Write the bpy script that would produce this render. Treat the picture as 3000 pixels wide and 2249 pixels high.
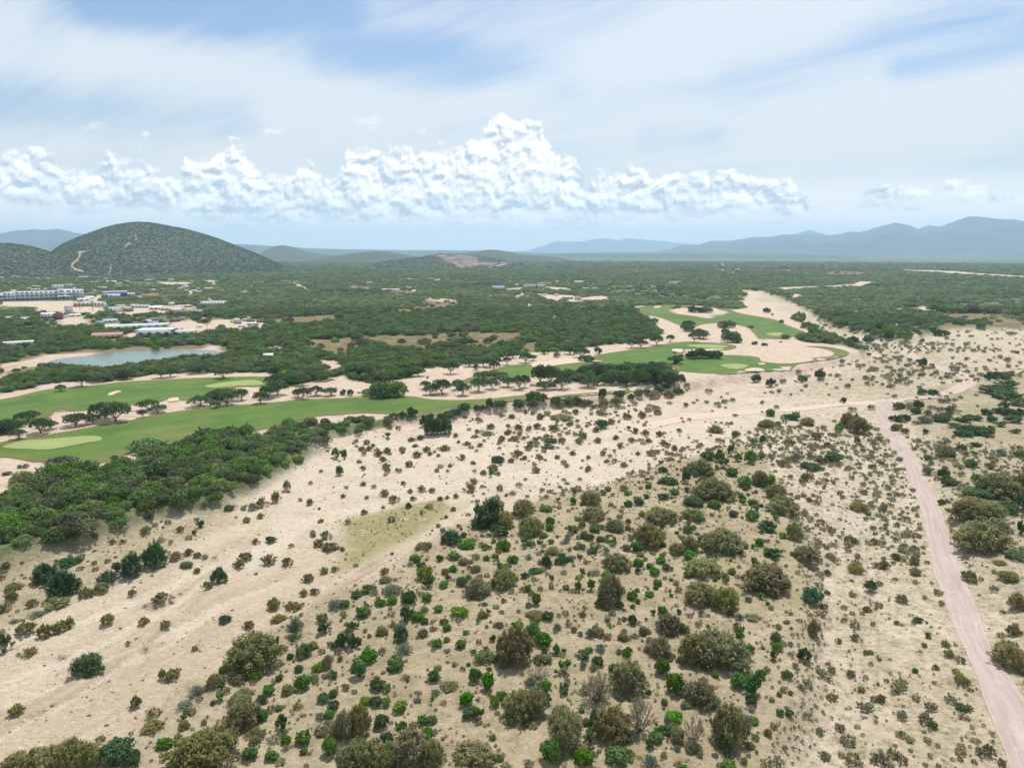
import bpy, bmesh, math, random
import numpy as np
from mathutils import Vector, Matrix
R = math.radians
SC = bpy.context.scene
for _o in list(bpy.data.objects): bpy.data.objects.remove(_o)
rng = np.random.default_rng(7)
random.seed(7)

# ------------------------------------------------------------------ camera
FPX, CX, CY = 2140.0, 1500.0, 1124.5
CAMH = 45.0
PITCH = R(10.24)
cam_d = bpy.data.cameras.new('camera')
cam = bpy.data.objects.new('camera', cam_d); SC.collection.objects.link(cam)
cam_d.sensor_width = 36.0; cam_d.lens = FPX/3000*36.0
cam_d.clip_start = 0.5; cam_d.clip_end = 90000
cam.location = (0, 0, CAMH); cam.rotation_euler = (R(90)-PITCH, 0, 0)
SC.camera = cam

# ------------------------------------------------------------------ light
SUN_EL, SUN_AZ = R(66), R(18)            # azimuth clockwise from +Y (the way the camera looks)
sun_d = bpy.data.lights.new('sun', 'SUN'); sun_d.energy = 4.0; sun_d.angle = R(0.55); sun_d.color = (1.0, 0.965, 0.91)
sun = bpy.data.objects.new('sun', sun_d); SC.collection.objects.link(sun)
_sd = Vector((math.sin(SUN_AZ)*math.cos(SUN_EL), math.cos(SUN_AZ)*math.cos(SUN_EL), math.sin(SUN_EL)))
sun.rotation_euler = _sd.to_track_quat('Z', 'Y').to_euler()
sun.location = (0, 0, 300)
SC.view_settings.view_transform = 'Standard'
SC.view_settings.look = 'None'
SC.view_settings.exposure = 0.40
SC.view_settings.gamma = 1.0
SC.view_settings.use_curve_mapping = False
SC.cycles.max_bounces = 5
SC.cycles.diffuse_bounces = 2
SC.cycles.glossy_bounces = 2
SC.cycles.transmission_bounces = 3
SC.cycles.volume_bounces = 1
SC.cycles.transparent_max_bounces = 6
SC.cycles.use_denoising = True
SC.cycles.denoiser = 'OPENIMAGEDENOISE'
SC.cycles.use_adaptive_sampling = True
SC.cycles.adaptive_threshold = 0.02

# ------------------------------------------------------------------ node helpers
class NT:
    def __init__(s, tree): s.t = tree
    def n(s, typ, **kw):
        nd = s.t.nodes.new(typ)
        for k, v in kw.items(): setattr(nd, k, v)
        return nd
    def put(s, sock, v):
        if v is None: return
        if isinstance(v, bpy.types.NodeSocket): s.t.links.new(v, sock)
        else:
            try: sock.default_value = v
            except Exception: sock.default_value = tuple(v)+(1.0,)
    def m(s, op, a, b=None, c=None, clamp=False):
        nd = s.n('ShaderNodeMath', operation=op, use_clamp=clamp)
        for i, v in enumerate((a, b, c)):
            if v is not None: s.put(nd.inputs[i], v)
        return nd.outputs[0]
    def vm(s, op, a, b=None, c=None):
        nd = s.n('ShaderNodeVectorMath', operation=op)
        s.put(nd.inputs[0], a)
        if b is not None:
            if op == 'SCALE': s.put(nd.inputs[3], b)
            else: s.put(nd.inputs[1], b)
        if c is not None: s.put(nd.inputs[2], c)
        return nd.outputs[1] if op in ('LENGTH', 'DOT_PRODUCT') else nd.outputs[0]
    def ss(s, v, lo, hi):
        nd = s.n('ShaderNodeMapRange', interpolation_type='SMOOTHSTEP')
        s.put(nd.inputs['Value'], v); s.put(nd.inputs['From Min'], lo); s.put(nd.inputs['From Max'], hi)
        return nd.outputs[0]
    def lin(s, v, lo, hi, a=0.0, b=1.0):
        nd = s.n('ShaderNodeMapRange'); nd.clamp = True
        s.put(nd.inputs['Value'], v); s.put(nd.inputs['From Min'], lo); s.put(nd.inputs['From Max'], hi)
        s.put(nd.inputs['To Min'], a); s.put(nd.inputs['To Max'], b)
        return nd.outputs[0]
    def mix(s, f, a, b, blend='MIX'):
        nd = s.n('ShaderNodeMix', data_type='RGBA', blend_type=blend)
        s.put(nd.inputs[0], f); s.put(nd.inputs[6], a); s.put(nd.inputs[7], b)
        return nd.outputs[2]
    def noise(s, vec, scale, detail=4, rough=0.55, dist=0.0, dim='3D', w=None):
        nd = s.n('ShaderNodeTexNoise', noise_dimensions=dim)
        if vec is not None: s.put(nd.inputs['Vector'], vec)
        s.put(nd.inputs['Scale'], scale); s.put(nd.inputs['Detail'], detail)
        s.put(nd.inputs['Roughness'], rough); s.put(nd.inputs['Distortion'], dist)
        if w is not None: s.put(nd.inputs['W'], w)
        return nd.outputs[0]
    def attr(s, name):
        nd = s.n('ShaderNodeAttribute', attribute_name=name); return nd.outputs['Fac']
    def comb(s, x, y, z):
        nd = s.n('ShaderNodeCombineXYZ')
        for i, v in enumerate((x, y, z)): s.put(nd.inputs[i], v)
        return nd.outputs[0]
    def curve(s, v, pts):
        nd = s.n('ShaderNodeFloatCurve')
        c = nd.mapping.curves[0]
        c.points[0].location = pts[0]; c.points[-1].location = pts[-1]
        for p in pts[1:-1]: c.points.new(*p)
        for p in c.points: p.handle_type = 'VECTOR'
        nd.mapping.update()
        s.put(nd.inputs['Value'], v); s.put(nd.inputs['Factor'], 1.0)
        return nd.outputs[0]

def mat(name, rough=0.9, spec=0.25):
    m = bpy.data.materials.new(name); m.use_nodes = True
    t = NT(m.node_tree); b = m.node_tree.nodes['Principled BSDF']
    b.inputs['Roughness'].default_value = rough
    b.inputs['Specular IOR Level'].default_value = spec
    return m, t, b

# ------------------------------------------------------------------ photo pixel -> place
cp, sp = math.cos(PITCH), math.sin(PITCH)
def ray(u, v):
    a = (np.asarray(u, float)-CX)/FPX; b = -(np.asarray(v, float)-CY)/FPX
    return a, cp+b*sp, -sp+b*cp          # x, y, z components (not normalised)
def az_el(u, v):
    x, y, z = ray(u, v); h = np.hypot(x, y)
    return np.arctan2(x, y), z/h
def flat(u, v, z0=0.0):
    x, y, z = ray(u, v); z = np.minimum(z, -0.0008)
    t = (z0-CAMH)/z
    return x*t, y*t
def Zm(ox, oy, s, pts):                   # coordinates read off an enlarged view -> photo pixels
    return [(ox+p[0]/s, oy+p[1]/s) for p in pts]
def A_(p): return Zm(0, 600, 2.212, p)
def B_(p): return Zm(1000, 600, 2.212, p)
def C_(p): return Zm(2000, 600, 2.212, p)
def D_(p): return Zm(0, 1000, 2.212, p)
def E_(p): return Zm(1000, 900, 2.212, p)
def F_(p): return Zm(2000, 1000, 2.212, p)
def G_(p): return Zm(0, 1500, 2.212, p)
def H_(p): return Zm(1000, 1400, 1.953, p)
def I_(p): return Zm(2000, 1400, 1.953, p)
def V1(p): return Zm(0, 800, 5.53, p)
def V2(p): return Zm(400, 800, 5.53, p)
def V3(p): return Zm(1400, 780, 4.915, p)

# ------------------------------------------------------------------ numpy noise
_perm = np.random.default_rng(3).random((256, 256))
def vnoise(x, y):
    xi = np.floor(x).astype(int); yi = np.floor(y).astype(int)
    fx = x-xi; fy = y-yi; fx = fx*fx*(3-2*fx); fy = fy*fy*(3-2*fy)
    a = _perm[xi & 255, yi & 255]; b = _perm[(xi+1) & 255, yi & 255]
    c = _perm[xi & 255, (yi+1) & 255]; d = _perm[(xi+1) & 255, (yi+1) & 255]
    return (a*(1-fx)+b*fx)*(1-fy)+(c*(1-fx)+d*fx)*fy
def fbm(x, y, scale, octv=4, gain=0.5):
    s = 0; amp = 1; tot = 0; f = 1.0/scale
    for k in range(octv):
        s = s+amp*vnoise(x*f+17.3*k+100, y*f+9.1*k+100); tot += amp; amp *= gain; f *= 2.03
    return s/tot
def sstep(a, b, x):
    t = np.clip((x-a)/(b-a), 0, 1); return t*t*(3-2*t)

# ------------------------------------------------------------------ zones (signed distance in metres, + inside)
def sdist(poly, x, y):
    P = np.array(poly, float); x = np.asarray(x, float); y = np.asarray(y, float)
    k = (x > P[:, 0].min()-30) & (x < P[:, 0].max()+30) & (y > P[:, 1].min()-30) & (y < P[:, 1].max()+30)
    if x.ndim == 1 and not k.all():
        out = np.full(x.shape, -30.0)
        if k.any(): out[k] = _sdist(P, x[k], y[k])
        return out
    return _sdist(P, x, y)
def _sdist(P, x, y):
    n = len(P)
    d2 = np.full(x.shape, 1e18); inside = np.zeros(x.shape, bool)
    for i in range(n):
        ax, ay = P[i]; bx, by = P[(i+1) % n]
        ex, ey = bx-ax, by-ay; L = ex*ex+ey*ey+1e-9
        t = np.clip(((x-ax)*ex+(y-ay)*ey)/L, 0, 1)
        dx = x-ax-t*ex; dy = y-ay-t*ey
        d2 = np.minimum(d2, dx*dx+dy*dy)
        c = (ay > y) != (by > y)
        with np.errstate(divide='ignore', invalid='ignore'):
            xx = ax+(y-ay)/(by-ay if by != ay else 1e-9)*ex
        inside ^= (c & (x < xx))
    d = np.sqrt(d2)
    return np.where(inside, d, -d)
class Zone:
    def __init__(s, px, w=2.0, wob=1.0, z0=0.0):
        s.src = px; px = np.array(px, float)
        X, Y = flat(px[:, 0], px[:, 1], z0)
        s.poly = list(zip(X.tolist(), Y.tolist())); s.w = w; s.wob = wob
        a = np.array(s.poly); s.b = (a[:, 0].min()-30, a[:, 0].max()+30, a[:, 1].min()-30, a[:, 1].max()+30)
    def __call__(s, x, y):
        x = np.asarray(x, float); y = np.asarray(y, float)
        out = np.full(x.shape, -30.0)
        k = (x > s.b[0]) & (x < s.b[1]) & (y > s.b[2]) & (y < s.b[3])
        if k.any():
            xs, ys = x[k], y[k]
            out[k] = sdist(s.poly, xs, ys)+((fbm(xs, ys, s.wob*4+1, 3)-0.5)*2*s.wob if s.wob else 0)
        return sstep(-s.w, s.w, out)
def union(zs, x, y):
    m = np.zeros(np.shape(x))
    for z in zs: m = np.maximum(m, z(x, y))
    return m

# edge between river bed and the golf/wood terrace (photo pixels), left to right
BANK = [(-500, 1760), (-200, 1700), (0, 1655), (90, 1625), (180, 1598), (300, 1568), (380, 1540), (455, 1512), (560, 1490), (640, 1478), (700, 1440), (760, 1412), (830, 1375),
        (880, 1345), (940, 1310), (1000, 1283), (1080, 1262), (1160, 1248), (1240, 1232), (1330, 1215), (1450, 1200), (1560, 1188), (1680, 1178),
        (1800, 1165), (1900, 1148), (2000, 1128), (2090, 1118), (2180, 1105), (2290, 1098), (2370, 1078), (2450, 1062), (2520, 1045), (2550, 1030),
        (2480, 1010), (2420, 985), (2380, 960), (2300, 930), (2200, 880), (2165, 850)]
WET = BANK+[(2230, 852), (2340, 890), (2420, 945), (2560, 985), (2660, 1000), (2760, 960), (3300, 960), (3700, 1100), (5200, 2100), (5200, 3600), (-2600, 3600), (-1600, 2100)]
z_river = Zone(WET, 2.2, 1.5, 1.3)                      # the open sandy valley floor
BAR = [(120, 2400), (150, 2230), (250, 2190), (398, 2146), (510, 2056), (560, 1992), (655, 1975), (672, 1950), (790, 1838), (835, 1815), (905, 1795), (960, 1752), (1000, 1728), (1090, 1697), (1170, 1645),
       (1245, 1595), (1328, 1548), (1380, 1538), (1500, 1502), (1615, 1461), (1717, 1431), (1840, 1400), (1920, 1368), (2050, 1335), (2131, 1307),
       (2170, 1300), (2215, 1325), (2245, 1370), (2290, 1425), (2330, 1465), (2352, 1530), (2385, 1600), (2372, 1655), (2370, 1715), (2385, 1780), (2380, 1860),
       (2368, 1935), (2358, 2010), (2328, 2090), (2305, 2165), (2290, 2260), (2270, 2500), (1500, 3300), (100, 3300)]
z_bar = Zone(BAR, 2.0, 1.8, .6)
z_patch = Zone(H_([(-40, 520), (40, 400), (10, 260), (90, 215), (220, 190), (320, 150), (460, 130), (600, 125), (650, 160), (590, 220), (520, 265), (420, 320), (300, 385), (200, 435), (100, 480)]), 2.0, 1.5)
z_dryleft = Zone([(-200, 1730), (0, 1660), (120, 1635), (300, 1590), (450, 1540), (600, 1500), (700, 1478), (660, 1530), (560, 1590), (430, 1640), (330, 1690), (200, 1760), (60, 1830), (-200, 1900)], 3, 2)
z_rightrise = Zone([(2640, 1180), (2700, 1290), (2760, 1420), (2800, 1560), (2850, 1640), (2930, 1740), (2990, 1860), (3060, 1990), (3500, 2200), (5000, 2200), (4200, 1100), (3000, 1100), (2750, 1130)], 3.0, 2.0)
# brown / dry fields and yards on the terrace
DRY = [Zone(E_([(-60, 190), (0, 195), (300, 185), (600, 175), (740, 158), (900, 160), (1215, 168), (1120, 205), (1020, 220), (900, 238), (780, 225), (700, 215), (560, 215), (640, 240), (560, 268), (500, 272), (560, 245), (430, 240), (330, 228), (150, 215), (70, 292), (-60, 300)]), 3, 3, 2.6),
       Zone(E_([(1170, 235), (1260, 218), (1290, 232), (1250, 262), (1160, 268)]), 3, 3, 2.6),
       Zone(B_([(290, 565), (420, 548), (500, 570), (480, 592), (330, 590)]), 6, 5, 2.6), Zone(B_([(0, 515), (90, 520), (220, 530), (210, 552), (60, 548), (0, 540)]), 8, 5, 2.6),
       Zone(B_([(480, 640), (520, 612), (660, 615), (790, 628), (720, 662), (600, 665), (480, 662)]), 5, 4, 2.6), Zone(B_([(240, 680), (480, 672), (540, 690), (300, 705)]), 5, 4, 2.6),
       Zone(B_([(675, 560), (710, 555), (735, 562), (700, 575)]), 5, 3, 2.6),
       Zone(A_([(1880, 885), (2000, 870), (2212, 865), (2212, 920), (2080, 925), (1950, 905)]), 3, 3, 2.6),
       Zone(A_([(1760, 742), (2000, 722), (2212, 712), (2212, 740), (1950, 760), (1780, 762)]), 5, 3, 2.6),
       Zone(A_([(0, 1030), (150, 990), (400, 955), (600, 935), (760, 935), (900, 920), (1100, 915), (1300, 908), (1420, 905), (1530, 925), (1480, 960), (1300, 965), (700, 985), (400, 1020), (150, 1060), (0, 1090)]), 4, 3, 2.6),
       Zone(C_([(1560, 700), (1900, 700), (2212, 705), (2212, 800), (2100, 785), (1950, 745), (1700, 715)]), 4, 3, 2.6), Zone(C_([(1640, 790), (1700, 770), (1980, 800), (1970, 820), (1700, 815)]), 4, 4, 2.6),
       Zone(C_([(870, 440), (960, 432), (1280, 435), (1200, 445), (1150, 460), (880, 455)]), 12, 8, 2.6), Zone(B_([(2080, 495), (2212, 490), (2212, 512), (2090, 510)]), 8, 5, 2.6)]
_DRYN = len(DRY)
for _z in list(DRY):                     # the near rim of a clearing is hidden by the crowns in front: carry it on under them
    _p = _z.src; DRY.append(Zone(_p, _z.w, _z.wob, 4.6))
SANDY = [Zone(D_([(-60, 350), (0, 335), (200, 300), (340, 270), (480, 262), (620, 258), (780, 255), (880, 232), (1000, 213), (1200, 202), (1500, 203), (1750, 203), (1800, 220), (1700, 240), (1000, 262), (500, 312), (0, 395), (-60, 400)]), 1.5, 1, 2.6),
         Zone(D_([(-60, 620), (0, 615), (100, 590), (200, 520), (280, 495), (350, 460), (480, 450), (600, 440), (790, 410), (1030, 392), (1120, 360), (1230, 375), (1400, 375), (1500, 340), (1510, 292), (1720, 290), (1790, 260), (1860, 290), (1950, 280), (2080, 245), (2260, 215), (2260, 385), (1700, 412), (1400, 430), (1000, 485), (780, 535), (550, 575), (260, 620), (0, 665), (-60, 670)]), 1.5, 1, 2.6),
         Zone(E_([(-60, 480), (0, 470), (200, 490), (450, 460), (520, 395), (540, 385), (700, 388), (860, 365), (970, 408), (900, 450), (720, 505), (640, 540), (400, 560), (0, 585), (-60, 585)]), 1.5, 1, 2.6),
         Zone(E_([(400, 560), (700, 515), (900, 470), (1200, 445), (1320, 430), (1500, 480), (1700, 490), (1900, 495), (2100, 500), (2212, 470), (2260, 480), (2260, 520), (2100, 545), (2000, 560), (1900, 570), (1700, 565), (1450, 595), (1300, 603), (1000, 610), (540, 605), (400, 585)]), 1.5, 1, 2.6),
         Zone(E_([(880, 400), (870, 370), (1060, 320), (1250, 290), (1500, 288), (1590, 255), (1740, 245), (1900, 225), (2040, 190), (2212, 120), (2260, 120), (2260, 225), (1950, 275), (1700, 305), (1580, 350), (1230, 395), (1010, 402)]), 1.5, 1.5, 2.6),
         Zone(C_([(-60, 930), (0, 870), (60, 800), (120, 765), (220, 760), (330, 770), (440, 800), (500, 870), (640, 870), (740, 855), (790, 835), (800, 812), (845, 828), (830, 855), (760, 870), (790, 890), (900, 897), (1040, 912), (1140, 942), (1185, 968), (1130, 1003), (980, 1035), (900, 1065), (760, 1110), (500, 1160), (250, 1240), (60, 1290), (-60, 1290)]), 1.5, 1, 2.6),
         Zone(C_([(-80, 680), (60, 650), (190, 662), (310, 690), (260, 712), (150, 714), (215, 725), (190, 740), (90, 722), (-40, 716)]), 2, 1, 2.6),
         Zone(C_([(510, 562), (430, 572), (400, 590), (372, 630), (400, 668), (300, 675), (340, 695), (480, 727), (620, 755), (700, 795), (800, 830), (850, 830), (790, 780), (720, 740), (735, 700), (700, 685), (600, 655), (540, 625), (475, 600)]), 3, 4, 2.6),
         Zone(C_([(590, 548), (600, 538), (760, 530), (870, 528), (1000, 522), (1100, 515), (1150, 495), (1250, 500), (1230, 520), (1160, 528), (1050, 532), (800, 545), (650, 560)]), 6, 7, 2.6),
         Zone(C_([(1390, 418), (1600, 422), (1760, 428), (1900, 440), (2260, 464), (2260, 478), (1850, 455), (1600, 440), (1420, 426)]), 6, 5, 2.6),
         Zone(C_([(245, 380), (270, 380), (275, 412), (340, 438), (320, 442), (250, 412)]), 5, 3, 2.6), Zone(C_([(1410, 665), (1610, 660), (1640, 680), (1600, 695), (1440, 680)]), 4, 3, 2.6),
         Zone(C_([(1190, 915), (1260, 905), (1330, 920), (1240, 940), (1190, 930)]), 2, 2, 2.6), Zone(C_([(700, 580), (760, 570), (765, 590), (720, 600)]), 4, 4, 2.6),
         Zone(B_([(1780, 670), (1830, 680), (1880, 715), (1870, 722), (1840, 712), (1800, 680)]), 2, 1, 2.6), Zone(B_([(1860, 662), (1960, 650), (1960, 660), (1880, 668)]), 2, 1, 2.6),
         Zone(B_([(1900, 725), (2060, 722), (2120, 740), (2212, 745), (2212, 860), (2160, 900), (2080, 800), (2030, 780), (2000, 740)]), 2, 2, 2.6),
         Zone(B_([(408, 522), (430, 522), (520, 572), (582, 600), (700, 612), (792, 622), (790, 628), (640, 615), (560, 605), (505, 578)]), 1.5, .5, 2.6),
         Zone(B_([(1370, 710), (1392, 712), (1395, 765), (1380, 765), (1355, 735)]), 2, 2, 2.6), Zone(B_([(1170, 645), (1200, 632), (1240, 635), (1215, 668), (1205, 650)]), 2, 2, 2.6),
         Zone(B_([(1090, 612), (1120, 598), (1140, 578), (1190, 565), (1190, 578), (1150, 600), (1120, 615)]), 3, 2, 2.6), Zone(B_([(1060, 545), (1170, 535), (1180, 545), (1080, 552)]), 3, 1, 2.6),
         Zone(B_([(1260, 580), (1500, 585), (1560, 600), (1700, 588), (1755, 600), (1740, 612), (1600, 620), (1500, 625), (1300, 610)]), 3, 3, 2.6),
         Zone(B_([(1320, 530), (1480, 538), (1480, 545), (1320, 545)]), 3, 2, 2.6), Zone(B_([(1385, 490), (1405, 488), (1400, 510), (1380, 520)]), 3, 2, 2.6),
         # village ground
         Zone(A_([(1080, 772), (1230, 742), (1300, 765), (1440, 790), (1380, 812), (1300, 830), (1260, 815), (1100, 800)]), 2, 1.5, 2.6),
         Zone(A_([(1330, 755), (1420, 740), (1700, 745), (1770, 785), (1600, 800), (1450, 800), (1420, 775)]), 2, 2, 2.6),
         Zone(A_([(780, 838), (900, 820), (920, 860), (860, 862)]), 2, 1, 2.6), Zone(A_([(0, 628), (520, 622), (680, 655), (640, 700), (450, 690), (270, 690), (230, 660), (0, 655)]), 3, 2, 2.6),
         Zone(A_([(570, 615), (620, 585), (665, 582), (660, 600), (600, 620)]), 3, 1, 2.6), Zone(A_([(640, 780), (760, 765), (770, 775), (650, 790)]), 2, 1, 2.6),
         Zone(A_([(700, 660), (1250, 650), (1300, 690), (1050, 690), (850, 700), (700, 690)]), 4, 4, 2.6), Zone(A_([(1218, 585), (1225, 560), (1290, 535), (1300, 545), (1260, 560), (1240, 585)]), 3, 2, 2.6),
         Zone(A_([(1000, 500), (1230, 505), (1240, 512), (1100, 515)]), 4, 3, 2.6), Zone(A_([(1280, 488), (1400, 492), (1400, 505), (1380, 512), (1370, 498)]), 4, 3, 2.6),
         Zone(A_([(1880, 500), (1910, 498), (2015, 550), (2015, 560), (1950, 535)]), 3, 1, 2.6), Zone(A_([(0, 460), (50, 462), (60, 478), (0, 475)]), 4, 2, 2.6),
         Zone(A_([(1460, 650), (1500, 680), (1480, 690)]), 2, 1, 2.6), Zone(A_([(1360, 905), (1420, 918), (1400, 945), (1200, 952), (1180, 945), (1330, 930)]), 2, 2, 2.6),
         Zone(A_([(1690, 905), (1780, 915), (1875, 940), (1850, 965), (1760, 940), (1700, 925)]), 3, 3, 2.6), Zone(A_([(2040, 1000), (2212, 1010), (2212, 1075), (2130, 1090), (2100, 1040)]), 2, 2, 2.6),
         Zone(A_([(860, 600), (900, 600), (930, 580), (940, 600), (900, 608)]), 3, 2, 2.6), Zone(A_([(400, 730), (560, 720), (560, 770), (420, 760)]), 4, 5, 2.6),
         Zone(A_([(300, 970), (620, 955), (650, 965), (500, 985), (330, 1000), (0, 1055), (0, 1040), (150, 1010)]), 2, 2, 2.6),
         Zone([(0, 1080), (12, 1078), (20, 1120), (18, 1150), (0, 1160)], 2, .5, 2.6),
         # sand terraces inside the near wood and along fairway two
         Zone(D_([(-80, 748), (0, 750), (60, 755), (280, 785), (320, 790), (300, 820), (200, 850), (150, 900), (60, 960), (0, 1030), (-80, 1040)]), 1.5, 1.5, 2.6),
         Zone(D_([(600, 800), (760, 755), (860, 715), (985, 720), (985, 745), (900, 800), (800, 800), (690, 845), (600, 830)]), 1.5, 1.5, 2.6),
         Zone(D_([(1540, 600), (1640, 582), (1720, 565), (1800, 545), (1810, 560), (1650, 630), (1580, 640)]), 1.5, 1.5, 2.6),
         Zone(D_([(1990, 500), (2060, 483), (2180, 478), (2260, 480), (2260, 540), (2020, 525)]), 1.5, 1.0, 2.6),
         Zone(E_([(0, 690), (150, 688), (260, 690), (350, 700), (360, 715), (60, 740), (0, 720)]), 1.5, 1, 2.6),
         Zone(E_([(600, 690), (800, 663), (940, 638), (1050, 618), (1150, 608), (1180, 618), (1000, 645), (700, 690)]), 1.2, 1, 2.6),
         Zone(E_([(350, 730), (500, 705), (530, 730), (520, 790), (440, 790), (400, 760)]), 1.5, 1, 2.6),
         ]
z_grassfield = [Zone(A_([(-40, 665), (0, 660), (220, 660), (210, 672), (100, 682), (0, 680), (-40, 682)]), 3, 0.5, 2.6), Zone(B_([(645, 700), (720, 700), (810, 706), (800, 712), (650, 716)]), 3, 1, 2.6)]
GREEN_NEAR = [Zone(B_([(560, 640), (700, 630), (700, 655), (600, 665)]), 6, 3, 2.6), Zone(C_([(440, 920), (540, 925), (520, 950), (440, 950)]), 3, 2, 2.6), Zone(C_([(660, 755), (760, 790), (760, 810), (690, 785)]), 3, 2, 2.6)]
for _z in SANDY[12:-6]: SANDY.append(Zone(_z.src, _z.w, _z.wob, 4.2))
POND = D_([(285, 142), (340, 124), (430, 108), (600, 99), (690, 82), (780, 66), (1000, 61), (1200, 55), (1340, 54), (1400, 62), (1420, 78), (1380, 92), (1250, 112), (1100, 130), (900, 150), (760, 172), (640, 185), (560, 180), (480, 168), (380, 158), (300, 152)])

def channels(x, y):
    """braided low channels of the dry river, running the way the floods ran"""
    a = R(62)-.0016*np.clip(np.hypot(x, y)-60, 0, 260)
    al = x*np.cos(a)+y*np.sin(a); ac = y*np.cos(a)-x*np.sin(a)
    w = fbm(x, y, 30, 3)*22
    n = np.abs(fbm((ac+w), al*.13, 11, 2)-.5)
    return sstep(.075, .02, n)*z_river(x, y)*(1-z_bar(x, y))
def Hgt(x, y):
    """height of the land: the sandy valley floor at 0, the sand bar 1.2 m up, the wooded terrace 2.6 m up"""
    x = np.asarray(x, float); y = np.asarray(y, float)
    r = np.hypot(x, y)
    near = sstep(700, 300, r)
    riv = z_river(x, y); bar = z_bar(x, y)
    wide = _wide_bank(x, y)
    h = 2.6*(1-wide)+1.3*bar+1.4*z_rightrise(x, y)
    h = h+near*((fbm(x, y, 26, 3)-0.5)*1.1*riv+(fbm(x+50, y, 7, 3)-0.5)*0.45*riv+(fbm(x, y+70, 2.2, 2)-.5)*.16*sstep(260, 90, r))
    h = h-near*.38*channels(x, y)
    # eroded lip along the terrace bank
    lip = wide*(1-wide)*4
    h = h-lip*np.abs(fbm(x, y, 5, 3)-0.5)*2.2
    h = h+(fbm(x, y, 160, 3)-.5)*2.0*sstep(500, 1500, r)
    return h
_zb = Zone(WET, 2.6, 2.2, 1.3)
def _wide_bank(x, y): return _zb(x, y)
def place(u, v, it=4):
    u = np.atleast_1d(np.asarray(u, float)); v = np.atleast_1d(np.asarray(v, float))
    z = np.zeros(u.shape)
    for _ in range(it):
        x, y = flat(u, v, z); z = 0.5*z+0.5*Hgt(x, y) if _ else Hgt(x, y)
    return x, y, Hgt(x, y)
def to_px(x, y, z):
    dx, dy, dz = x, y, z-CAMH
    f = dy*cp-dz*sp; up = dy*sp+dz*cp
    return CX+FPX*dx/f, CY-FPX*up/f

# ------------------------------------------------------------------ mesh helpers
def mesh_np(name, V, F, smooth=False, attrs=None, mat_=None):
    V = np.asarray(V, np.float32); F = np.asarray(F, np.int32)
    me = bpy.data.meshes.new(name)
    me.vertices.add(len(V)); me.vertices.foreach_set('co', V.ravel())
    k = F.shape[1]
    me.loops.add(F.size); me.loops.foreach_set('vertex_index', F.ravel())
    me.polygons.add(len(F)); me.polygons.foreach_set('loop_start', np.arange(0, F.size, k, dtype=np.int32))
    if smooth: me.polygons.foreach_set('use_smooth', np.ones(len(F), bool))
    me.update(calc_edges=True)
    if attrs:
        for n_, a in attrs.items():
            at = me.attributes.new(n_, 'FLOAT', 'POINT'); at.data.foreach_set('value', np.asarray(a, np.float32))
    if mat_: me.materials.append(mat_)
    return me
def link(name, me, parent=None, **props):
    o = bpy.data.objects.new(name, me); SC.collection.objects.link(o)
    if parent is not None: o.parent = parent
    for k, v in props.items(): o[k] = v
    return o
def grid_faces(nr, nc):
    i = np.arange(nr-1)[:, None]*nc+np.arange(nc-1)[None, :]
    return np.stack([i, i+1, i+nc+1, i+nc], -1).reshape(-1, 4)
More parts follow.
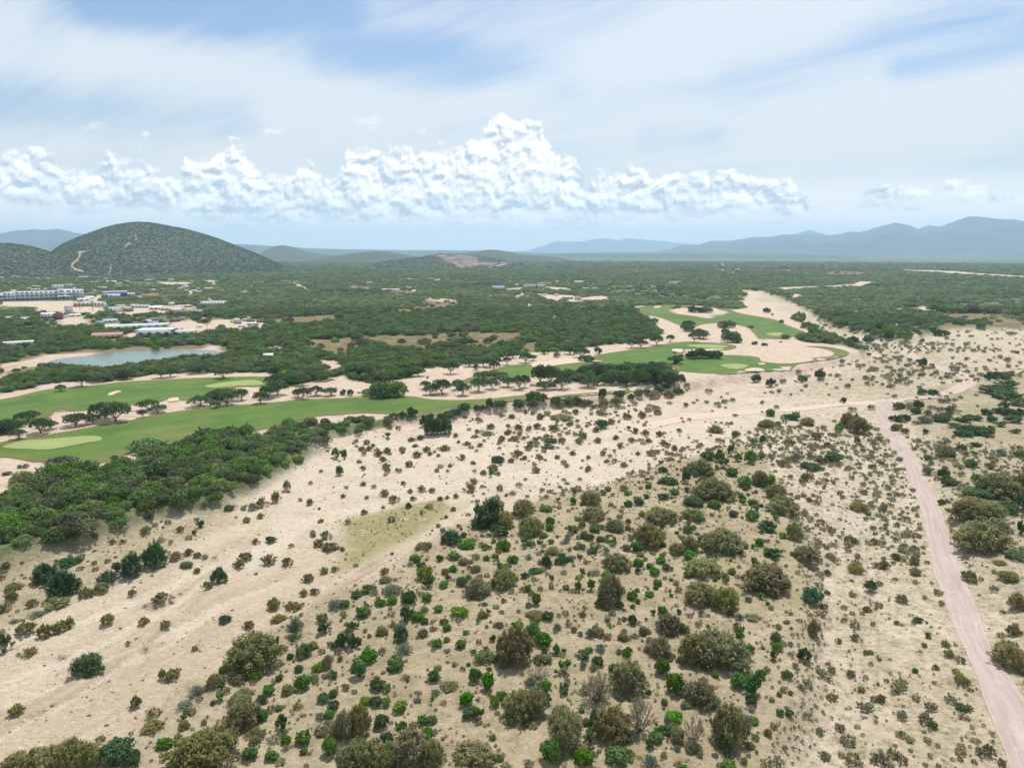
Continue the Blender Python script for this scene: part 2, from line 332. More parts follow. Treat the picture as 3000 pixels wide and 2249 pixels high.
# ------------------------------------------------------------------ sky
W = bpy.data.worlds.new('World'); SC.world = W; W.use_nodes = True
def build_world():
    t = NT(W.node_tree); bg = W.node_tree.nodes['Background']
    sky = t.n('ShaderNodeTexSky', sky_type='NISHITA'); sky.sun_disc = False
    sky.sun_elevation = SUN_EL; sky.sun_rotation = SUN_AZ
    sky.altitude = 100; sky.air_density = 1.0; sky.dust_density = 1.2; sky.ozone_density = 1.0
    tc = t.n('ShaderNodeTexCoord'); d = tc.outputs['Generated']
    sep = t.n('ShaderNodeSeparateXYZ'); t.put(sep.inputs[0], d); X, Y, Z = sep.outputs
    az = t.m('ARCTAN2', X, Y)
    el = t.m('ARCSINE', Z)
    HALF = 0.66
    azw = t.m('SUBTRACT', t.m('PINGPONG', t.m('ADD', az, HALF), 2*HALF), HALF)   # the bank of cumulus goes on all round
    u = t.m('DIVIDE', t.m('ADD', azw, HALF), 2*HALF)
    def cur(pts, emax=0.4):
        out = []
        for x, y in pts:
            a, e = az_el(x, y); out.append(((float(a)+HALF)/(2*HALF), max(0.0, math.atan(float(e))/emax)))
        out = sorted(out); out[0] = (0.0, out[0][1]); out[-1] = (1.0, out[-1][1])
        return t.m('MULTIPLY', t.curve(u, out), emax)
    top = cur([(-200, 520), (10, 445), (40, 425), (110, 425), (190, 480), (235, 470), (300, 450), (400, 465), (480, 505), (520, 510), (540, 460), (600, 440), (680, 412), (730, 440), (780, 480),
               (850, 500), (880, 480), (915, 460), (950, 510), (985, 510), (1020, 430), (1100, 425), (1200, 435), (1320, 425), (1400, 395), (1440, 330), (1475, 300), (1510, 345), (1580, 360),
               (1620, 410), (1690, 460), (1720, 520), (1800, 490), (1840, 480), (1900, 500), (1990, 490), (2060, 495), (2190, 490), (2240, 515), (2330, 505), (2370, 590),
               (2420, 600), (2460, 580), (2560, 545), (2630, 530), (2740, 530), (2820, 505), (2870, 520), (2985, 535), (3010, 555), (3300, 520)])
    base = cur([(-200, 600), (0, 590), (190, 590), (230, 600), (500, 610), (560, 640), (1200, 650), (1800, 640), (2100, 625), (2350, 615), (2400, 612), (2560, 592), (2700, 568), (2980, 565), (3300, 570)])
    p = t.comb(t.m('MULTIPLY', az, 1.0), t.m('MULTIPLY', el, 1.25), 0.0)
    def bill(vec, seed):
        # billowy density: cells of two sizes for the puffs, fractal noise for the ragged rim
        dv = t.vm('ADD', vec, (seed, seed*.37, 0))
        w1 = t.noise(dv, 24, 4, .6, 0, '2D'); w2 = t.noise(t.vm('ADD', dv, (7.7, 3.1, 0)), 24, 4, .6, 0, '2D')
        dv2 = t.vm('ADD', dv, t.vm('SCALE', t.comb(t.m('SUBTRACT', w1, .5), t.m('SUBTRACT', w2, .5), 0), 0.045))
        tot = None
        for sc, am in ((24.0, .62), (58.0, .34), (130.0, .16)):
            v1 = t.n('ShaderNodeTexVoronoi', feature='SMOOTH_F1', voronoi_dimensions='2D')
            t.put(v1.inputs['Vector'], dv2); t.put(v1.inputs['Scale'], sc); t.put(v1.inputs['Smoothness'], .35); v1.inputs['Detail'].default_value = 0
            q_ = t.m('MULTIPLY', t.m('SUBTRACT', .42, v1.outputs['Distance']), am)
            tot = q_ if tot is None else t.m('ADD', tot, q_)
        return t.m('ADD', tot, t.m('MULTIPLY', t.m('SUBTRACT', t.noise(dv, 34, 8, .62, 0, '2D'), .5), .8))
    n0 = bill(p, 3.1)
    n1 = bill(t.vm('ADD', p, (0.003, 0.0075, 0)), 3.1)
    s = t.m('DIVIDE', t.m('SUBTRACT', top, el), 0.024)
    q = t.m('ADD', s, t.m('MULTIPLY', n0, 1.3))
    mt = t.ss(q, 0.05, 0.60)
    flatn = t.noise(t.comb(t.m('MULTIPLY', az, .22), t.m('MULTIPLY', el, 1.4), 5.0), 55, 6, .6)
    q2 = t.m('ADD', t.m('DIVIDE', t.m('SUBTRACT', el, base), 0.018), t.m('MULTIPLY', t.m('SUBTRACT', flatn, .5), 6.0))
    mb = t.ss(q2, -1.2, 1.0)
    body = t.ss(t.noise(t.comb(az, t.m('MULTIPLY', el, 2.2), 9.0), 11, 5, .6), 0.18, 0.36)
    deep = t.ss(t.m('SUBTRACT', top, el), 0.05, 0.012)      # thin places only low down in the bank
    cum = t.m('MULTIPLY', t.m('MULTIPLY', mt, mb), t.m('MAXIMUM', body, deep))
    lit = t.m('ADD', 0.62, t.m('MULTIPLY', t.m('SUBTRACT', n0, n1), 2.4), clamp=True)
    hgt = t.ss(t.m('SUBTRACT', el, base), 0.0, 0.055)
    under = t.ss(t.noise(t.comb(t.m('MULTIPLY', az, .6), t.m('MULTIPLY', el, 1.8), 2.0), 26, 4, .55), 0.50, 0.68)
    lit = t.m('SUBTRACT', lit, t.m('MULTIPLY', under, t.m('MULTIPLY', t.m('SUBTRACT', 1.15, hgt), 0.55)), clamp=True)
    ccol = t.mix(lit, (0.40, 0.44, 0.50, 1), (1.20, 1.13, 1.03, 1))  # sunlit tops and shaded undersides of the puffs, painted into the cloud colour
    # high cirrus, laid on a plane far overhead
    zz = t.m('ADD', t.m('MAXIMUM', Z, 0.0), 0.10)
    px = t.m('DIVIDE', X, zz); py = t.m('DIVIDE', Y, zz)
    pl = t.comb(px, py, 0.0)
    warp = t.noise(pl, 0.9, 3, .5)
    rot = R(38)
    a1 = t.m('ADD', t.m('MULTIPLY', px, math.cos(rot)), t.m('MULTIPLY', py, -math.sin(rot)))
    a2 = t.m('ADD', t.m('MULTIPLY', px, math.sin(rot)), t.m('MULTIPLY', py, math.cos(rot)))
    c1 = t.noise(t.comb(t.m('MULTIPLY', a1, .28), t.m('ADD', a2, t.m('MULTIPLY', warp, .8)), 1.7), 1.15, 6, .55, .4)
    c2 = t.noise(t.comb(px, t.m('MULTIPLY', py, .7), 7.7), 0.62, 5, .55, .6)
    fil = t.noise(t.comb(t.m('MULTIPLY', a1, .5), t.m('MULTIPLY', a2, 3.0), 4.7), 2.6, 7, .65, .8)
    ci = t.m('ADD', t.m('MULTIPLY', c1, .75), t.m('MULTIPLY', c2, .55))
    fil2 = t.noise(t.comb(t.m('MULTIPLY', t.m('ADD', a1, t.m('MULTIPLY', warp, .6)), .35), t.m('MULTIPLY', a2, 4.5), 14.7), 4.2, 8, .7, 1.0)
    ci = t.m('ADD', ci, t.m('MULTIPLY', t.m('SUBTRACT', fil, .5), .30)); ci = t.m('ADD', ci, t.m('MULTIPLY', t.m('SUBTRACT', fil2, .5), .13))
    # broad bands as seen: one falling from upper left to the middle, a clear gap under it at the left, clear streak upper right
    def seg(x0, y0, x1, y1, w0):
        (A0, E0), (A1, E1) = az_el(x0, y0), az_el(x1, y1)
        E0, E1 = math.atan(E0), math.atan(E1); dx, dy = A1-A0, E1-E0; L = dx*dx+dy*dy
        rx = t.m('SUBTRACT', azw, float(A0)); ry = t.m('SUBTRACT', el, float(E0))
        tt = t.m('DIVIDE', t.m('ADD', t.m('MULTIPLY', rx, float(dx)), t.m('MULTIPLY', ry, float(dy))), float(L), clamp=True)
        ex = t.m('SUBTRACT', rx, t.m('MULTIPLY', tt, float(dx))); ey = t.m('SUBTRACT', ry, t.m('MULTIPLY', tt, float(dy)))
        dd = t.m('SQRT', t.m('ADD', t.m('MULTIPLY', ex, ex), t.m('MULTIPLY', ey, ey)))
        return t.ss(dd, w0, 0.0)
    band = seg(-100, 90, 1300, 400, 0.075)
    band = t.m('MAXIMUM', band, seg(1300, 420, 2000, 380, 0.07))
    band = t.m('MAXIMUM', band, seg(1500, 330, 2400, 30, 0.085))
    band = t.m('MAXIMUM', band, seg(2300, 420, 3200, 230, 0.09))
    gap = seg(-100, 300, 700, 330, 0.050)
    gap = t.m('MAXIMUM', gap, seg(2650, 200, 3200, 80, 0.035))
    gap = t.m('MAXIMUM', gap, seg(300, 10, 1000, 60, 0.055))
    gap = t.m('MAXIMUM', gap, t.m('MULTIPLY', seg(950, 130, 1650, 240, 0.05), .8))
    gap = t.m('MAXIMUM', gap, t.m('MULTIPLY', seg(1900, 410, 2080, 400, 0.03), .9))
    gap = t.m('MAXIMUM', gap, t.m('MULTIPLY', seg(2150, 190, 2900, 40, 0.05), .35))
    ci = t.m('ADD', ci, t.m('MULTIPLY', band, .14)); ci = t.m('SUBTRACT', ci, t.m('MULTIPLY', gap, .26))
    cim = t.m('MULTIPLY', t.ss(ci, 0.38, 0.82), 0.95)
    blue = t.mix(1.0, sky.outputs[0], (0.080, 0.088, 0.094, 1), 'MULTIPLY')
    # milky low air
    low = t.ss(el, 0.26, 0.02)
    blue = t.mix(t.m('MULTIPLY', low, .55), blue, (0.62, 0.62, 0.58, 1))
    c = t.mix(cim, blue, t.mix(low, (0.62, 0.655, 0.70, 1), (0.70, 0.68, 0.63, 1)))
    hb = t.ss(el, .110, .02)      # thick bright air low over the horizon, behind the clouds
    c = t.mix(t.m('MULTIPLY', hb, .75), c, (1.35, 1.18, .95, 1))
    c = t.mix(t.m('MULTIPLY', cum, .96), c, ccol)
    # small lone puffs
    def puff(x, y, w, h):
        (A0, E0) = az_el(x, y); E0 = math.atan(E0)
        ex = t.m('DIVIDE', t.m('SUBTRACT', azw, float(A0)), w); ey = t.m('DIVIDE', t.m('SUBTRACT', el, float(E0)), h)
        dd = t.m('SQRT', t.m('ADD', t.m('MULTIPLY', ex, ex), t.m('MULTIPLY', ey, ey)))
        return t.m('SUBTRACT', 1.0, dd)
    pf = puff(278, 372, .024, .012)
    for a in [(423, 390, .010, .010), (800, 385, .03, .010), (1085, 362, .05, .016), (1240, 385, .03, .010), (2400, 660, .035, .012), (2760, 640, .030, .014), (410, 440, .006, .008), (2960, 600, .01, .012)]:
        pf = t.m('MAXIMUM', pf, puff(*a))
    fine = t.noise(t.comb(az, t.m('MULTIPLY', el, 1.4), 12.0), 75, 6, .65)
    pm = t.ss(t.m('ADD', pf, t.m('MULTIPLY', t.m('SUBTRACT', fine, .5), 2.2)), .45, 1.25)
    c = t.mix(t.m('MULTIPLY', pm, .7), c, (.9, .9, .9, 1))
    # below the horizon: the same hazy air
    c = t.mix(t.ss(Z, 0.0, -0.05), c, (0.45, 0.55, 0.65, 1))
    t.put(bg.inputs['Color'], c); bg.inputs['Strength'].default_value = 1.0
    W.cycles.sampling_method = 'MANUAL'; W.cycles.sample_map_resolution = 512
build_world()

# ------------------------------------------------------------------ haze
HX, HTOP = 21000.0, 640.0
def box_mesh(name, x0, x1, y0, y1, z0, z1, m=None):
    V = [(x, y, z) for z in (z0, z1) for y in (y0, y1) for x in (x0, x1)]
    F = [(0, 2, 3, 1), (4, 5, 7, 6), (0, 1, 5, 4), (2, 6, 7, 3), (0, 4, 6, 2), (1, 3, 7, 5)]
    return mesh_np(name, V, F, mat_=m)
hm = bpy.data.materials.new('haze'); hm.use_nodes = True
_t = NT(hm.node_tree)
for nd in list(hm.node_tree.nodes): hm.node_tree.nodes.remove(nd)
_v = _t.n('ShaderNodeVolumePrincipled'); _o = _t.n('ShaderNodeOutputMaterial')
_v.inputs['Color'].default_value = (0.53, 0.765, 1.0, 1); _v.inputs['Density'].default_value = 0.000106
_v.inputs['Anisotropy'].default_value = 0.25
hm.node_tree.links.new(_v.outputs[0], _o.inputs['Volume'])
link('haze', box_mesh('haze', -HX, HX, -3000, HX, -61, HTOP, hm), kind='stuff', label='thin blue haze in the air over the whole valley')

# ------------------------------------------------------------------ ground sheet
def ground_material():
    m, t, b = mat('land', 0.95, 0.15)
    g = t.n('ShaderNodeNewGeometry'); P = g.outputs['Position']
    n_f = t.noise(P, 2.6, 6, .65); n_m = t.noise(P, .35, 5, .6); n_l = t.noise(P, .045, 4, .55)
    # flow-streaked river sand (the floods ran from upper right to lower left)
    def streak(deg, k, sc, seed):
        c_, s_ = math.cos(R(deg)), math.sin(R(deg)); sx = t.n('ShaderNodeSeparateXYZ'); t.put(sx.inputs[0], P)
        al = t.m('ADD', t.m('MULTIPLY', sx.outputs[0], c_), t.m('MULTIPLY', sx.outputs[1], s_)); ac = t.m('SUBTRACT', t.m('MULTIPLY', sx.outputs[1], c_), t.m('MULTIPLY', sx.outputs[0], s_))
        return t.noise(t.comb(t.m('MULTIPLY', al, k), ac, seed), sc, 6, .62, .6)
    st = streak(62, .14, .45, 1.0); st2 = streak(50, .2, 1.6, 4.0)
    sand = t.mix(t.ss(st, .3, .7), (0.375, 0.295, 0.20, 1), (0.475, 0.39, 0.285, 1))
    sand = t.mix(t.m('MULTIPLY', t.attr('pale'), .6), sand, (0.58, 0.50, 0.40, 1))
    sand = t.mix(t.m('MULTIPLY', t.attr('chan'), .7), sand, (0.54, 0.46, 0.355, 1))
    sand = t.mix(t.m('MULTIPLY', t.ss(t.noise(P, .16, 5, .6), .50, .64), .4), sand, (0.36, 0.30, 0.205, 1))
    sand = t.mix(t.m('MULTIPLY', t.attr('rut'), .5), sand, (0.30, 0.235, 0.16, 1))
    sand = t.mix(t.m('MULTIPLY', t.ss(st2, .5, .7), .35), sand, (0.36, 0.28, 0.195, 1))
    sand = t.mix(t.m('MULTIPLY', t.ss(n_m, .56, .72), .35), sand, (0.33, 0.26, 0.18, 1))
    sand = t.mix(t.m('MULTIPLY', t.ss(n_f, .58, .72), .38), sand, (0.20, 0.145, 0.10, 1))
    bar = t.mix(t.ss(n_m, .3, .7), (0.27, 0.215, 0.135, 1), (0.40, 0.325, 0.215, 1))
    bar = t.mix(t.m('MULTIPLY', t.ss(n_l, .45, .65), .55), bar, (0.43, 0.36, 0.255, 1))
    bar = t.mix(t.m('MULTIPLY', t.ss(t.noise(P, .8, 6, .7), .48, .62), .6), bar, (0.20, 0.18, 0.09, 1))
    bar = t.mix(t.m('MULTIPLY', t.ss(n_f, .56, .7), .45), bar, (0.17, 0.14, 0.09, 1))
    fine = t.noise(P, 5.5, 5, .7); clod = t.noise(P, 1.5, 6, .72)
    sand = t.mix(t.m('MULTIPLY', t.ss(clod, .50, .66), .42), sand, (0.30, 0.225, 0.145, 1))
    sand = t.mix(t.m('MULTIPLY', t.ss(clod, .46, .34), .35), sand, (0.62, 0.54, 0.44, 1))
    bar = t.mix(t.m('MULTIPLY', t.ss(clod, .46, .32), .5), bar, (0.50, 0.42, 0.31, 1))
    bar = t.mix(t.m('MULTIPLY', t.ss(fine, .55, .68), .6), bar, (0.13, 0.11, 0.06, 1))
    c = t.mix(t.attr('bar'), sand, bar)
    sc_ = t.mix(t.ss(clod, .42, .6), (0.38, 0.33, 0.22, 1), (0.16, 0.15, 0.075, 1))
    c = t.mix(t.m('MULTIPLY', t.attr('scrubby'), t.ss(t.noise(P, .55, 6, .7), .40, .62)), c, sc_)
    gr = t.mix(t.ss(n_m, .3, .7), (0.19, 0.18, 0.065, 1), (0.30, 0.265, 0.13, 1))
    c = t.mix(t.m('MULTIPLY', t.attr('green'), t.ss(t.noise(P, .35, 6, .65), .22, .52)), c, gr)
    red = (0.22, 0.14, 0.095, 1)
    c = t.mix(t.m('MULTIPLY', t.attr('red'), t.ss(st, .35, .62)), c, red)
    # woodland floor / canopy colour where the trees get too small to build
    wn = t.noise(P, .11, 6, .72); wl = t.noise(P, .006, 5, .6); wx = t.noise(P, .0017, 4, .6)
    wood = t.mix(t.ss(wn, .36, .62), (0.050, 0.080, 0.034, 1), (0.130, 0.165, 0.070, 1))
    wood = t.mix(t.m('MULTIPLY', t.ss(wl, .42, .66), .6), wood, (0.115, 0.125, 0.055, 1))
    wood = t.mix(t.m('MULTIPLY', t.ss(wx, .60, .72), .5), wood, (0.20, 0.16, 0.10, 1))
    flo = t.mix(t.ss(n_m, .35, .65), (0.08, 0.10, 0.038, 1), (0.17, 0.165, 0.085, 1))
    wood = t.mix(t.attr('far'), flo, wood)
    c = t.mix(t.attr('wood'), c, wood)
    dry = t.mix(t.ss(t.noise(P, .12, 5, .65), .35, .65), (0.135, 0.105, 0.052, 1), (0.215, 0.17, 0.088, 1))
    dry = t.mix(t.m('MULTIPLY', t.ss(n_f, .5, .7), .4), dry, (0.10, 0.10, 0.04, 1))
    c = t.mix(t.attr('dry'), c, dry)
    ws = t.mix(t.ss(n_m, .3, .7), (0.42, 0.32, 0.235, 1), (0.53, 0.425, 0.335, 1))
    c = t.mix(t.attr('waste'), c, ws)
    t.put(b.inputs['Base Color'], c)
    bp = t.n('ShaderNodeBump'); bp.inputs['Strength'].default_value = 1.0; bp.inputs['Distance'].default_value = .7
    hh = t.m('ADD', t.m('ADD', t.m('MULTIPLY', t.noise(P, 1.1, 6, .62), .7), t.m('MULTIPLY', st, .5)), t.m('MULTIPLY', t.noise(P, 4.0, 4, .6), .25))
    t.put(bp.inputs['Height'], hh); t.put(b.inputs['Normal'], bp.outputs[0])
    return m
land_mat = ground_material()
z_red = Zone(H_([(-60, 650), (0, 590), (80, 540), (150, 485), (240, 450), (220, 485), (120, 560), (0, 640), (-60, 690)]), .6, .6)
RUTS = [G_([(-40, 1390), (250, 1270), (560, 1080), (900, 860), (1180, 640), (1400, 420), (1560, 230), (1690, 60), (1790, -80)]), G_([(-40, 1180), (300, 1050), (700, 850), (1050, 600), (1330, 390), (1530, 200)]),
        I_([(640, 1400), (800, 1050), (870, 800), (840, 560), (790, 330), (760, 100)]), I_([(1010, 1500), (1060, 1200), (1090, 900), (1010, 600), (1030, 380), (1080, 200)]), H_([(0, 640), (200, 540), (420, 400), (620, 300), (800, 220), (1100, 120), (1400, 30)])]
def ruts(x, y):
    m = np.zeros(x.shape); near = np.hypot(x, y) < 260
    xs, ys = x[near], y[near]; mm = np.zeros(xs.shape)
    for L_ in RUTS:
        L_ = np.array(L_); X, Y, _ = place(L_[:, 0], L_[:, 1]); Q = np.stack([X, Y], 1)
        for _ in range(2):
            Qn = [Q[0]]
            for i in range(len(Q)-1): Qn += [Q[i]*.75+Q[i+1]*.25, Q[i]*.25+Q[i+1]*.75]
            Q = np.array(Qn+[Q[-1]])
        d = np.full(xs.shape, 1e9)
        for (ax, ay), (bx_, by_) in zip(Q[:-1], Q[1:]):
            ex, ey = bx_-ax, by_-ay; t_ = np.clip(((xs-ax)*ex+(ys-ay)*ey)/(ex*ex+ey*ey+1e-9), 0, 1); d = np.minimum(d, np.hypot(xs-ax-t_*ex, ys-ay-t_*ey))
        mm = np.maximum(mm, sstep(.38, .16, np.abs(d-.75)))
    m[near] = mm*(.4+.6*sstep(.35, .55, fbm(xs, ys, 6, 2))); return m
def zone_attrs(x, y):
    riv = z_river(x, y)
    A = {}
    A['wood'] = 1-riv
    A['bar'] = np.clip(z_bar(x, y)+z_dryleft(x, y)*.8+z_rightrise(x, y)*.75+sstep(.52, .6, fbm(x, y, 40, 3))*.45*sstep(60, 150, x), 0, 1)
    A['green'] = np.clip(z_patch(x, y)*1.0+0.35*sstep(.55, .7, fbm(x+300, y, 22, 3))*z_bar(x, y), 0, 1)
    A['red'] = z_red(x, y)*.8
    A['scrubby'] = np.clip(riv*sstep(-2, 10, x-(.36*y-2))*(1-z_bar(x, y))*.75+z_dryleft(x, y)*.5+riv*sstep(190, 260, np.hypot(x, y))*.7*sstep(.4, .6, fbm(x*.35+y*.1, y*1.1, 18, 3)), 0, 1)
    A['chan'] = channels(x, y)
    A['rut'] = ruts(x, y)
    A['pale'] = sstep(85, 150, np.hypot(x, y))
    A['far'] = sstep(500, 1100, np.hypot(x, y))
    A['dry'] = union(DRY, x, y)*(1-riv)
    A['waste'] = union(SANDY, x, y)
    return A
def build_ground():
    vpx = np.concatenate([np.arange(2600, 1400, -5.0), np.arange(1400, 900, -3.0), np.arange(900, 760, -1.6), np.arange(760, 744, -.8)])
    r = FPX*CAMH/(vpx-738.0)*1.0
    r = np.concatenate([[4, 12, 24, 36], r[r > 44], [21000]])
    az = np.concatenate([np.linspace(-180, -44, 18)[:-1], np.linspace(-44, 44, 620), np.linspace(44, 180, 18)[1:]])
    a = np.radians(az)
    Rr, Aa = np.meshgrid(r, a, indexing='ij')
    x = Rr*np.sin(Aa); y = Rr*np.cos(Aa)
    # keep inside the haze box
    k = np.minimum(1.0, 20500/np.maximum(np.abs(x), np.abs(y)+1e-6)); yk = np.where(y < -2800, -2800/y, 1.0)
    x = x*np.minimum(k, yk); y = y*np.minimum(k, yk)
    xf, yf = x.ravel(), y.ravel()
    z = Hgt(xf, yf)
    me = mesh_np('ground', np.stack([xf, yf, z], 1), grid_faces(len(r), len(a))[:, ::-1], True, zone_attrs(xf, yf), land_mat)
    link('ground', me, kind='structure', label='sandy valley floor and wooded plain')
build_ground()

# ------------------------------------------------------------------ sheets on the land
def densify(poly, step):
    out = []
    n = len(poly)
    for i in range(n):
        a = np.array(poly[i]); b = np.array(poly[(i+1) % n]); L = np.linalg.norm(b-a); k = max(1, int(L/step))
        for j in range(k): out.append(a+(b-a)*j/k)
    return np.array(out)
def smooth_closed(P, it=2):
    for _ in range(it):
        Q = np.roll(P, -1, 0)
        P = np.stack([P*.75+Q*.25, P*.25+Q*.75], 1).reshape(-1, 2)
    return P
def sheet(name, px, off, m, step=4.0, sm=2, wob=0.0, **props):
    px = np.array(px, float)
    if sm: px = smooth_closed(px, sm)
    X, Y, Z = place(px[:, 0], px[:, 1])
    P = densify(list(zip(X, Y)), step*.7)
    if wob:
        P = P+np.stack([fbm(P[:, 0], P[:, 1], 5, 3)-.5, fbm(P[:, 0]+99, P[:, 1], 5, 3)-.5], 1)*2*wob
    bm = bmesh.new()
    vs = [bm.verts.new((p[0], p[1], 0)) for p in P]
    # interior grid points joined by constrained Delaunay
    from mathutils.geometry import delaunay_2d_cdt
    mn, mx = P.min(0), P.max(0)
    gx, gy = np.meshgrid(np.arange(mn[0], mx[0], step), np.arange(mn[1], mx[1], step))
    gx = gx.ravel(); gy = gy.ravel()
    ins = sdist(P, gx, gy) > step*.5
    pts = [Vector(p) for p in P.tolist()]+[Vector((float(a), float(b))) for a, b in zip(gx[ins], gy[ins])]
    r_ = delaunay_2d_cdt(pts, [], [list(range(len(P)))], 1, 1e-5)
    V2_, F2 = r_[0], r_[2]
    bm.free()
    V = np.array([(v.x, v.y) for v in V2_]); z = Hgt(V[:, 0], V[:, 1])+off
    me = bpy.data.meshes.new(name); me.from_pydata([(a, b, c) for (a, b), c in zip(V.tolist(), z.tolist())], [], [list(f) for f in F2])
    me.materials.append(m)
    at = me.attributes.new('edge', 'FLOAT', 'POINT'); at.data.foreach_set('value', np.clip(sdist(P, V[:, 0], V[:, 1])/(step*1.3), 0, 1).astype(np.float32))
    for p in me.polygons: p.use_smooth = True
    return link(name, me, **props)

def grass_mat(name, c1, c2, c3, stripe=0.0):
    m, t, b = mat(name, .85, .2)
    g = t.n('ShaderNodeNewGeometry'); P = g.outputs['Position']
    c = t.mix(t.ss(t.noise(P, .06, 4, .6), .35, .65), c1, c2)
    c = t.mix(t.m('MULTIPLY', t.ss(t.noise(P, .022, 4, .6, .5), .50, .68), .8), c, c3)
    c = t.mix(t.m('MULTIPLY', t.ss(t.noise(P, 1.2, 5, .65), .35, .7), .25), c, (c1[0]*.6, c1[1]*.6, c1[2]*.6, 1))
    if stripe:
        w = t.n('ShaderNodeTexWave', wave_type='BANDS'); mp = t.n('ShaderNodeMapping'); mp.inputs['Rotation'].default_value = (0, 0, .9)
        t.put(mp.inputs[0], P); t.put(w.inputs['Vector'], mp.outputs[0]); w.inputs['Scale'].default_value = .035; w.inputs['Distortion'].default_value = 1.2
        c = t.mix(t.m('MULTIPLY', w.outputs[1], stripe), c, (c1[0]*.75, c1[1]*.8, c1[2]*.75, 1))
    ed = t.m('SUBTRACT', t.attr('edge'), t.m('MULTIPLY', t.m('SUBTRACT', t.noise(P, .25, 5, .65), .35), .8))
    c = t.mix(t.m('MULTIPLY', t.ss(ed, .55, .0), .6), c, (c3[0]*.85, c3[1]*.75, c3[2]*.8, 1))
    t.put(b.inputs['Base Color'], c)
    return m
fair_m = grass_mat('fairway_grass', (0.056, 0.120, 0.016, 1), (0.100, 0.158, 0.026, 1), (0.165, 0.165, 0.048, 1), .28)
green_m = grass_mat('green_grass', (0.22, 0.29, 0.085, 1), (0.25, 0.31, 0.10, 1), (0.28, 0.31, 0.12, 1))
def sand_mat():
    m, t, b = mat('bunker_sand', .95, .15)
    g = t.n('ShaderNodeNewGeometry'); P = g.outputs['Position']
    t.put(b.inputs['Base Color'], t.mix(t.noise(P, .7, 5, .6), (0.43, 0.33, 0.245, 1), (0.55, 0.44, 0.35, 1)))
    return m
sand_m = sand_mat()
fw = []
fw.append(('fairway', 'upper left fairway between the pond trees and the sand strip',
    D_([(-150, 400), (0, 378), (120, 355), (250, 320), (370, 303), (480, 302), (600, 286), (760, 266), (900, 255), (1040, 250), (1200, 240), (1400, 232), (1600, 228), (1740, 229), (1785, 240), (1770, 270), (1720, 290), (1640, 296), (1560, 294), (1525, 300),
        (1535, 315), (1500, 330), (1380, 350), (1300, 368), (1230, 378), (1180, 386), (1165, 380), (1150, 366), (1120, 366), (1080, 378), (1030, 396), (900, 413), (790, 414), (700, 435), (600, 447), (520, 452), (465, 456), (430, 448), (410, 432), (380, 430), (352, 442), (347, 470), (330, 485), (260, 500), (100, 518), (0, 525), (-150, 540)])))
fw.append(('fairway', 'long lower left fairway that runs past the near mesquite wood',
    D_([(-150, 680), (0, 655), (130, 632), (260, 612), (400, 590), (540, 565), (660, 540), (780, 525), (900, 500), (1000, 475), (1100, 460), (1250, 440), (1400, 422), (1550, 412), (1680, 405), (1800, 392), (1950, 377), (2100, 371), (2200, 368)])
    +E_([(200, 582), (400, 578), (480, 578), (540, 592), (620, 600), (760, 603), (880, 596), (1000, 590), (1120, 575), (1200, 567), (1300, 567), (1312, 585), (1380, 583), (1430, 568), (1560, 560), (1700, 548), (1800, 540), (1868, 533), (1830, 525), (1782, 522), (1820, 513), (1900, 500), (1980, 494), (2055, 502), (2060, 510), (2000, 516), (1960, 530), (1920, 545), (1850, 555), (1700, 563), (1560, 575), (1450, 588), (1300, 598), (1150, 606), (1000, 626), (940, 637), (800, 662), (650, 688), (520, 705), (450, 712), (370, 702), (340, 695), (250, 688), (150, 686), (60, 690)])
    +D_([(2150, 478), (2060, 484), (1990, 500), (1900, 520), (1800, 550), (1720, 568), (1640, 582), (1560, 602), (1400, 625), (1250, 645), (1050, 682), (980, 702), (850, 716), (760, 760), (680, 785), (600, 800), (500, 797), (400, 785), (280, 782), (200, 781), (120, 762), (60, 752), (0, 750), (-150, 750)])))
fw.append(('fairway', 'middle fairway with the long notched bunker on its upper edge',
    E_([(690, 500), (740, 490), (800, 468), (870, 443), (960, 418), (1010, 395), (1050, 380), (1140, 372), (1230, 368), (1232, 385), (1320, 387), (1420, 372), (1500, 363), (1640, 358), (1700, 352), (1640, 345), (1575, 342), (1620, 320), (1720, 298), (1840, 280), (1950, 265), (2060, 245), (2150, 232), (2212, 223)])
    +C_([(60, 890), (100, 890), (230, 895), (320, 905), (355, 918), (335, 935), (260, 947), (200, 940), (100, 945), (0, 948)])
    +E_([(2212, 355), (2130, 375), (2000, 378), (1800, 385), (1700, 390), (1500, 410), (1400, 432), (1200, 458), (1100, 462), (1000, 455), (900, 470), (860, 492), (780, 500), (700, 512)])))
fw.append(('fairway', 'right fairway that curls round the big sand waste',
    C_([(-60, 985), (0, 970), (120, 960), (250, 972), (380, 975), (490, 985), (505, 1000), (500, 1012), (560, 1022), (640, 1030), (740, 1025), (800, 1018), (860, 1005), (830, 992), (900, 988), (960, 982), (990, 965), (960, 945), (900, 930), (840, 922), (780, 919), (850, 915), (920, 917), (1000, 930), (1060, 945), (1088, 965), (1050, 982), (960, 1000), (880, 1015), (800, 1024), (740, 1036), (712, 1056), (700, 1076), (600, 1080), (540, 1077)])
    +F_([(400, 205), (230, 220), (215, 208), (100, 206), (0, 196), (-60, 190)])))
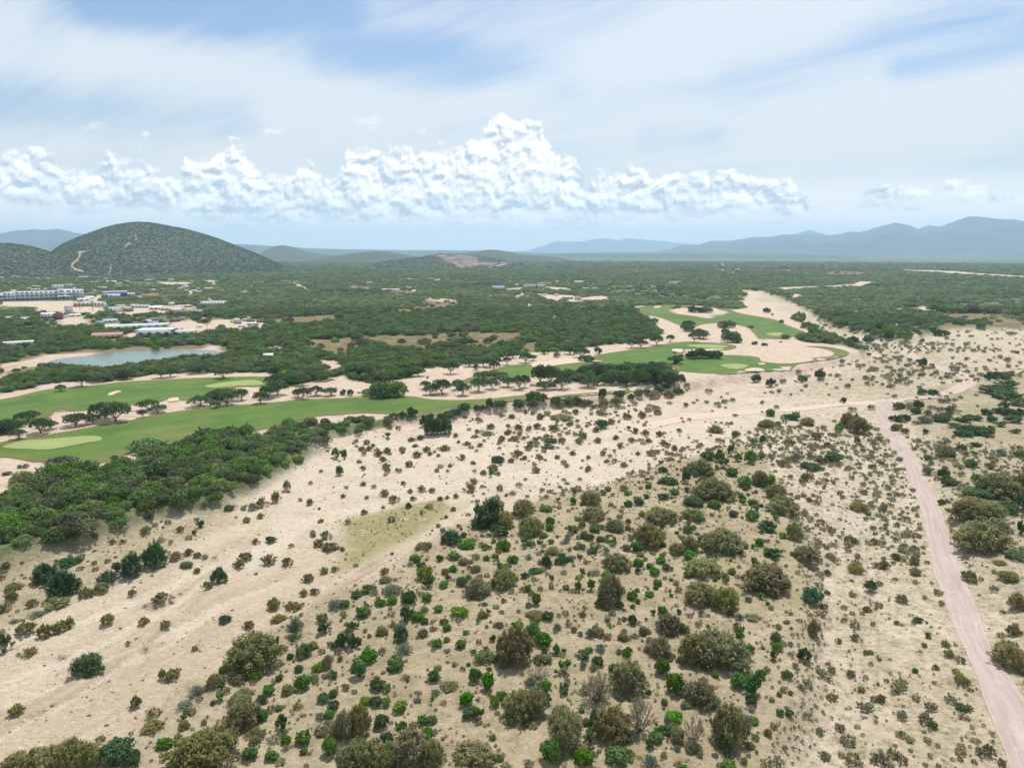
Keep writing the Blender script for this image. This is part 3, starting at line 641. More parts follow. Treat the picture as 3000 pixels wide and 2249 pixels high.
fw.append(('fairway', 'far upper fairway that widens beside the white river sand',
    B_([(1905, 668), (1990, 653), (2100, 648), (2212, 650)])+C_([(50, 655), (20, 672)])+B_([(2190, 660), (2120, 672), (2108, 688), (2160, 705), (2212, 712)])
    +C_([(100, 725), (150, 740), (210, 728), (260, 712), (315, 698), (250, 684), (215, 672), (290, 670), (330, 690), (400, 710), (480, 722), (560, 735), (620, 750), (640, 765), (700, 790), (775, 815), (790, 832), (740, 850), (640, 862), (500, 868), (482, 855), (470, 840), (440, 812), (430, 800), (525, 802), (522, 796), (430, 795), (390, 785), (330, 775), (220, 765), (120, 775), (80, 795), (20, 792)])
    +B_([(2212, 790), (2140, 760), (2080, 735), (1980, 712), (1910, 690)])))
for i, (n_, lab, px) in enumerate(fw):
    sheet(n_, px, .10, fair_m, 5.0, 2, kind='structure', label=lab)
greens = [('pale putting green at the left edge, long and waisted', D_([(5, 690), (60, 668), (150, 645), (300, 636), (450, 624), (560, 614), (640, 617), (668, 633), (640, 650), (560, 660), (480, 675), (380, 697), (280, 707), (180, 700), (80, 698)])),
          ('pale putting green at the far end of the upper left fairway', D_([(1322, 295), (1350, 283), (1420, 270), (1540, 256), (1640, 250), (1690, 260), (1716, 278), (1680, 287), (1560, 288), (1440, 301), (1360, 304)])),
          ('pale putting green with a sand lip, above the tree cluster', C_([(10, 912), (100, 904), (200, 907), (300, 915), (290, 925), (200, 932), (80, 925)])),
          ('round pale putting green between two small bunkers', C_([(232, 1040), (300, 1030), (380, 1032), (437, 1043), (400, 1060), (340, 1068), (275, 1057)])),
          ('smallest pale putting green, at the end of the far fairway', C_([(533, 840), (560, 830), (620, 828), (667, 835), (650, 849), (590, 853)]))]
for lab, px in greens: sheet('putting_green', px, .18, green_m, 5.0, 1, kind='structure', label=lab)
bunkers = [('small white bunker in the upper left fairway', D_([(698, 345), (720, 333), (760, 321), (785, 324), (788, 331), (762, 334), (748, 344), (722, 353), (700, 352)])),
           ('round bunker beside the round green', C_([(487, 1031), (515, 1025), (542, 1031), (520, 1040), (492, 1037)])),
           ('pale bunker below the round green', C_([(398, 1070), (450, 1057), (510, 1061), (542, 1077), (480, 1084), (410, 1080)])),
           ('long notched bunker above the middle fairway', E_([(1232, 388), (1240, 362), (1300, 352), (1350, 352), (1400, 338), (1500, 332), (1580, 340), (1650, 348), (1712, 350), (1640, 356), (1520, 362), (1420, 374), (1330, 388), (1260, 390)])),
           ('bunker at the right end of the middle fairway', E_([(2130, 280), (2160, 270), (2212, 272), (2230, 290), (2180, 296)])),
           ('tiny bunker near the top of the far fairway', B_([(2018, 666), (2045, 656), (2075, 657), (2070, 665), (2035, 670)])),
           ('low bunker strip below the sand lipped green', C_([(0, 940), (100, 938), (200, 935), (270, 934), (265, 941), (150, 948), (0, 952)])),
           ('hooked sand bunker biting into the upper left fairway', D_([(1085, 395), (1090, 374), (1130, 366), (1155, 367), (1165, 383), (1140, 392)]))]
for lab, px in bunkers: sheet('bunker', px, .22, sand_m, 3.0, 1, kind='structure', label=lab)
sheet('grass_pitch', A_([(-60, 662), (0, 660), (220, 660), (212, 670), (120, 680), (0, 684), (-60, 684)]), .2, grass_mat('pitch', (0.07, .15, .04, 1), (.09, .18, .05, 1), (.1, .17, .06, 1)), 8, 1, kind='structure', label='bright green pitch in front of the white hotel')
# ---- pond
def water():
    m, t, b = mat('pond_water', .22, .45)
    g = t.n('ShaderNodeNewGeometry'); P = g.outputs['Position']
    t.put(b.inputs['Base Color'], t.mix(t.ss(t.noise(P, .03, 3, .5), .35, .65), (0.10, 0.15, 0.115, 1), (0.13, 0.18, 0.14, 1)))
    bp = t.n('ShaderNodeBump'); bp.inputs['Strength'].default_value = .25; bp.inputs['Distance'].default_value = .05
    t.put(bp.inputs['Height'], t.noise(P, 1.5, 3, .6)); t.put(b.inputs['Normal'], bp.outputs[0])
    return m
sheet('pond', POND, .12, water(), 6, 1, kind='structure', label='still grey green pond behind the belt of trees')
# ---- roads
def road_mat(name, c1, c2):
    m, t, b = mat(name, .95, .12)
    g = t.n('ShaderNodeNewGeometry'); P = g.outputs['Position']
    al, ac = t.attr('along'), t.attr('across')
    wv = t.noise(P, .12, 3, .5)
    st = t.noise(t.comb(t.m('MULTIPLY', al, .07), t.m('MULTIPLY', t.m('ADD', ac, t.m('MULTIPLY', wv, .25)), 5.0), 0.0), 1.3, 7, .68)
    c = t.mix(t.ss(st, .3, .7), c1, c2)
    c = t.mix(t.m('MULTIPLY', t.ss(t.noise(P, .30, 4, .6), .45, .7), .35), c, c2)
    c = t.mix(t.m('MULTIPLY', t.ss(t.noise(P, 3.5, 5, .7), .52, .7), .35), c, (c1[0]*.6, c1[1]*.55, c1[2]*.55, 1))
    edge = t.m('ABSOLUTE', t.m('SUBTRACT', ac, .5)); ed = t.m('ADD', edge, t.m('MULTIPLY', t.m('SUBTRACT', t.noise(P, .6, 6, .65), .5), .24))
    c = t.mix(t.m('MULTIPLY', t.ss(t.noise(P, .9, 6, .7), .54, .66), .3), c, (0.52, 0.44, 0.40, 1))
    c = t.mix(t.m('MAXIMUM', t.ss(ed, .43, .54), t.m('MULTIPLY', t.ss(al, 9.0, 0.0), .7)), c, (0.47, 0.38, 0.275, 1))
    t.put(b.inputs['Base Color'], c)
    bp = t.n('ShaderNodeBump'); bp.inputs['Strength'].default_value = .5; bp.inputs['Distance'].default_value = .12
    t.put(bp.inputs['Height'], st); t.put(b.inputs['Normal'], bp.outputs[0])
    return m
pink = road_mat('pink_dirt', (0.33, 0.258, 0.228, 1), (0.43, 0.350, 0.315, 1))
tan_r = road_mat('tan_dirt', (0.37, 0.28, 0.225, 1), (0.47, 0.37, 0.31, 1))
RL = F_([(1245, 383), (1250, 410), (1262, 440), (1275, 520), (1300, 600), (1350, 690), (1410, 760), (1450, 840), (1480, 920), (1500, 1000)])+I_([(1340, 100), (1375, 220), (1400, 350), (1430, 520), (1480, 650), (1530, 800), (1600, 950), (1670, 1100), (1720, 1250), (1790, 1430), (1850, 1570), (1890, 1680), (1940, 1800), (2050, 2050)])
RR = F_([(1365, 372), (1350, 410), (1362, 470), (1378, 520), (1395, 560), (1420, 610), (1470, 690), (1530, 790), (1580, 880), (1610, 960)])+I_([(1440, 100), (1490, 220), (1535, 370), (1570, 480), (1620, 600), (1690, 770), (1745, 950), (1810, 1060), (1880, 1150), (1940, 1250), (2030, 1400), (2120, 1540), (2230, 1700), (2400, 1950)])
def ribbon(name, L_, R_, off, m, label, n=260, k=13):
    def rs(P):
        P = np.array(P, float)
        for _ in range(2):
            Q = [P[0]]
            for i in range(len(P)-1): Q += [P[i]*.75+P[i+1]*.25, P[i]*.25+P[i+1]*.75]
            P = np.array(Q+[P[-1]])
        X, Y, _z = place(P[:, 0], P[:, 1]); W_ = np.stack([X, Y], 1); d = np.concatenate([[0], np.cumsum(np.linalg.norm(np.diff(W_, axis=0), axis=1))]); t_ = np.linspace(0, d[-1], n)
        return np.stack([np.interp(t_, d, W_[:, 0]), np.interp(t_, d, W_[:, 1])], 1), t_
    A, tA = rs(L_); B, _ = rs(R_); rows = []
    wob = (fbm(A[:, 0], A[:, 1], 4, 3)-.5)[:, None]*.10; f = np.linspace(0, 1, k)
    V = np.stack([A*(1-q)+B*q+(A-B)*wob*(1-2*q) for q in f], 1).reshape(-1, 2)
    at = {'along': np.repeat(tA, k), 'across': np.tile(f, n)}
    link(name, mesh_np(name, np.column_stack([V, Hgt(V[:, 0], V[:, 1])+off]), grid_faces(n, k), True, at, m), kind='structure', label=label)
ribbon('dirt_road', RL, RR, .06, pink, 'wide pink dirt road running down the right side')
def strip(name, px, wpx, off, m, label, step=1.5):
    P = np.array(px, float); n = len(P); T = np.gradient(P, axis=0)
    X, Y, Z = place(P[:, 0], P[:, 1]); Q = np.stack([X, Y], 1)
    # smooth the centre line in the place itself
    for _ in range(2):
        Qn = [Q[0]]
        for i in range(len(Q)-1): Qn += [Q[i]*.75+Q[i+1]*.25, Q[i]*.25+Q[i+1]*.75]
        Qn.append(Q[-1]); Q = np.array(Qn)
    seg_ = np.linalg.norm(np.diff(Q, axis=0), axis=1); s = np.concatenate([[0], np.cumsum(seg_)])
    k = max(3, int(s[-1]/step)); ss = np.linspace(0, s[-1], k)
    Q = np.stack([np.interp(ss, s, Q[:, 0]), np.interp(ss, s, Q[:, 1])], 1)
    T = np.gradient(Q, axis=0); T /= np.linalg.norm(T, axis=1)[:, None]; N = np.stack([T[:, 1], -T[:, 0]], 1)
    wv = wpx*(.85+.4*fbm(Q[:, 0], Q[:, 1], 12, 2))
    rows = []
    for j in np.linspace(-.5, .5, 7): rows.append(Q+N*wv[:, None]*j)
    V = np.stack(rows, 1).reshape(-1, 2); z = Hgt(V[:, 0], V[:, 1])+off
    me = mesh_np(name, np.column_stack([V, z]), grid_faces(k, 7), True, {'along': np.repeat(ss, 7), 'across': np.tile(np.linspace(0, 1, 7), k)}, m)
    link(name, me, kind='structure', label=label)
strip('dirt_track', F_([(1345, 392), (1450, 378), (1600, 360), (1720, 340), (1800, 310), (1848, 270), (1850, 250), (1820, 225), (1740, 195), (1650, 170), (1590, 140), (1510, 110), (1465, 88), (1455, 60), (1485, 28), (1530, 0)])+C_([(1530, 885), (1500, 840), (1450, 812), (1400, 790), (1340, 760)]), 5.2, .12, tan_r, 'winding dirt track that loops up from the road junction')
strip('dirt_track', F_([(1640, 165), (1800, 160), (2000, 165), (2260, 172)]), 3.6, .11, tan_r, 'thin straight track running off to the right edge')
strip('dirt_track', F_([(1260, 396), (1100, 402), (900, 420), (700, 440), (500, 455), (200, 470), (-100, 520), (-400, 590)]), 4.4, .06, sand_m, 'faint sandy track across the river bed left of the junction')
strip('dirt_track', E_([(-200, 900), (100, 850), (400, 790), (560, 750), (760, 728), (1000, 690), (1200, 668)]), 2.6, .05, sand_m, 'faint wheel track under the terrace bank')
# ------------------------------------------------------------------ hills and mountains
def hill_mat(name, kind):
    m, t, b = mat(name, .95, .1)
    g = t.n('ShaderNodeNewGeometry'); P = g.outputs['Position']
    n1 = t.noise(P, .12, 5, .7); n2 = t.noise(P, .012, 5, .6)
    c = t.mix(t.ss(n1, .38, .62), (0.034, 0.052, 0.027, 1), (0.085, 0.105, 0.052, 1))
    c = t.mix(t.m('MULTIPLY', t.ss(n2, .48, .66), .5), c, (0.11, 0.105, 0.062, 1))
    c = t.mix(t.m('MULTIPLY', t.ss(t.noise(P, .4, 4, .7), .62, .7), .35), c, (0.20, 0.17, 0.13, 1))
    q = t.mix(t.ss(t.noise(P, .03, 5, .65), .35, .65), (0.11, 0.085, 0.085, 1), (0.27, 0.20, 0.175, 1))
    c = t.mix(t.attr('quarry'), c, q)
    c = t.mix(t.attr('track'), c, (0.42, 0.28, 0.19, 1))
    if kind == 'far': c = t.mix(t.ss(t.noise(P, .002, 5, .6), .35, .65), (0.05, 0.06, 0.055, 1), (0.10, 0.10, 0.09, 1))
    t.put(b.inputs['Base Color'], c)
    bp = t.n('ShaderNodeBump'); bp.inputs['Strength'].default_value = 1.0; bp.inputs['Distance'].default_value = 1.6 if kind != 'far' else 20
    t.put(bp.inputs['Height'], t.noise(P, .14 if kind != 'far' else .004, 5, .7)); t.put(b.inputs['Normal'], bp.outputs[0])
    return m
hill_m = hill_mat('scrub_hill', 'near'); mtn_m = hill_mat('bare_mountain', 'far')
HILLS = []
def seg_mask(u, v, lines, w):
    m = np.zeros(u.shape)
    for pts, wd in lines:
        d = np.full(u.shape, 1e9)
        for (ax, ay), (bx, by) in zip(pts[:-1], pts[1:]):
            ex, ey = bx-ax, by-ay; L = ex*ex+ey*ey+1e-9
            t_ = np.clip(((u-ax)*ex+(v-ay)*ey)/L, 0, 1); d = np.minimum(d, np.hypot(u-ax-t_*ex, v-ay-t_*ey))
        m = np.maximum(m, sstep(wd, wd*.5, d))
    return m
def hill(name, label, sil, R0, wf, wb, m, rough=6.0, nr=70, na=260, tracks=(), quarry=None, tilt=0.0, exp=1.0):
    s = np.array(sil, float); a, e = az_el(s[:, 0], s[:, 1])
    o = np.argsort(a); a, e = a[o], e[o]
    aa = np.linspace(a[0], a[-1], na)
    ee = np.interp(aa, a, e)
    for _ in range(2 if len(sil) < 30 else 0): ee[1:-1] = (ee[:-2]+2*ee[1:-1]+ee[2:])/4
    R_az = R0*(1+tilt*(aa-aa.mean()))
    Hs = np.maximum(CAMH+ee*R_az, 0)            # ridge height at that azimuth
    tt = np.concatenate([np.linspace(-1, 0, nr)[:-1], np.linspace(0, 1, nr//2)])
    T, AA = np.meshgrid(tt, aa, indexing='ij')
    RR = np.where(T < 0, R_az[None]+T*wf, R_az[None]+T*wb)
    x = RR*np.sin(AA); y = RR*np.cos(AA)
    prof = np.cos(np.abs(T)*np.pi)*.5+.5; prof = prof**exp
    h = Hs[None]*prof
    ero = (fbm(x, y, wf*.28, 5, .55)-.5)
    gul = np.abs(fbm(x*1.0+500, y*.35, wf*.16, 4)-.5)*2
    wmid = np.sin(np.clip(prof, 0, 1)*np.pi)
    h = h+rough*wmid*(ero*2-gul*.8)*np.clip(Hs[None]/(Hs.max()+1e-6), .1, 1)
    h = h-3*(1-sstep(0, .06, prof))-2*sstep(.02, 0, prof)
    at = {}
    u, v = to_px(x, y, h)
    at['track'] = (seg_mask(u, v, tracks, 3) if tracks else np.zeros(x.shape)).ravel()
    qm = np.zeros(x.shape)
    if quarry:
        qd = sdist(quarry, u.ravel(), v.ravel()).reshape(u.shape)+(fbm(x, y, 60, 4)-.5)*16
        qm = sstep(-1.5, 3, qd)*(T <= 0.02)
        terr = np.floor(h/7)*7+3
        h = h*(1-qm*.7)+terr*qm*.7-qm*(fbm(x, y, 45, 4)*9)
    at['quarry'] = qm.ravel()
    me = mesh_np(name, np.stack([x, y, h], -1).reshape(-1, 3), grid_faces(len(tt), na)[:, ::-1], True, at, m)
    ob = link(name, me, kind='structure', label=label)
    HILLS.append((x, y, h, T, prof, qm, at['track'].reshape(x.shape), name))
    return ob
hill('hill', 'large rounded green hill behind the village', [(40, 806), (100, 772), (150, 738), (181, 716), (225, 697), (271, 680), (305, 668), (339, 659), (380, 653), (411, 651), (440, 653), (475, 659), (540, 671), (597, 686), (640, 700), (687, 718), (746, 741), (791, 761), (836, 782), (880, 800)],
     2100, 680, 600, hill_m, 13.0, 90, 340,
     tracks=[(A_([(540, 432), (490, 418), (465, 398), (470, 380), (500, 358), (518, 330), (512, 308), (545, 302)]), 3.0), (A_([(812, 268), (845, 248)]), 3.0), (A_([(705, 455), (715, 430), (720, 390)]), 1.2), (A_([(878, 150), (882, 225)]), .8)], tilt=.15)
hill('hill', 'low dark hill at the left edge below the blue ridge', [(-420, 800), (-250, 750), (-120, 722), (-40, 714), (20, 713), (50, 715), (90, 722), (131, 733), (170, 745), (230, 762), (300, 785), (340, 800)], 1900, 520, 500, hill_m, 7.0, 60, 200)
hill('hill', 'small distant cone shaped hill right of the big one', [(700, 762), (740, 750), (764, 741), (780, 732), (796, 725), (812, 720), (827, 718), (843, 720), (859, 724), (877, 730), (895, 736), (920, 741), (949, 745), (1050, 758), (1100, 764)], 4600, 1100, 900, hill_m, 8.0, 50, 160)
hill('hill', 'low green rise left of the quarry hill', [(860, 775), (930, 762), (980, 750), (1040, 741), (1100, 736), (1140, 738), (1180, 746), (1240, 755), (1300, 768)], 3300, 800, 700, hill_m, 8.0, 50, 160)
hill('hill', 'green hill scarred by a purple brown quarry', [(960, 805), (1020, 792), (1072, 778), (1136, 765), (1180, 759), (1226, 754), (1260, 748), (1289, 742), (1320, 743), (1362, 745), (1398, 750), (1440, 757), (1497, 768), (1560, 779), (1640, 793), (1720, 808), (1800, 818)],
     2350, 620, 500, hill_m, 6.0, 90, 300, quarry=B_([(590, 322), (640, 312), (700, 318), (860, 316), (885, 345), (900, 360), (1000, 360), (1100, 374), (1080, 385), (960, 386), (880, 392), (800, 415), (770, 412), (700, 372), (660, 345)]),
     tracks=[(B_([(680, 412), (775, 416)]), 2), (B_([(960, 405), (1060, 385), (1098, 378)]), 2.0), (B_([(165, 405), (190, 402)]), 4)])
hill('hill', 'long green ridge behind the quarry hill', [(1230, 775), (1290, 756), (1340, 744), (1389, 737), (1415, 733), (1438, 731), (1462, 733), (1488, 737), (1515, 743), (1542, 748), (1575, 750), (1610, 751), (1635, 754), (1655, 758), (1690, 766), (1723, 774), (1790, 786)], 3400, 700, 700, hill_m, 8.0, 50, 200)
hill('hill', 'low wooded ridge on the far plain', [(1380, 750), (1500, 745), (1650, 742), (1800, 740), (1950, 741), (2100, 742), (2250, 743), (2400, 746), (2520, 750)], 6500, 1500, 900, hill_m, 5.0, 30, 160)
hill('hill', 'pale low ridge on the left horizon', [(600, 745), (660, 722), (687, 715), (740, 717), (768, 719), (830, 722), (900, 727), (1000, 730), (1090, 731), (1181, 733), (1300, 733), (1407, 734), (1500, 737), (1600, 742)], 8200, 1500, 1500, hill_m, 10.0, 40, 200)
def jag(s):                      # keep the read outline, add the small roughness of a far crest
    out = []
    for (a, b), (c, d) in zip(s[:-1], s[1:]):
        k = max(1, int((c-a)/9))
        for j in range(k):
            f = j/k; out.append((a+(c-a)*f, b+(d-b)*f+(0 if j == 0 else random.uniform(-1.6, 1.6))))
    return out+[s[-1]]
hill('mountain_range', 'blue mountains on the left horizon', jag([(-300, 690), (-120, 680), (0, 684), (40, 678), (68, 675), (104, 672), (135, 675), (167, 670), (203, 678), (240, 685), (330, 700), (420, 712), (560, 725), (700, 735)]), 9500, 2600, 1800, mtn_m, 55.0, 60, 300)
hill('mountain_range', 'faint pale blue mountains beyond the middle plain', jag([(1380, 742), (1500, 737), (1542, 735), (1570, 726), (1597, 718), (1633, 705), (1660, 708), (1705, 708), (1741, 702), (1769, 699), (1790, 701), (1814, 705), (1836, 699), (1877, 702), (1931, 706), (2000, 712), (2060, 720), (2130, 728), (2220, 738)]), 17500, 3000, 2500, mtn_m, 60.0, 60, 300)
hill('mountain_range', 'high blue mountain range on the right horizon', jag([(1900, 742), (1960, 730), (2000, 716), (2045, 717), (2077, 708), (2136, 705), (2190, 697), (2244, 695), (2298, 688), (2340, 690), (2407, 688), (2452, 688), (2479, 680), (2520, 681), (2556, 670), (2588, 661), (2622, 653), (2656, 659), (2687, 671), (2723, 660), (2750, 664), (2791, 652), (2815, 643), (2845, 634), (2886, 638), (2931, 643), (2972, 643), (3000, 649), (3080, 642), (3250, 660), (3500, 690)]), 10200, 3400, 2500, mtn_m, 90.0, 70, 460)
hill('mountain_range', 'paler peak showing behind the right hand range', jag([(2180, 710), (2240, 700), (2298, 685), (2316, 688), (2345, 682), (2371, 674), (2390, 680), (2420, 688), (2500, 700)]), 14000, 2500, 2000, mtn_m, 60.0, 50, 160)
# ------------------------------------------------------------------ plants: prototypes
def unit(v): return v/(np.linalg.norm(v, axis=-1, keepdims=True)+1e-9)
def quads(C, N, size, aspect=1.0, axis=None, r=None):
    """one small leaf spray per centre: a quad facing N, its long side along axis"""
    n = len(C); r = r or rng
    N = unit(N)
    A = r.normal(size=(n, 3)) if axis is None else axis+r.normal(size=(n, 3))*.25
    T = unit(A-N*np.sum(A*N, 1, keepdims=True)); B = np.cross(N, T)
    s = (size*(.6+.8*r.random(n)))[:, None]; b = s/aspect
    k = .35
    V = np.stack([C-T*s*.5, C+B*b*.5+N*s*k*.2, C+T*s*.5, C-B*b*.5+N*s*k*.2], 1).reshape(-1, 3)
    return V, np.arange(n*4).reshape(n, 4)
def crown_lobed(seed, n, size, zc=.42, rx=.36, rz=.26, lobes=14, lr=.20, flat_=1.0, zmin=0.02):
    r = np.random.default_rng(seed)
    d = unit(r.normal(size=(lobes, 3))); d[:, 2] = np.abs(d[:, 2])*.9-.12
    Lc = d*np.array([rx, rx, rz])*(.75+.35*r.random((lobes, 1)))+[0, 0, zc]
    Lc = np.vstack([Lc, [[0, 0, zc]]]); Lr = np.append(lr*(.7+.6*r.random(lobes)), max(rx, rz)*.85)
    m = n*3
    li = r.integers(0, lobes+1, m); D = unit(r.normal(size=(m, 3))); D[:, 2] = np.where(D[:, 2] < (-.3 if flat_ < 1 else -.9), -D[:, 2], D[:, 2])
    rad = Lr[li]*(.78+.27*r.random(m)); P = Lc[li]+D*rad[:, None]*np.array([1, 1, flat_])
    keep = np.ones(m, bool)
    for j in range(lobes+1):
        dist = np.linalg.norm((P-Lc[j])/[1, 1, flat_], axis=1); keep &= ~((dist < Lr[j]*.72) & (li != j))
    keep &= P[:, 2] > zmin; keep |= (r.random(m) < .06) & (P[:, 2] > zmin)
    P, D, li = P[keep][:n], D[keep][:n], li[keep][:n]
    P = P+D*(np.abs(r.normal(size=(len(P), 1)))*.026)
    if flat_ >= 1:             # leafy shoots standing out of the outline
        ns = 16; ks = r.integers(0, len(P), ns); m_ = len(P)//7; wi = r.integers(0, ns, m_); q_ = r.random((m_, 1))
        sd = unit(D[ks]+[0, 0, .55]); tail = P[ks][wi]+sd[wi]*q_*(.05+.11*r.random(ns)[wi][:, None])+r.normal(size=(m_, 3))*.016
        P[:m_] = tail
    V, F = quads(P, D+r.normal(size=D.shape)*.75, size, 1.5, r=r)
    v = np.repeat(np.clip(.5+(r.random(lobes+1)[li]-.5)*.6+(r.random(len(P))-.5)*.7, 0, 1), 4)
    return V, F, v, Lc
def crown_plume(seed, plumes, per, h=.8, spread=.42, leaf=.06, aspect=3.2, fat=.05, base=.16, cone=0.0, t0=.2):
    r = np.random.default_rng(seed)
    az = r.random(plumes)*2*np.pi; q = np.sqrt(r.random(plumes))
    B = np.stack([np.cos(az)*q*base, np.sin(az)*q*base, np.zeros(plumes)], 1)
    lobe = .82+.18*np.sin(az*3+seed)+.14*r.normal(size=plumes)*.6
    T = np.stack([np.cos(az)*q*spread*lobe, np.sin(az)*q*spread*lobe, h*(np.sqrt(np.clip(1-(q*.93)**2, .03, 1)) if not cone else (1-q*cone))*(.78+.3*r.random(plumes))], 1)
    pi = np.repeat(np.arange(plumes), per); t = t0+(1-t0)*np.sqrt(r.random(len(pi)))
    bow = np.sin(t*np.pi)*.06
    P = B[pi]+(T-B)[pi]*t[:, None]; P[:, 2] += bow
    off = r.normal(size=P.shape)*(fat*(1.15-t*.75))[:, None]; P = P+off
    ax = unit((T-B)[pi]); P[:, 2] = np.maximum(P[:, 2], .015)
    N = unit(off*12+r.normal(size=P.shape)*.4+[0, 0, .3])
    V, F = quads(P, N, leaf, aspect, axis=ax+r.normal(size=P.shape)*.22, r=r)
    v = np.repeat(np.clip(.5+(r.random(plumes)[pi]-.5)*.8+(r.random(len(pi))-.5)*.5, 0, 1), 4)
    return V, F, v, T
def tube_np(pts, r0, r1, k=5):
    P = np.array(pts, float); n = len(P); T = unit(np.gradient(P, axis=0))
    up = np.array([0.3, 0.9, 0.1]); A = unit(np.cross(T, up)); Bn = np.cross(T, A)
    rr = np.linspace(r0, r1, n)[:, None, None]; th = np.linspace(0, 2*np.pi, k, endpoint=False)
    V = P[:, None]+(A[:, None]*np.cos(th)[None, :, None]+Bn[:, None]*np.sin(th)[None, :, None])*rr
    F = [(i*k+j, i*k+(j+1) % k, (i+1)*k+(j+1) % k, (i+1)*k+j) for i in range(n-1) for j in range(k)]
    return V.reshape(-1, 3), np.array(F)
def merge(parts):
    Vs, Fs, o = [], [], 0
    for V, F in parts: Vs.append(V); Fs.append(F+o); o += len(V)
    return np.vstack(Vs), np.vstack(Fs)
def stems(seed, targets, r0=.016, trunk=0.0, r=None):
    r = np.random.default_rng(seed+900); parts = []
    if trunk:
        fork = np.array([r.normal()*.03, r.normal()*.03, trunk]); parts.append(tube_np([(0, 0, -.04), (fork[0]*.4, fork[1]*.4, trunk*.5), fork], r0*2.0, r0*1.5, 6))
        st = fork
    else: st = None
    for T in targets:
        b = st if st is not None else np.array([r.normal()*.035, r.normal()*.035, -.02])
        mid = b*.5+T*.5+r.normal(size=3)*.03; mid[2] += .02
        parts.append(tube_np([b, b*.75+mid*.25+[0, 0, .01], mid, T], r0, r0*.3, 4))
    return merge(parts)

def leaf_mat(name, dark, light, tip=None, tipf=.0, trans=.22, hue=.35):
    odd = name == 'mesquite_leaf'
    m = bpy.data.materials.new(name); m.use_nodes = True; t = NT(m.node_tree); nt = m.node_tree
    b = nt.nodes['Principled BSDF']; b.inputs['Roughness'].default_value = .62; b.inputs['Specular IOR Level'].default_value = .22
    oi = t.n('ShaderNodeObjectInfo'); rnd = oi.outputs['Random']
    v = t.attr('v')
    c = t.mix(t.m('ADD', t.m('MULTIPLY', v, .65), t.m('MULTIPLY', rnd, .35)), dark, light)
    if tip: c = t.mix(t.m('MULTIPLY', t.ss(v, .72, .9), tipf), c, tip)
    if name in ('plain_leaf', 'mesquite_leaf'):     # stands of different kinds and dryness across the plain
        tn = t.noise(oi.outputs['Location'], .009, 4, .6); c = t.mix(t.m('MULTIPLY', t.ss(tn, .50, .66), .65), c, (0.245, 0.290, 0.110, 1) if name == 'plain_leaf' else (0.16, 0.22, 0.07, 1)); c = t.mix(t.m('MULTIPLY', t.ss(tn, .46, .34), .5), c, (0.055, 0.10, 0.035, 1))
    if odd:      # a wood of several kinds: some fresher green, some grey olive
        k1 = t.m('FRACT', t.m('MULTIPLY', rnd, 23.7)); c = t.mix(t.m('MULTIPLY', t.ss(k1, .76, .80), .75), c, (0.12, 0.24, 0.05, 1)); c = t.mix(t.m('MULTIPLY', t.ss(k1, .20, .16), .75), c, (0.16, 0.165, 0.10, 1))
    hs = t.n('ShaderNodeHueSaturation'); t.put(hs.inputs['Color'], c)
    t.put(hs.inputs['Value'], t.lin(t.m('FRACT', t.m('MULTIPLY', rnd, 7.31)), 0, 1, 1-hue, 1+hue)); t.put(hs.inputs['Hue'], t.lin(t.m('FRACT', t.m('MULTIPLY', rnd, 3.77)), 0, 1, .472, .515))
    t.put(hs.inputs['Saturation'], t.lin(t.m('FRACT', t.m('MULTIPLY', rnd, 11.9)), 0, 1, .78, 1.12))
    t.put(b.inputs['Base Color'], hs.outputs[0])
    tr = t.n('ShaderNodeBsdfTranslucent'); t.put(tr.inputs[0], hs.outputs[0])
    mx = t.n('ShaderNodeMixShader'); mx.inputs[0].default_value = trans
    out = nt.nodes['Material Output']
    nt.links.new(b.outputs[0], mx.inputs[1]); nt.links.new(tr.outputs[0], mx.inputs[2]); nt.links.new(mx.outputs[0], out.inputs[0])
    return m
bark_m, _t, _b = mat('bark'); _b.inputs['Base Color'].default_value = (0.13, 0.10, 0.08, 1)
twig_m, _t, _b = mat('grey_twigs'); _b.inputs['Base Color'].default_value = (0.23, 0.19, 0.15, 1)
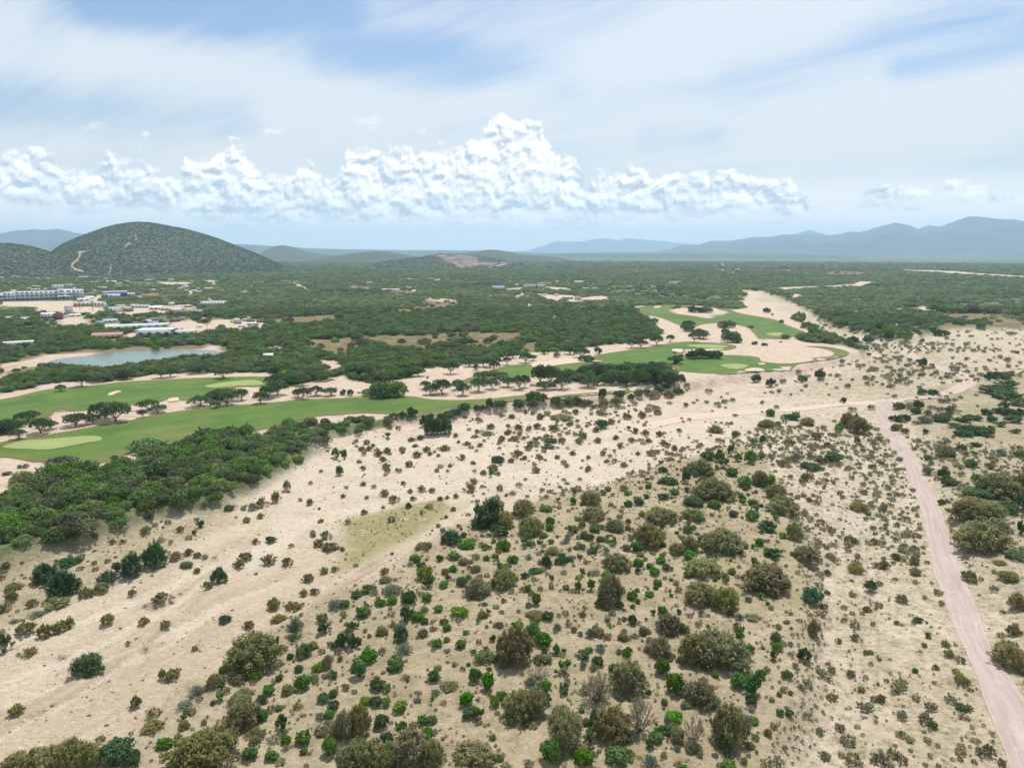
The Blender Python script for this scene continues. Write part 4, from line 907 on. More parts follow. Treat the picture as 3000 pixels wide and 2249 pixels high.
LM = dict(
    tam=leaf_mat('tamarisk_leaf', (0.17, 0.165, 0.060, 1), (0.37, 0.36, 0.150, 1), (0.29, 0.35, 0.09, 1), .55, .42, .2),
    bare=leaf_mat('thin_tamarisk_leaf', (0.21, 0.18, 0.105, 1), (0.34, 0.30, 0.18, 1), None, 0, .35, .15),
    leafy=leaf_mat('bright_leaf', (0.060, 0.155, 0.020, 1), (0.145, 0.32, 0.040, 1), (0.22, 0.41, 0.05, 1), .6, .42, .22),
    lime=leaf_mat('lime_leaf', (0.12, 0.23, 0.02, 1), (0.24, 0.38, 0.04, 1), None, 0, .42, .15),
    dark=leaf_mat('dark_leaf', (0.038, 0.095, 0.026, 1), (0.105, 0.205, 0.055, 1), None, 0, .38, .25),
    sage=leaf_mat('sage_leaf', (0.11, 0.145, 0.085, 1), (0.21, 0.255, 0.155, 1), None, 0, .35, .18),
    con=leaf_mat('dark_feathery_leaf', (0.034, 0.092, 0.036, 1), (0.095, 0.195, 0.070, 1), None, 0, .38, .12),
    olive=leaf_mat('olive_leaf', (0.17, 0.145, 0.055, 1), (0.33, 0.31, 0.10, 1), (0.21, 0.37, 0.05, 1), .85, .38, .22),
    mesq=leaf_mat('mesquite_leaf', (0.058, 0.120, 0.030, 1), (0.175, 0.285, 0.066, 1), None, 0, .36, .30),
    golf=leaf_mat('umbrella_tree_leaf', (0.034, 0.086, 0.026, 1), (0.095, 0.175, 0.045, 1), None, 0, .36, .22),
    palm=leaf_mat('palm_leaf', (0.06, 0.10, 0.04, 1), (0.14, 0.20, 0.08, 1), None, 0, .3, .2),
    scrub=leaf_mat('scrub_leaf', (0.20, 0.185, 0.105, 1), (0.36, 0.34, 0.19, 1), (0.24, 0.31, 0.10, 1), .7, .42, .25),
    plain=leaf_mat('plain_leaf', (0.098, 0.158, 0.050, 1), (0.235, 0.315, 0.105, 1), None, 0, .36, .30),
    hill=leaf_mat('hill_scrub_leaf', (0.062, 0.094, 0.044, 1), (0.120, 0.160, 0.074, 1), None, 0, .34, .25),
    tuft=leaf_mat('tuft_leaf', (0.20, 0.175, 0.09, 1), (0.32, 0.29, 0.14, 1), (0.23, 0.33, 0.06, 1), .6, .35, .25))
PROTO = {}
def proto(key, part, V, F, m, attrs=None):
    me = mesh_np(part, V, F, False, attrs, m); return me
def add_proto(kind, crown, m, stem=None, sm=None, cn='foliage', sn='stems'):
    V, F, v = crown[:3]
    d = [(cn, proto(kind, cn, V, F, m, {'v': v}))]
    if stem is not None: d.append((sn, proto(kind, sn, stem[0], stem[1], sm)))
    PROTO.setdefault(kind, []).append(d)
for i in range(6):
    c = crown_plume(10+i, 110, 62, .62, .48, .052, 2.4, .050, .33, t0=.02); add_proto('tamarisk_shrub', c, LM['tam'], stems(i, c[3][:14]*.85, .012), twig_m)
for i in range(3):
    c = crown_plume(30+i, 60, 26, .95, .46, .050, 3.2, .03, .12, t0=.35); add_proto('bare_tamarisk', c, LM['bare'], stems(i+5, c[3][:44]*.97, .008), twig_m)
for i in range(2):
    c = crown_plume(40+i, 30, 2, .9, .48, .03, 3.0, .02, .3); st_ = stems(i+70, c[3]*[1, 1, .9], .012); PROTO.setdefault('dead_branches', []).append([('branches', proto('', 'branches', st_[0], st_[1], twig_m))])
for i in range(5):
    c = crown_lobed(50+i, 1150, .105, .27, .30, .22, 22, .13); add_proto('leafy_bush', c, LM['leafy'], stems(i+9, c[3][:8], .014), bark_m)
for i in range(3):
    c = crown_plume(340+i, 15, 62, .58, .44, .085, 1.6, .060, .08, t0=.45); add_proto('leafy_bush', c, LM['leafy'], stems(i+99, c[3]*.95, .012), bark_m)
for i in range(2):
    c = crown_plume(350+i, 22, 60, .55, .46, .07, 1.6, .055, .14, t0=.3); add_proto('dark_bush', c, LM['dark'], stems(i+199, c[3]*.95, .012), bark_m)
for i in range(2):
    c = crown_lobed(60+i, 1400, .078, .23, .34, .17, 14, .15); add_proto('lime_bush', c, LM['lime'], stems(i+9, c[3][:8], .014), bark_m)
for i in range(4):
    c = crown_lobed(70+i, 1900, .072, .26, .33, .20, 24, .13); add_proto('dark_bush', c, LM['dark'], stems(i+14, c[3][:8], .014), bark_m)
for i in range(2):
    c = crown_plume(80+i, 90, 26, .60, .47, .05, 2.2, .05, .22, t0=.15); add_proto('sage_bush', c, LM['sage'], stems(i+19, c[3][:14]*.9, .010), twig_m)
for i in range(3):
    c = crown_plume(90+i, 75, 75, .90, .45, .060, 2.6, .055, .34, cone=0.0, t0=.02); add_proto('feathery_dark_shrub', c, LM['con'], stems(i+24, c[3][:9]*.8, .016), bark_m)
for i in range(4):
    c = crown_plume(100+i, 46, 42, .56, .46, .065, 2.0, .042, .26, t0=.12); add_proto('olive_shrub', c, LM['olive'], stems(i+29, c[3][:16]*.9, .010), twig_m)
for i in range(6):
    c = crown_lobed(120+i, 1600, .075, .30, .35, .22, 17, .17, 1.0); add_proto('mesquite_tree', c, LM['mesq'], stems(i+34, c[3][:5], .018, .16), bark_m, 'crown', 'trunk')
for i in range(5):
    c = crown_lobed(140+i, 1900, .062, .37, .35, .20, 20, .155, .95, .11); add_proto('umbrella_tree', c, LM['golf'], stems(i+44, c[3][:8], .017, .12), bark_m, 'crown', 'trunk')
for i in range(2):
    r = np.random.default_rng(i+7); parts = []; vv = []
    for k in range(17):
        a = k/17*2*np.pi+r.normal()*.1; el0 = r.uniform(-.1, 1.1); d = np.array([np.cos(a), np.sin(a), 0]); L = .30
        prev = np.array([0, 0, 1.0])
        for s in range(5):
            e = el0-s*.42; nx = prev+(d*np.cos(e)+np.array([0, 0, np.sin(e)]))*L/5*1.2
            side = np.array([-d[1], d[0], 0])*.045*(1-.15*s)
            parts.append((np.array([prev-side-[0, 0, .015], prev, nx, nx-side*.8-[0, 0, .015]]), np.array([[0, 1, 2, 3]]))); parts.append((np.array([prev, prev+side-[0, 0, .015], nx+side*.8-[0, 0, .015], nx]), np.array([[0, 1, 2, 3]])))
            vv += [r.random()]*8; prev = nx
    V, F = merge(parts); add_proto('palm_tree', (V, F, np.array(vv)), LM['palm'], tube_np([(0, 0, -.03), (.01, 0, .5), (0, 0, 1.0)], .032, .022, 6), bark_m, 'crown', 'trunk')
for i in range(4):
    c = crown_plume(160+i, 26, 11, .46, .47, .13, 2.0, .06, .26, t0=.05); add_proto('scrub_plant', c, LM['scrub'])
for i in range(3):
    c = crown_plume(170+i, 16, 4, .6, .45, .30, 3.5, .05, .18, t0=.3); add_proto('grass_tuft', c, LM['tuft'])
# low detail wood crowns for the far wood
for i in range(5):
    c = crown_lobed(180+i, 330, .16, .30, .36, .22, 10, .20, 1.0); PROTO.setdefault('far_tree', []).append([('crown', proto('', 'crown', c[0], c[1], LM['plain'], {'v': c[2]}))])
    PROTO.setdefault('hill_tree', []).append([('crown', proto('', 'crown', c[0], c[1], LM['hill'], {'v': c[2]}))])
deb_m, _t, _b = mat('debris'); _t.put(_b.inputs['Base Color'], _t.mix(_t.n('ShaderNodeObjectInfo').outputs['Random'], (0.10, 0.07, 0.055, 1), (0.34, 0.26, 0.20, 1)))
for i in range(3):
    r = np.random.default_rng(i); th = np.linspace(0, 2*np.pi, 6, endpoint=False)
    V = np.vstack([np.stack([np.cos(th)*.5*(.7+.5*r.random(6)), np.sin(th)*.28*(.7+.5*r.random(6)), np.zeros(6)-.05], 1), np.stack([np.cos(th)*.3, np.sin(th)*.15, .16+.1*r.random(6)], 1)])
    F = [(j, (j+1) % 6, 6+(j+1) % 6, 6+j) for j in range(6)]+[(6, 7, 8, 9), (9, 10, 11, 6)]
    PROTO.setdefault('debris', []).append([('debris', proto('', 'debris', V, F, deb_m))])

def instanced(name, kind, X, Y, Z, S, ROT, HS=None, label=None, cat=None, protos=None):
    """one countless mass (stuff): points that carry a plant each"""
    n = len(X)
    if n == 0: return
    pl = PROTO[kind] if protos is None else protos
    key = 'masters_'+kind
    col = bpy.data.collections.get(key)
    if col is None:
        col = bpy.data.collections.new(key)
        for i, d in enumerate(pl):
            vs, fs, at, mats, o = [], [], [], [], 0
            for pn, me in d[:1]:
                ob = bpy.data.objects.new('%s_%02d' % (kind, i), me); col.objects.link(ob)
    me = bpy.data.meshes.new(name); me.vertices.add(n); me.vertices.foreach_set('co', np.stack([X, Y, Z], 1).astype(np.float32).ravel())
    a = me.attributes.new('rot', 'FLOAT', 'POINT'); a.data.foreach_set('value', ROT.astype(np.float32))
    a = me.attributes.new('sc', 'FLOAT_VECTOR', 'POINT'); HS = np.ones(n) if HS is None else HS
    a.data.foreach_set('vector', np.stack([S, S*(.85+.3*rng.random(n)), S*HS], 1).astype(np.float32).ravel())
    a = me.attributes.new('idx', 'INT', 'POINT'); a.data.foreach_set('value', rng.integers(0, len(pl), n).astype(np.int32))
    ob = link(name, me, kind='stuff')
    if label: ob['label'] = label
    if cat: ob['category'] = cat
    ng = bpy.data.node_groups.new(name, 'GeometryNodeTree')
    ng.interface.new_socket('Geometry', in_out='INPUT', socket_type='NodeSocketGeometry'); ng.interface.new_socket('Geometry', in_out='OUTPUT', socket_type='NodeSocketGeometry')
    gi = ng.nodes.new('NodeGroupInput'); go = ng.nodes.new('NodeGroupOutput')
    ip = ng.nodes.new('GeometryNodeInstanceOnPoints'); ci = ng.nodes.new('GeometryNodeCollectionInfo')
    ci.inputs['Collection'].default_value = col; ci.inputs['Separate Children'].default_value = True; ci.inputs['Reset Children'].default_value = True
    def na(nm, ty):
        x = ng.nodes.new('GeometryNodeInputNamedAttribute'); x.data_type = ty; x.inputs['Name'].default_value = nm
        return [o for o in x.outputs if o.name == 'Attribute' and o.enabled][0]
    cx = ng.nodes.new('ShaderNodeCombineXYZ')
    L = ng.links.new
    L(gi.outputs[0], ip.inputs['Points']); L(ci.outputs[0], ip.inputs['Instance']); ip.inputs['Pick Instance'].default_value = True
    L(na('idx', 'INT'), ip.inputs['Instance Index']); L(na('rot', 'FLOAT'), cx.inputs[2]); L(cx.outputs[0], ip.inputs['Rotation']); L(na('sc', 'FLOAT_VECTOR'), ip.inputs['Scale'])
    L(ip.outputs[0], go.inputs[0])
    md = ob.modifiers.new('scatter', 'NODES'); md.node_group = ng
    return ob

# ------------------------------------------------------------------ individual plants
KIND = dict(T=('tamarisk_shrub', 'shrub', .85, 'feathery brown olive shrub', 'feathery brown olive shrubs'), B=('bare_tamarisk', 'shrub', .9, 'thin twiggy grey brown shrub', 'thin twiggy shrubs'),
            G=('leafy_bush', 'bush', .95, 'bright green leafy bush', 'bright green leafy bushes'), Y=('lime_bush', 'bush', .85, 'yellow green bush', 'yellow green bushes'),
            D=('dark_bush', 'bush', .95, 'dark green rounded bush', 'dark green bushes'), S=('sage_bush', 'bush', .8, 'wispy grey green bush', 'grey green bushes'),
            K=('feathery_dark_shrub', 'shrub', 1.0, 'feathery deep green shrub', 'deep green feathery shrubs'), O=('olive_shrub', 'shrub', .95, 'olive brown fan shaped shrub', 'olive shrubs on the sand'),
            U=('umbrella_tree', 'tree', 1.0, 'flat crowned dark tree', 'flat crowned trees on the golf course'), M=('mesquite_tree', 'tree', 1.0, 'dark green mesquite tree', 'mesquite trees'),
            P=('palm_tree', 'palm tree', 1.0, 'slim tall palm tree', 'palm trees'), X=('dead_branches', 'dead branches', .35, 'grey heap of dead branches', 'dead branches on the sand'), R=('scrub_plant', 'shrub', .95, 'low grey green scrub plant', 'low scrub plants on the sand'))
PLANTS = []          # dicts
def put_px(k, u, v, w, h=None, src=2.212):
    """u, v: lower edge of the plant in the photo; w: width in photo pixels"""
    x, y, z = [float(a[0]) for a in place([u], [v])]
    d = y*cp-(z-CAMH)*sp
    Wm = w*d/FPX
    r = math.hypot(x, y); back = (.36 if k not in 'UMP' else .05)*Wm
    x += x/r*back; y += y/r*back; z = float(Hgt(np.array([x]), np.array([y]))[0])
    hs = KIND[k][2]
    if h:   # the shown height: upright extent plus the foreshortened depth
        el = math.atan2(CAMH-z, r); vis = h*d/FPX
        hm_ = max(.25*Wm, (vis-Wm*.75*math.sin(el)*.8)/max(.3, math.cos(el)))
        base_h = {'T': .70, 'B': 1.0, 'G': .58, 'Y': .5, 'D': .58, 'S': .66, 'K': .98, 'O': .64, 'U': .66, 'M': .66, 'P': 1.2, 'R': .5, 'X': .9}[k]
        hs = min(2.0, hm_/(base_h*Wm))
    PLANTS.append(dict(k=k, x=x, y=y, z=z, s=Wm*(1.22 if k in 'UM' else 1.2), hs=hs, px=w))
def many(tf, s, spec):
    for e in spec.split(';'):
        e = e.split()
        if not e: continue
        k = e[0]; a = [float(q) for q in e[1].split(',')]
        (u, v), = tf([(a[0], a[1])])
        put_px(k, u, v, a[2]/s, a[3]/s if len(a) > 3 else None)
many(G_, 2.212, "K 425,548,200,200;K 300,472,170,150;K 1010,370,165,190;K 845,432,185,170;K 700,462,115,90;K 455,350,140,70;K 580,1062,195,165;K 1420,465,122,120;"
 "O 560,562,110;O 660,535,110;O 370,632,200,90;O 170,815,130,100;O 300,820,130,110;O 390,790,120,100;O 455,760,80,90;O 700,745,100,95;O 935,735,85;O 1075,765,80;O 1055,605,150,90;O 185,940,115,70;O 110,1325,115,90;O 885,1275,85,90;O 1120,1100,125,95;O 1055,1090,55,90;"
 "O 1345,503,78;O 1555,370,82,70;O 1590,320,105,70;O 1745,345,112,80;O 1865,355,78,70;O 1660,212,60;D 1750,205,88,55;O 1280,400,55;O 1140,320,90;O 1225,285,70;O 1280,300,60;K 1458,720,80,60;O 1615,765,82;T 1810,715,115,60;T 1775,640,80,90;O 1910,642,150,60;O 2000,460,85;O 1970,552,70;O 2040,540,65;O 2100,405,70;O 2170,390,55;O 2065,232,80;O 2140,262,140,80;O 2115,180,85;O 2030,165,42;O 2080,70,50;"
 "D 30,922,120,130;G 828,868,45;O 857,547,62;O 90,512,125,70;O 30,655,90,70;O 80,592,90;O 210,620,85;D 965,65,100,40;O 730,212,52;O 795,208,48;O 625,190,48;O 45,390,68;O 950,152,82;D 1305,105,66,50;D 1255,150,42,35;O 1170,132,62;O 1060,105,26;O 1600,72,62;O 1690,45,62,45;O 1390,1150,130;D 1205,360,85,35;S 240,690,130,40;S 100,722,75,30;S 1330,305,50;"
 "T 1650,1060,345,300;D 1600,1040,200,120;G 1802,910,72,100;S 1922,820,122,140;D 1972,948,112,90;T 1585,1420,235,235;T 1335,1690,400,290;T 110,1680,170,130;T 240,1670,190,160;T 340,1690,210,190;T 470,1670,190,210;T 580,1680,160,190;D 760,1640,230,165;D 870,1652,105,100;T 990,1430,130,90;G 1437,1162,80,75;G 1430,1242,92,75;S 1205,1290,130,70;S 1275,1200,125,80;G 1185,1360,62;"
 "G 1742,1190,78;D 1832,1425,112,110;G 2058,1040,70;G 1965,1160,97,100;T 1862,1190,80,80;T 2125,1020,65,110;G 1852,1505,70;G 1970,1510,97,85;G 1620,1615,102,85;G 1758,1620,82;G 2140,1590,92,110;G 1067,1540,92;G 1090,1600,50;G 1158,1500,50;G 1973,1572,52;G 1810,1290,50;T 2090,1452,100,70;G 2140,1340,72;T 1585,1205,125,55;D 2095,1240,82;D 2160,1090,82;D 2160,1200,62;G 1730,1312,42;S 2080,1352,75;D 2165,1290,82;T 2180,1470,115,130;T 1650,1512,80;D 1935,1040,62;D 1812,1095,52;O 2090,722,92;D 2100,800,105;D 2190,890,72;S 2180,640,110;G 570,1072,42;G 730,1657,70;O 1720,1330,60;S 2120,1400,70;D 1450,1050,60;T 2040,1090,60;G 1560,1350,70,90")
many(G_, 2.212, "X 1010,655,150;X 940,630,90;X 950,920,90;X 925,1100,50;X 1395,310,60;X 730,490,110;X 465,1305,50;X 575,1145,30;X 410,965,110;X 1450,745,90;X 1170,545,60")
many(H_, 1.953, "X 490,480,80;X 590,410,60;X 350,548,50;X 1340,1240,80")
many(H_, 1.953, "K 845,285,185,180;K 790,292,110,80;T 1040,220,118,105;D 905,350,150,80;T 930,290,120,110;T 1080,340,150,130;T 1430,158,122,95;T 1442,250,142,95;T 1565,310,112,80;T 1825,262,195,110;T 1760,405,165,150;T 1570,535,150,115;T 1920,442,92,80;K 628,385,118,95;G 725,405,105,60;G 825,418,60;G 925,422,82,65;G 980,490,60;G 1170,195,82,40;G 1192,302,52;D 1195,265,55;K 1172,520,66,85;G 1452,312,62;Y 1355,245,42;G 1322,315,62;D 1415,358,52;G 1482,367,48;G 1552,382,42;G 1446,430,52;G 1305,477,42;T 1345,412,38;S 1300,352,52;G 1655,365,42;G 1690,425,68,60;G 1840,395,38;G 1700,507,62;D 1697,552,52;G 1828,490,52;G 1790,557,62;D 1856,530,52;G 1810,617,48;"
 "T 780,690,152,130;T 930,640,150,130;D 688,622,75;G 870,640,42,60;D 500,638,80,75;Y 480,590,82,75;G 585,632,58;G 420,490,68;D 470,505,35;S 295,680,115,80;D 155,662,110,60;G 85,690,62;G 226,737,56;D 390,722,85,70;G 490,710,64;G 118,802,78;T 130,790,80,60;D 62,880,84;D 365,830,95,90;G 437,825,72;T 235,905,80,60;G 555,770,52;D 590,842,48;Y 675,800,92,62;K 345,947,98,112;S 360,1012,102,65;D 65,992,112,105;D 10,980,90,90;T 470,912,62;G 550,972,62;G 685,982,66;G 755,1012,48;G 837,792,58;G 778,837,48;Y 812,1060,102,65;G 845,1112,45;D 728,1078,28;G 310,1108,98,80;G 155,1060,95,80;G 100,1150,85,100;D 528,1172,82;T 620,1222,112,65;D 208,1222,85;G 262,1235,72;Y 140,1297,62;Y 105,1342,58;D 200,1312,72;Y 262,1312,52,50;G 340,1347,84;G 460,1422,85;D 512,1412,62;D 232,1442,92,80;G 347,1482,85,95;G 487,1492,72;D 262,1552,82,90;T 105,1500,140,200;T 25,1505,120,190;T 400,1680,250,240;T 250,1690,180,180;T 110,1690,190,200;T 30,1690,130,150;T 760,1680,265,170;T 520,1700,140,200;"
 "D 765,1175,2;G 767,1177,66,80;G 840,1222,72,100;G 917,1272,62;Y 877,1312,52,70;G 713,1310,84,75;G 782,1410,98,95;D 738,1382,84;O 865,1505,52;T 990,1092,200,240;T 930,1060,110,200;T 1142,1072,84,65;G 1100,912,82,78;G 1150,965,97,80;G 990,860,50;G 1230,1012,45,55;T 1110,812,110,60;D 1180,822,70;G 1117,732,52,65;G 1065,652,42,40;D 1050,582,62;D 1112,552,82,30;G 1200,602,46,50;T 1285,642,46;G 1360,657,66,65;G 1430,652,68,72;T 1535,742,150,195;G 1592,747,50;G 1375,567,54,52;G 1520,590,60,50;G 1660,697,64;G 1667,747,32;D 1665,845,55,55;T 1470,912,76,62;T 1725,905,52,60;T 1870,905,165,140;T 1820,1032,140,130;D 1385,1047,96,66;G 1415,1002,45;G 1277,1142,122,105;G 1380,1102,42;S 1443,1107,60;D 1280,1242,92,75;T 1640,1252,215,220;G 1560,1112,62;G 1837,1132,82,85;G 1905,1245,110,115;B 1450,1330,225,200;B 1480,1290,150,180;T 1020,1400,180,200;T 1100,1385,170,190;D 1132,1310,120,105;B 1130,1185,165,120;T 1280,1570,205,260;T 1550,1530,240,225;B 1700,1490,215,230;D 1452,1430,70,90;G 1430,1527,112,92;G 1200,1642,122,120;G 1385,1652,104,85;G 1572,1652,135,100;T 1365,1600,110,80;T 1920,1525,90,100;G 1832,1482,112,80;G 1905,1400,112,60;T 1900,1480,80,80;"
 "G 1748,30,52;G 1755,62,38;D 1870,40,112,45;G 1745,120,38;G 1908,98,50;G 1678,125,32;G 1645,167,52;D 1702,160,54;G 1632,102,32;S 1615,77,64;G 1525,77,38;S 1495,102,54;G 1325,152,36,40;G 1240,142,46;D 1840,128,54;Y 1722,222,42;O 125,47,42;O 355,42,38;O 460,77,52;O 520,87,44;O 395,87,38;O 250,107,62;O 300,147,72;O 145,122,32;O 410,132,42;O 130,212,46;O 240,177,28;K 385,176,38,42;O 735,87,82;O 750,42,64;O 655,117,42;O 565,132,42;O 605,122,32;O 945,107,28;O 640,192,42;O 600,232,30;O 555,285,36;O 520,305,18;O 290,440,24;O 10,115,36;O 5,420,40;"
 "G 700,340,40;T 700,500,60;G 645,470,70,50;D 560,480,60;D 450,530,70;T 470,410,95,50;G 830,475,40;G 880,475,60;S 770,470,60;G 640,540,50;S 760,545,60;O 250,555,70,50;T 255,605,80,50;D 20,745,60;G 290,725,60;G 380,715,90,60;S 470,760,40;D 610,590,50;D 880,300,60;G 1040,365,30;G 1090,400,60;G 1070,390,40;T 1210,440,90,55;D 1250,500,60;D 1280,490,60;O 940,555,40;G 930,530,50;S 1070,470,50;T 770,540,60;G 1590,820,30;O 1380,800,50;G 1390,760,40;O 830,990,40;S 1750,1000,60;G 1640,1010,60,50;S 1590,1010,50;T 1400,1420,60;G 1660,1490,50;G 170,1680,80,60;O 650,1080,40;O 380,1170,30;S 540,1250,60;S 440,1290,45;G 520,1280,36")
many(I_, 1.953, "T 180,132,220,125;T 60,245,120,80;T 225,440,255,175;T 130,400,90,90;T 40,425,95,100;T 110,572,210,130;T 100,735,190,150;T 245,770,160,160;T 475,670,295,200;T 575,215,165,110;T 530,125,112,95;T 640,362,104,115;T 702,495,145,115;T 190,1110,370,260;T 60,1080,200,200;T 100,1315,205,165;T 265,1560,205,260;B 60,1545,170,190;T 10,892,70;"
 "T 1690,435,310,200;T 1790,330,150,110;T 1640,255,200,130;T 1760,235,150,110;T 1855,1092,190,165;T 1770,110,180,140;T 1890,115,150,110;T 1915,762,110,110;T 1862,592,115,65;D 1690,118,150,60;D 1862,205,125,70;D 1930,325,64,90;D 1940,192,80,90;D 1900,470,130,50;T 1815,500,75,35;"
 "G 355,52,92,60;G 470,40,74;G 340,132,52;G 400,158,52;D 425,192,44;G 395,245,68,60;G 175,172,64;G 198,152,32;D 65,168,112,60;G 25,82,46;G 90,265,62;D 30,318,62;D 290,225,54;G 530,245,54;D 490,318,155,80;G 570,350,45;G 455,325,42;G 437,392,62;G 405,407,42;D 505,465,155,68;G 402,512,72,60;G 40,470,74,55;G 287,460,58;G 28,572,50;G 245,608,52;G 445,697,54,42;G 520,692,32,40;G 340,905,80,55;G 320,955,62,70;D 380,1005,62;G 315,1205,95,85;D 405,1255,135,130;G 445,1147,54,50;G 228,1562,82,80;G 42,675,62;"
 "K 740,722,135,105;G 742,922,70,45;T 745,900,75,90;D 697,1055,70,75;O 825,562,54;D 610,1372,54;D 515,1050,64,60;T 530,962,62,90;T 400,817,88,45;G 485,727,26;T 280,552,52;O 1097,382,58;D 1070,657,62,65;O 1225,842,38;D 1347,833,78,42;O 825,668,42;O 1250,720,78;O 1052,768,54;T 985,545,95,60;O 955,382,84;O 1152,523,74;O 990,937,66;O 890,947,44;O 1050,1013,44;D 1588,1335,72,45;D 1432,1435,52;O 1745,1592,72,75;O 785,1475,60;O 810,1615,85,60;O 1888,907,90,75;"
 "T 1005,190,115,60;O 722,138,46;D 1520,47,95,55;O 1480,157,54;O 1320,500,80,60;T 1330,560,70;D 1220,470,50;O 1500,970,60;O 1520,1030,70;O 1640,600,90,80;O 1380,970,40;D 1400,920,50;O 1445,1100,45;G 1330,1115,34;O 1590,1190,90;O 1820,1650,60;D 1260,1360,40;D 1140,1600,40;O 850,1280,70;O 1020,1230,50;O 1130,1290,70;O 960,1145,60;O 850,1120,60")
many(F_, 2.212, "T 115,868,165,110;T 195,1030,235,155;T 215,597,106,60;T 545,562,106,65;T 335,622,46,50;T 805,547,92,60;T 1065,562,92,110;T 1135,600,130,120;D 1120,545,60,90;T 640,1105,160,120;T 600,1022,130,110;T 500,935,112,105;T 1690,748,115,85;T 1900,1110,280,110;T 2050,1012,270,175;T 2190,1005,120,160;D 1920,1015,150,60;"
 "G 315,748,72,80;D 240,732,48;G 265,835,115,80;G 240,780,60,60;G 322,875,72,55;G 435,795,64,90;G 360,780,50,50;G 400,948,92,75;D 22,925,64,80;G 90,925,38;G 25,978,52;S 730,790,90;G 732,512,52,50;D 690,510,90,40;G 615,547,44;G 1012,587,52;G 1010,562,42;G 515,662,42,50;D 160,772,92;G 575,932,52,60;D 515,952,54;D 75,1072,125,60;G 380,1035,54,50;G 455,1065,54;G 180,1070,46;D 230,1095,60;G 225,1055,32;D 975,785,115,70;D 570,302,92,60;D 775,267,56,45;D 890,242,58,55;D 570,487,62,45;D 475,267,62,50;D 1042,402,50,40;O 1130,665,48,50;D 1510,470,72,40;D 1430,522,84,50;G 1860,818,78,55;G 1890,742,54;D 1805,712,62;G 1895,682,62,30;D 1570,602,54;D 1550,352,64;D 1620,352,64;D 1525,135,30;D 1555,165,42,50;O 940,690,60;O 690,680,80;O 460,668,70;O 505,770,85;O 650,815,85;O 820,760,60;O 860,640,80;D 830,840,120,40;O 800,910,90;O 900,800,80;"
 "D 2030,245,180,50;D 2085,235,130,40;D 2020,345,180,60;D 2090,385,160,60;D 2190,425,130,60;D 2110,310,170,60;D 1985,255,60,50;D 1820,532,140,50;D 1870,512,110,40;D 2000,522,64,40;D 1930,612,150,60;D 1860,600,140,60;D 1990,592,100,50;D 2140,532,100,50;D 1690,532,130,50;D 2085,437,92,50;D 2120,485,90,50;D 2180,490,90,60;D 1960,480,110,50;D 2050,470,80,40;D 1820,620,120,50;D 2060,560,100,40;D 2160,600,90,40;D 1760,560,80,35;S 1560,530,100,50;O 1740,470,100,60;D 1520,440,80,60;S 1640,520,90;D 1700,500,90,30;O 1590,480,60;T 1400,440,80,50;D 1370,520,60;O 1440,600,60;T 1380,580,70,50;G 1590,770,50;D 1710,930,60,60;S 1590,870,90;D 1690,890,70,60;S 1750,940,90;G 1900,910,70;O 1990,830,70;S 2060,740,80;G 2180,750,60;O 1680,1060,60")
many(E_, 2.212, "O 1195,692,38;O 1105,722,52;O 885,737,42;O 970,792,58;O 1080,782,38;O 1145,792,62;O 1270,792,64;D 1375,802,112,40;O 1420,742,165,60;O 1520,697,62;O 740,847,38,35;O 760,882,32;O 815,897,64,35;O 865,847,68,35;O 880,820,44;O 945,837,84,45;O 900,907,44;O 480,907,50,28;O 455,872,70,35;O 515,862,60,38;G 300,852,62,42;O 670,932,94,48;O 555,942,62;O 575,962,44;O 395,942,62;O 300,952,62;O 240,972,62;O 270,1002,54;O 115,1012,38;O 140,1057,48;O 290,1052,66;O 440,1037,62;O 490,977,68;O 135,932,54;O 180,932,54;O 205,907,34;O 165,892,54;D 20,988,50,62;O 360,1063,34;O 705,1038,38;O 780,992,64;O 1140,962,84,45;O 1210,927,54;O 1230,907,64;O 1255,872,48;D 1340,920,105,38;D 1355,882,92,30;O 1560,857,84;O 1540,887,62;O 1660,882,54;D 1010,1010,94,50;O 1260,1077,68;O 1015,1092,44;G 970,1102,42,50;O 985,1080,84;O 1830,1038,54;O 1810,917,48;O 1655,812,64;G 1860,802,48;O 1970,832,64;O 2010,968,74;D 2080,1072,54;O 2135,1002,54;O 2190,812,44;O 1695,962,54;O 630,970,30;O 1100,1010,50;O 1180,860,40;O 1330,850,50;O 1290,730,70;O 1240,700,40;O 1480,770,50;D 1690,790,80;O 1430,880,60;O 1400,985,44;O 1290,990,44;O 1075,830,50;O 1040,870,60;O 1120,870,60;O 1190,990,44;O 1500,960,50;O 1600,985,40;O 1780,860,50;O 1880,880,60;O 1990,880,50;O 1920,960,40;O 1720,1010,40;O 1600,1060,50;O 1460,1040,44;O 860,1020,30;O 920,1090,50;O 620,1070,40;O 1890,1080,40;O 2090,900,60;O 2160,930,50;O 2060,840,60;O 1900,820,60;O 1750,760,60;O 1850,730,70;O 1950,720,60;O 2050,700,60;"
 "K 580,838,95,130;K 625,830,70,115;K 680,832,85,110;D 535,780,60,80;D 960,685,52,75;D 1030,680,95,50;D 1150,665,85,55;D 1250,652,100,60;D 1310,645,70,50;D 1390,647,64,50;D 800,705,80,50;D 740,720,80,45;D 690,735,80,50;D 575,715,66,42;D 455,720,90,65;D 395,722,62,45;D 1692,612,46,60;D 1695,560,50,30;D 880,695,70,40;D 915,690,60,35;D 640,740,40,45;D 1450,640,60,30;D 1520,632,70,35;D 1600,640,60,30;D 1800,610,80,45;D 1880,600,60,35;O 1700,650,90;O 1780,640,90;O 1560,650,80;O 1480,650,90;O 1930,600,90;D 2060,560,60;D 2110,545,50;D 1980,575,60,30;O 2030,600,90;O 2120,590,80;D 2180,570,70;O 1240,668,80;O 1420,660,80")
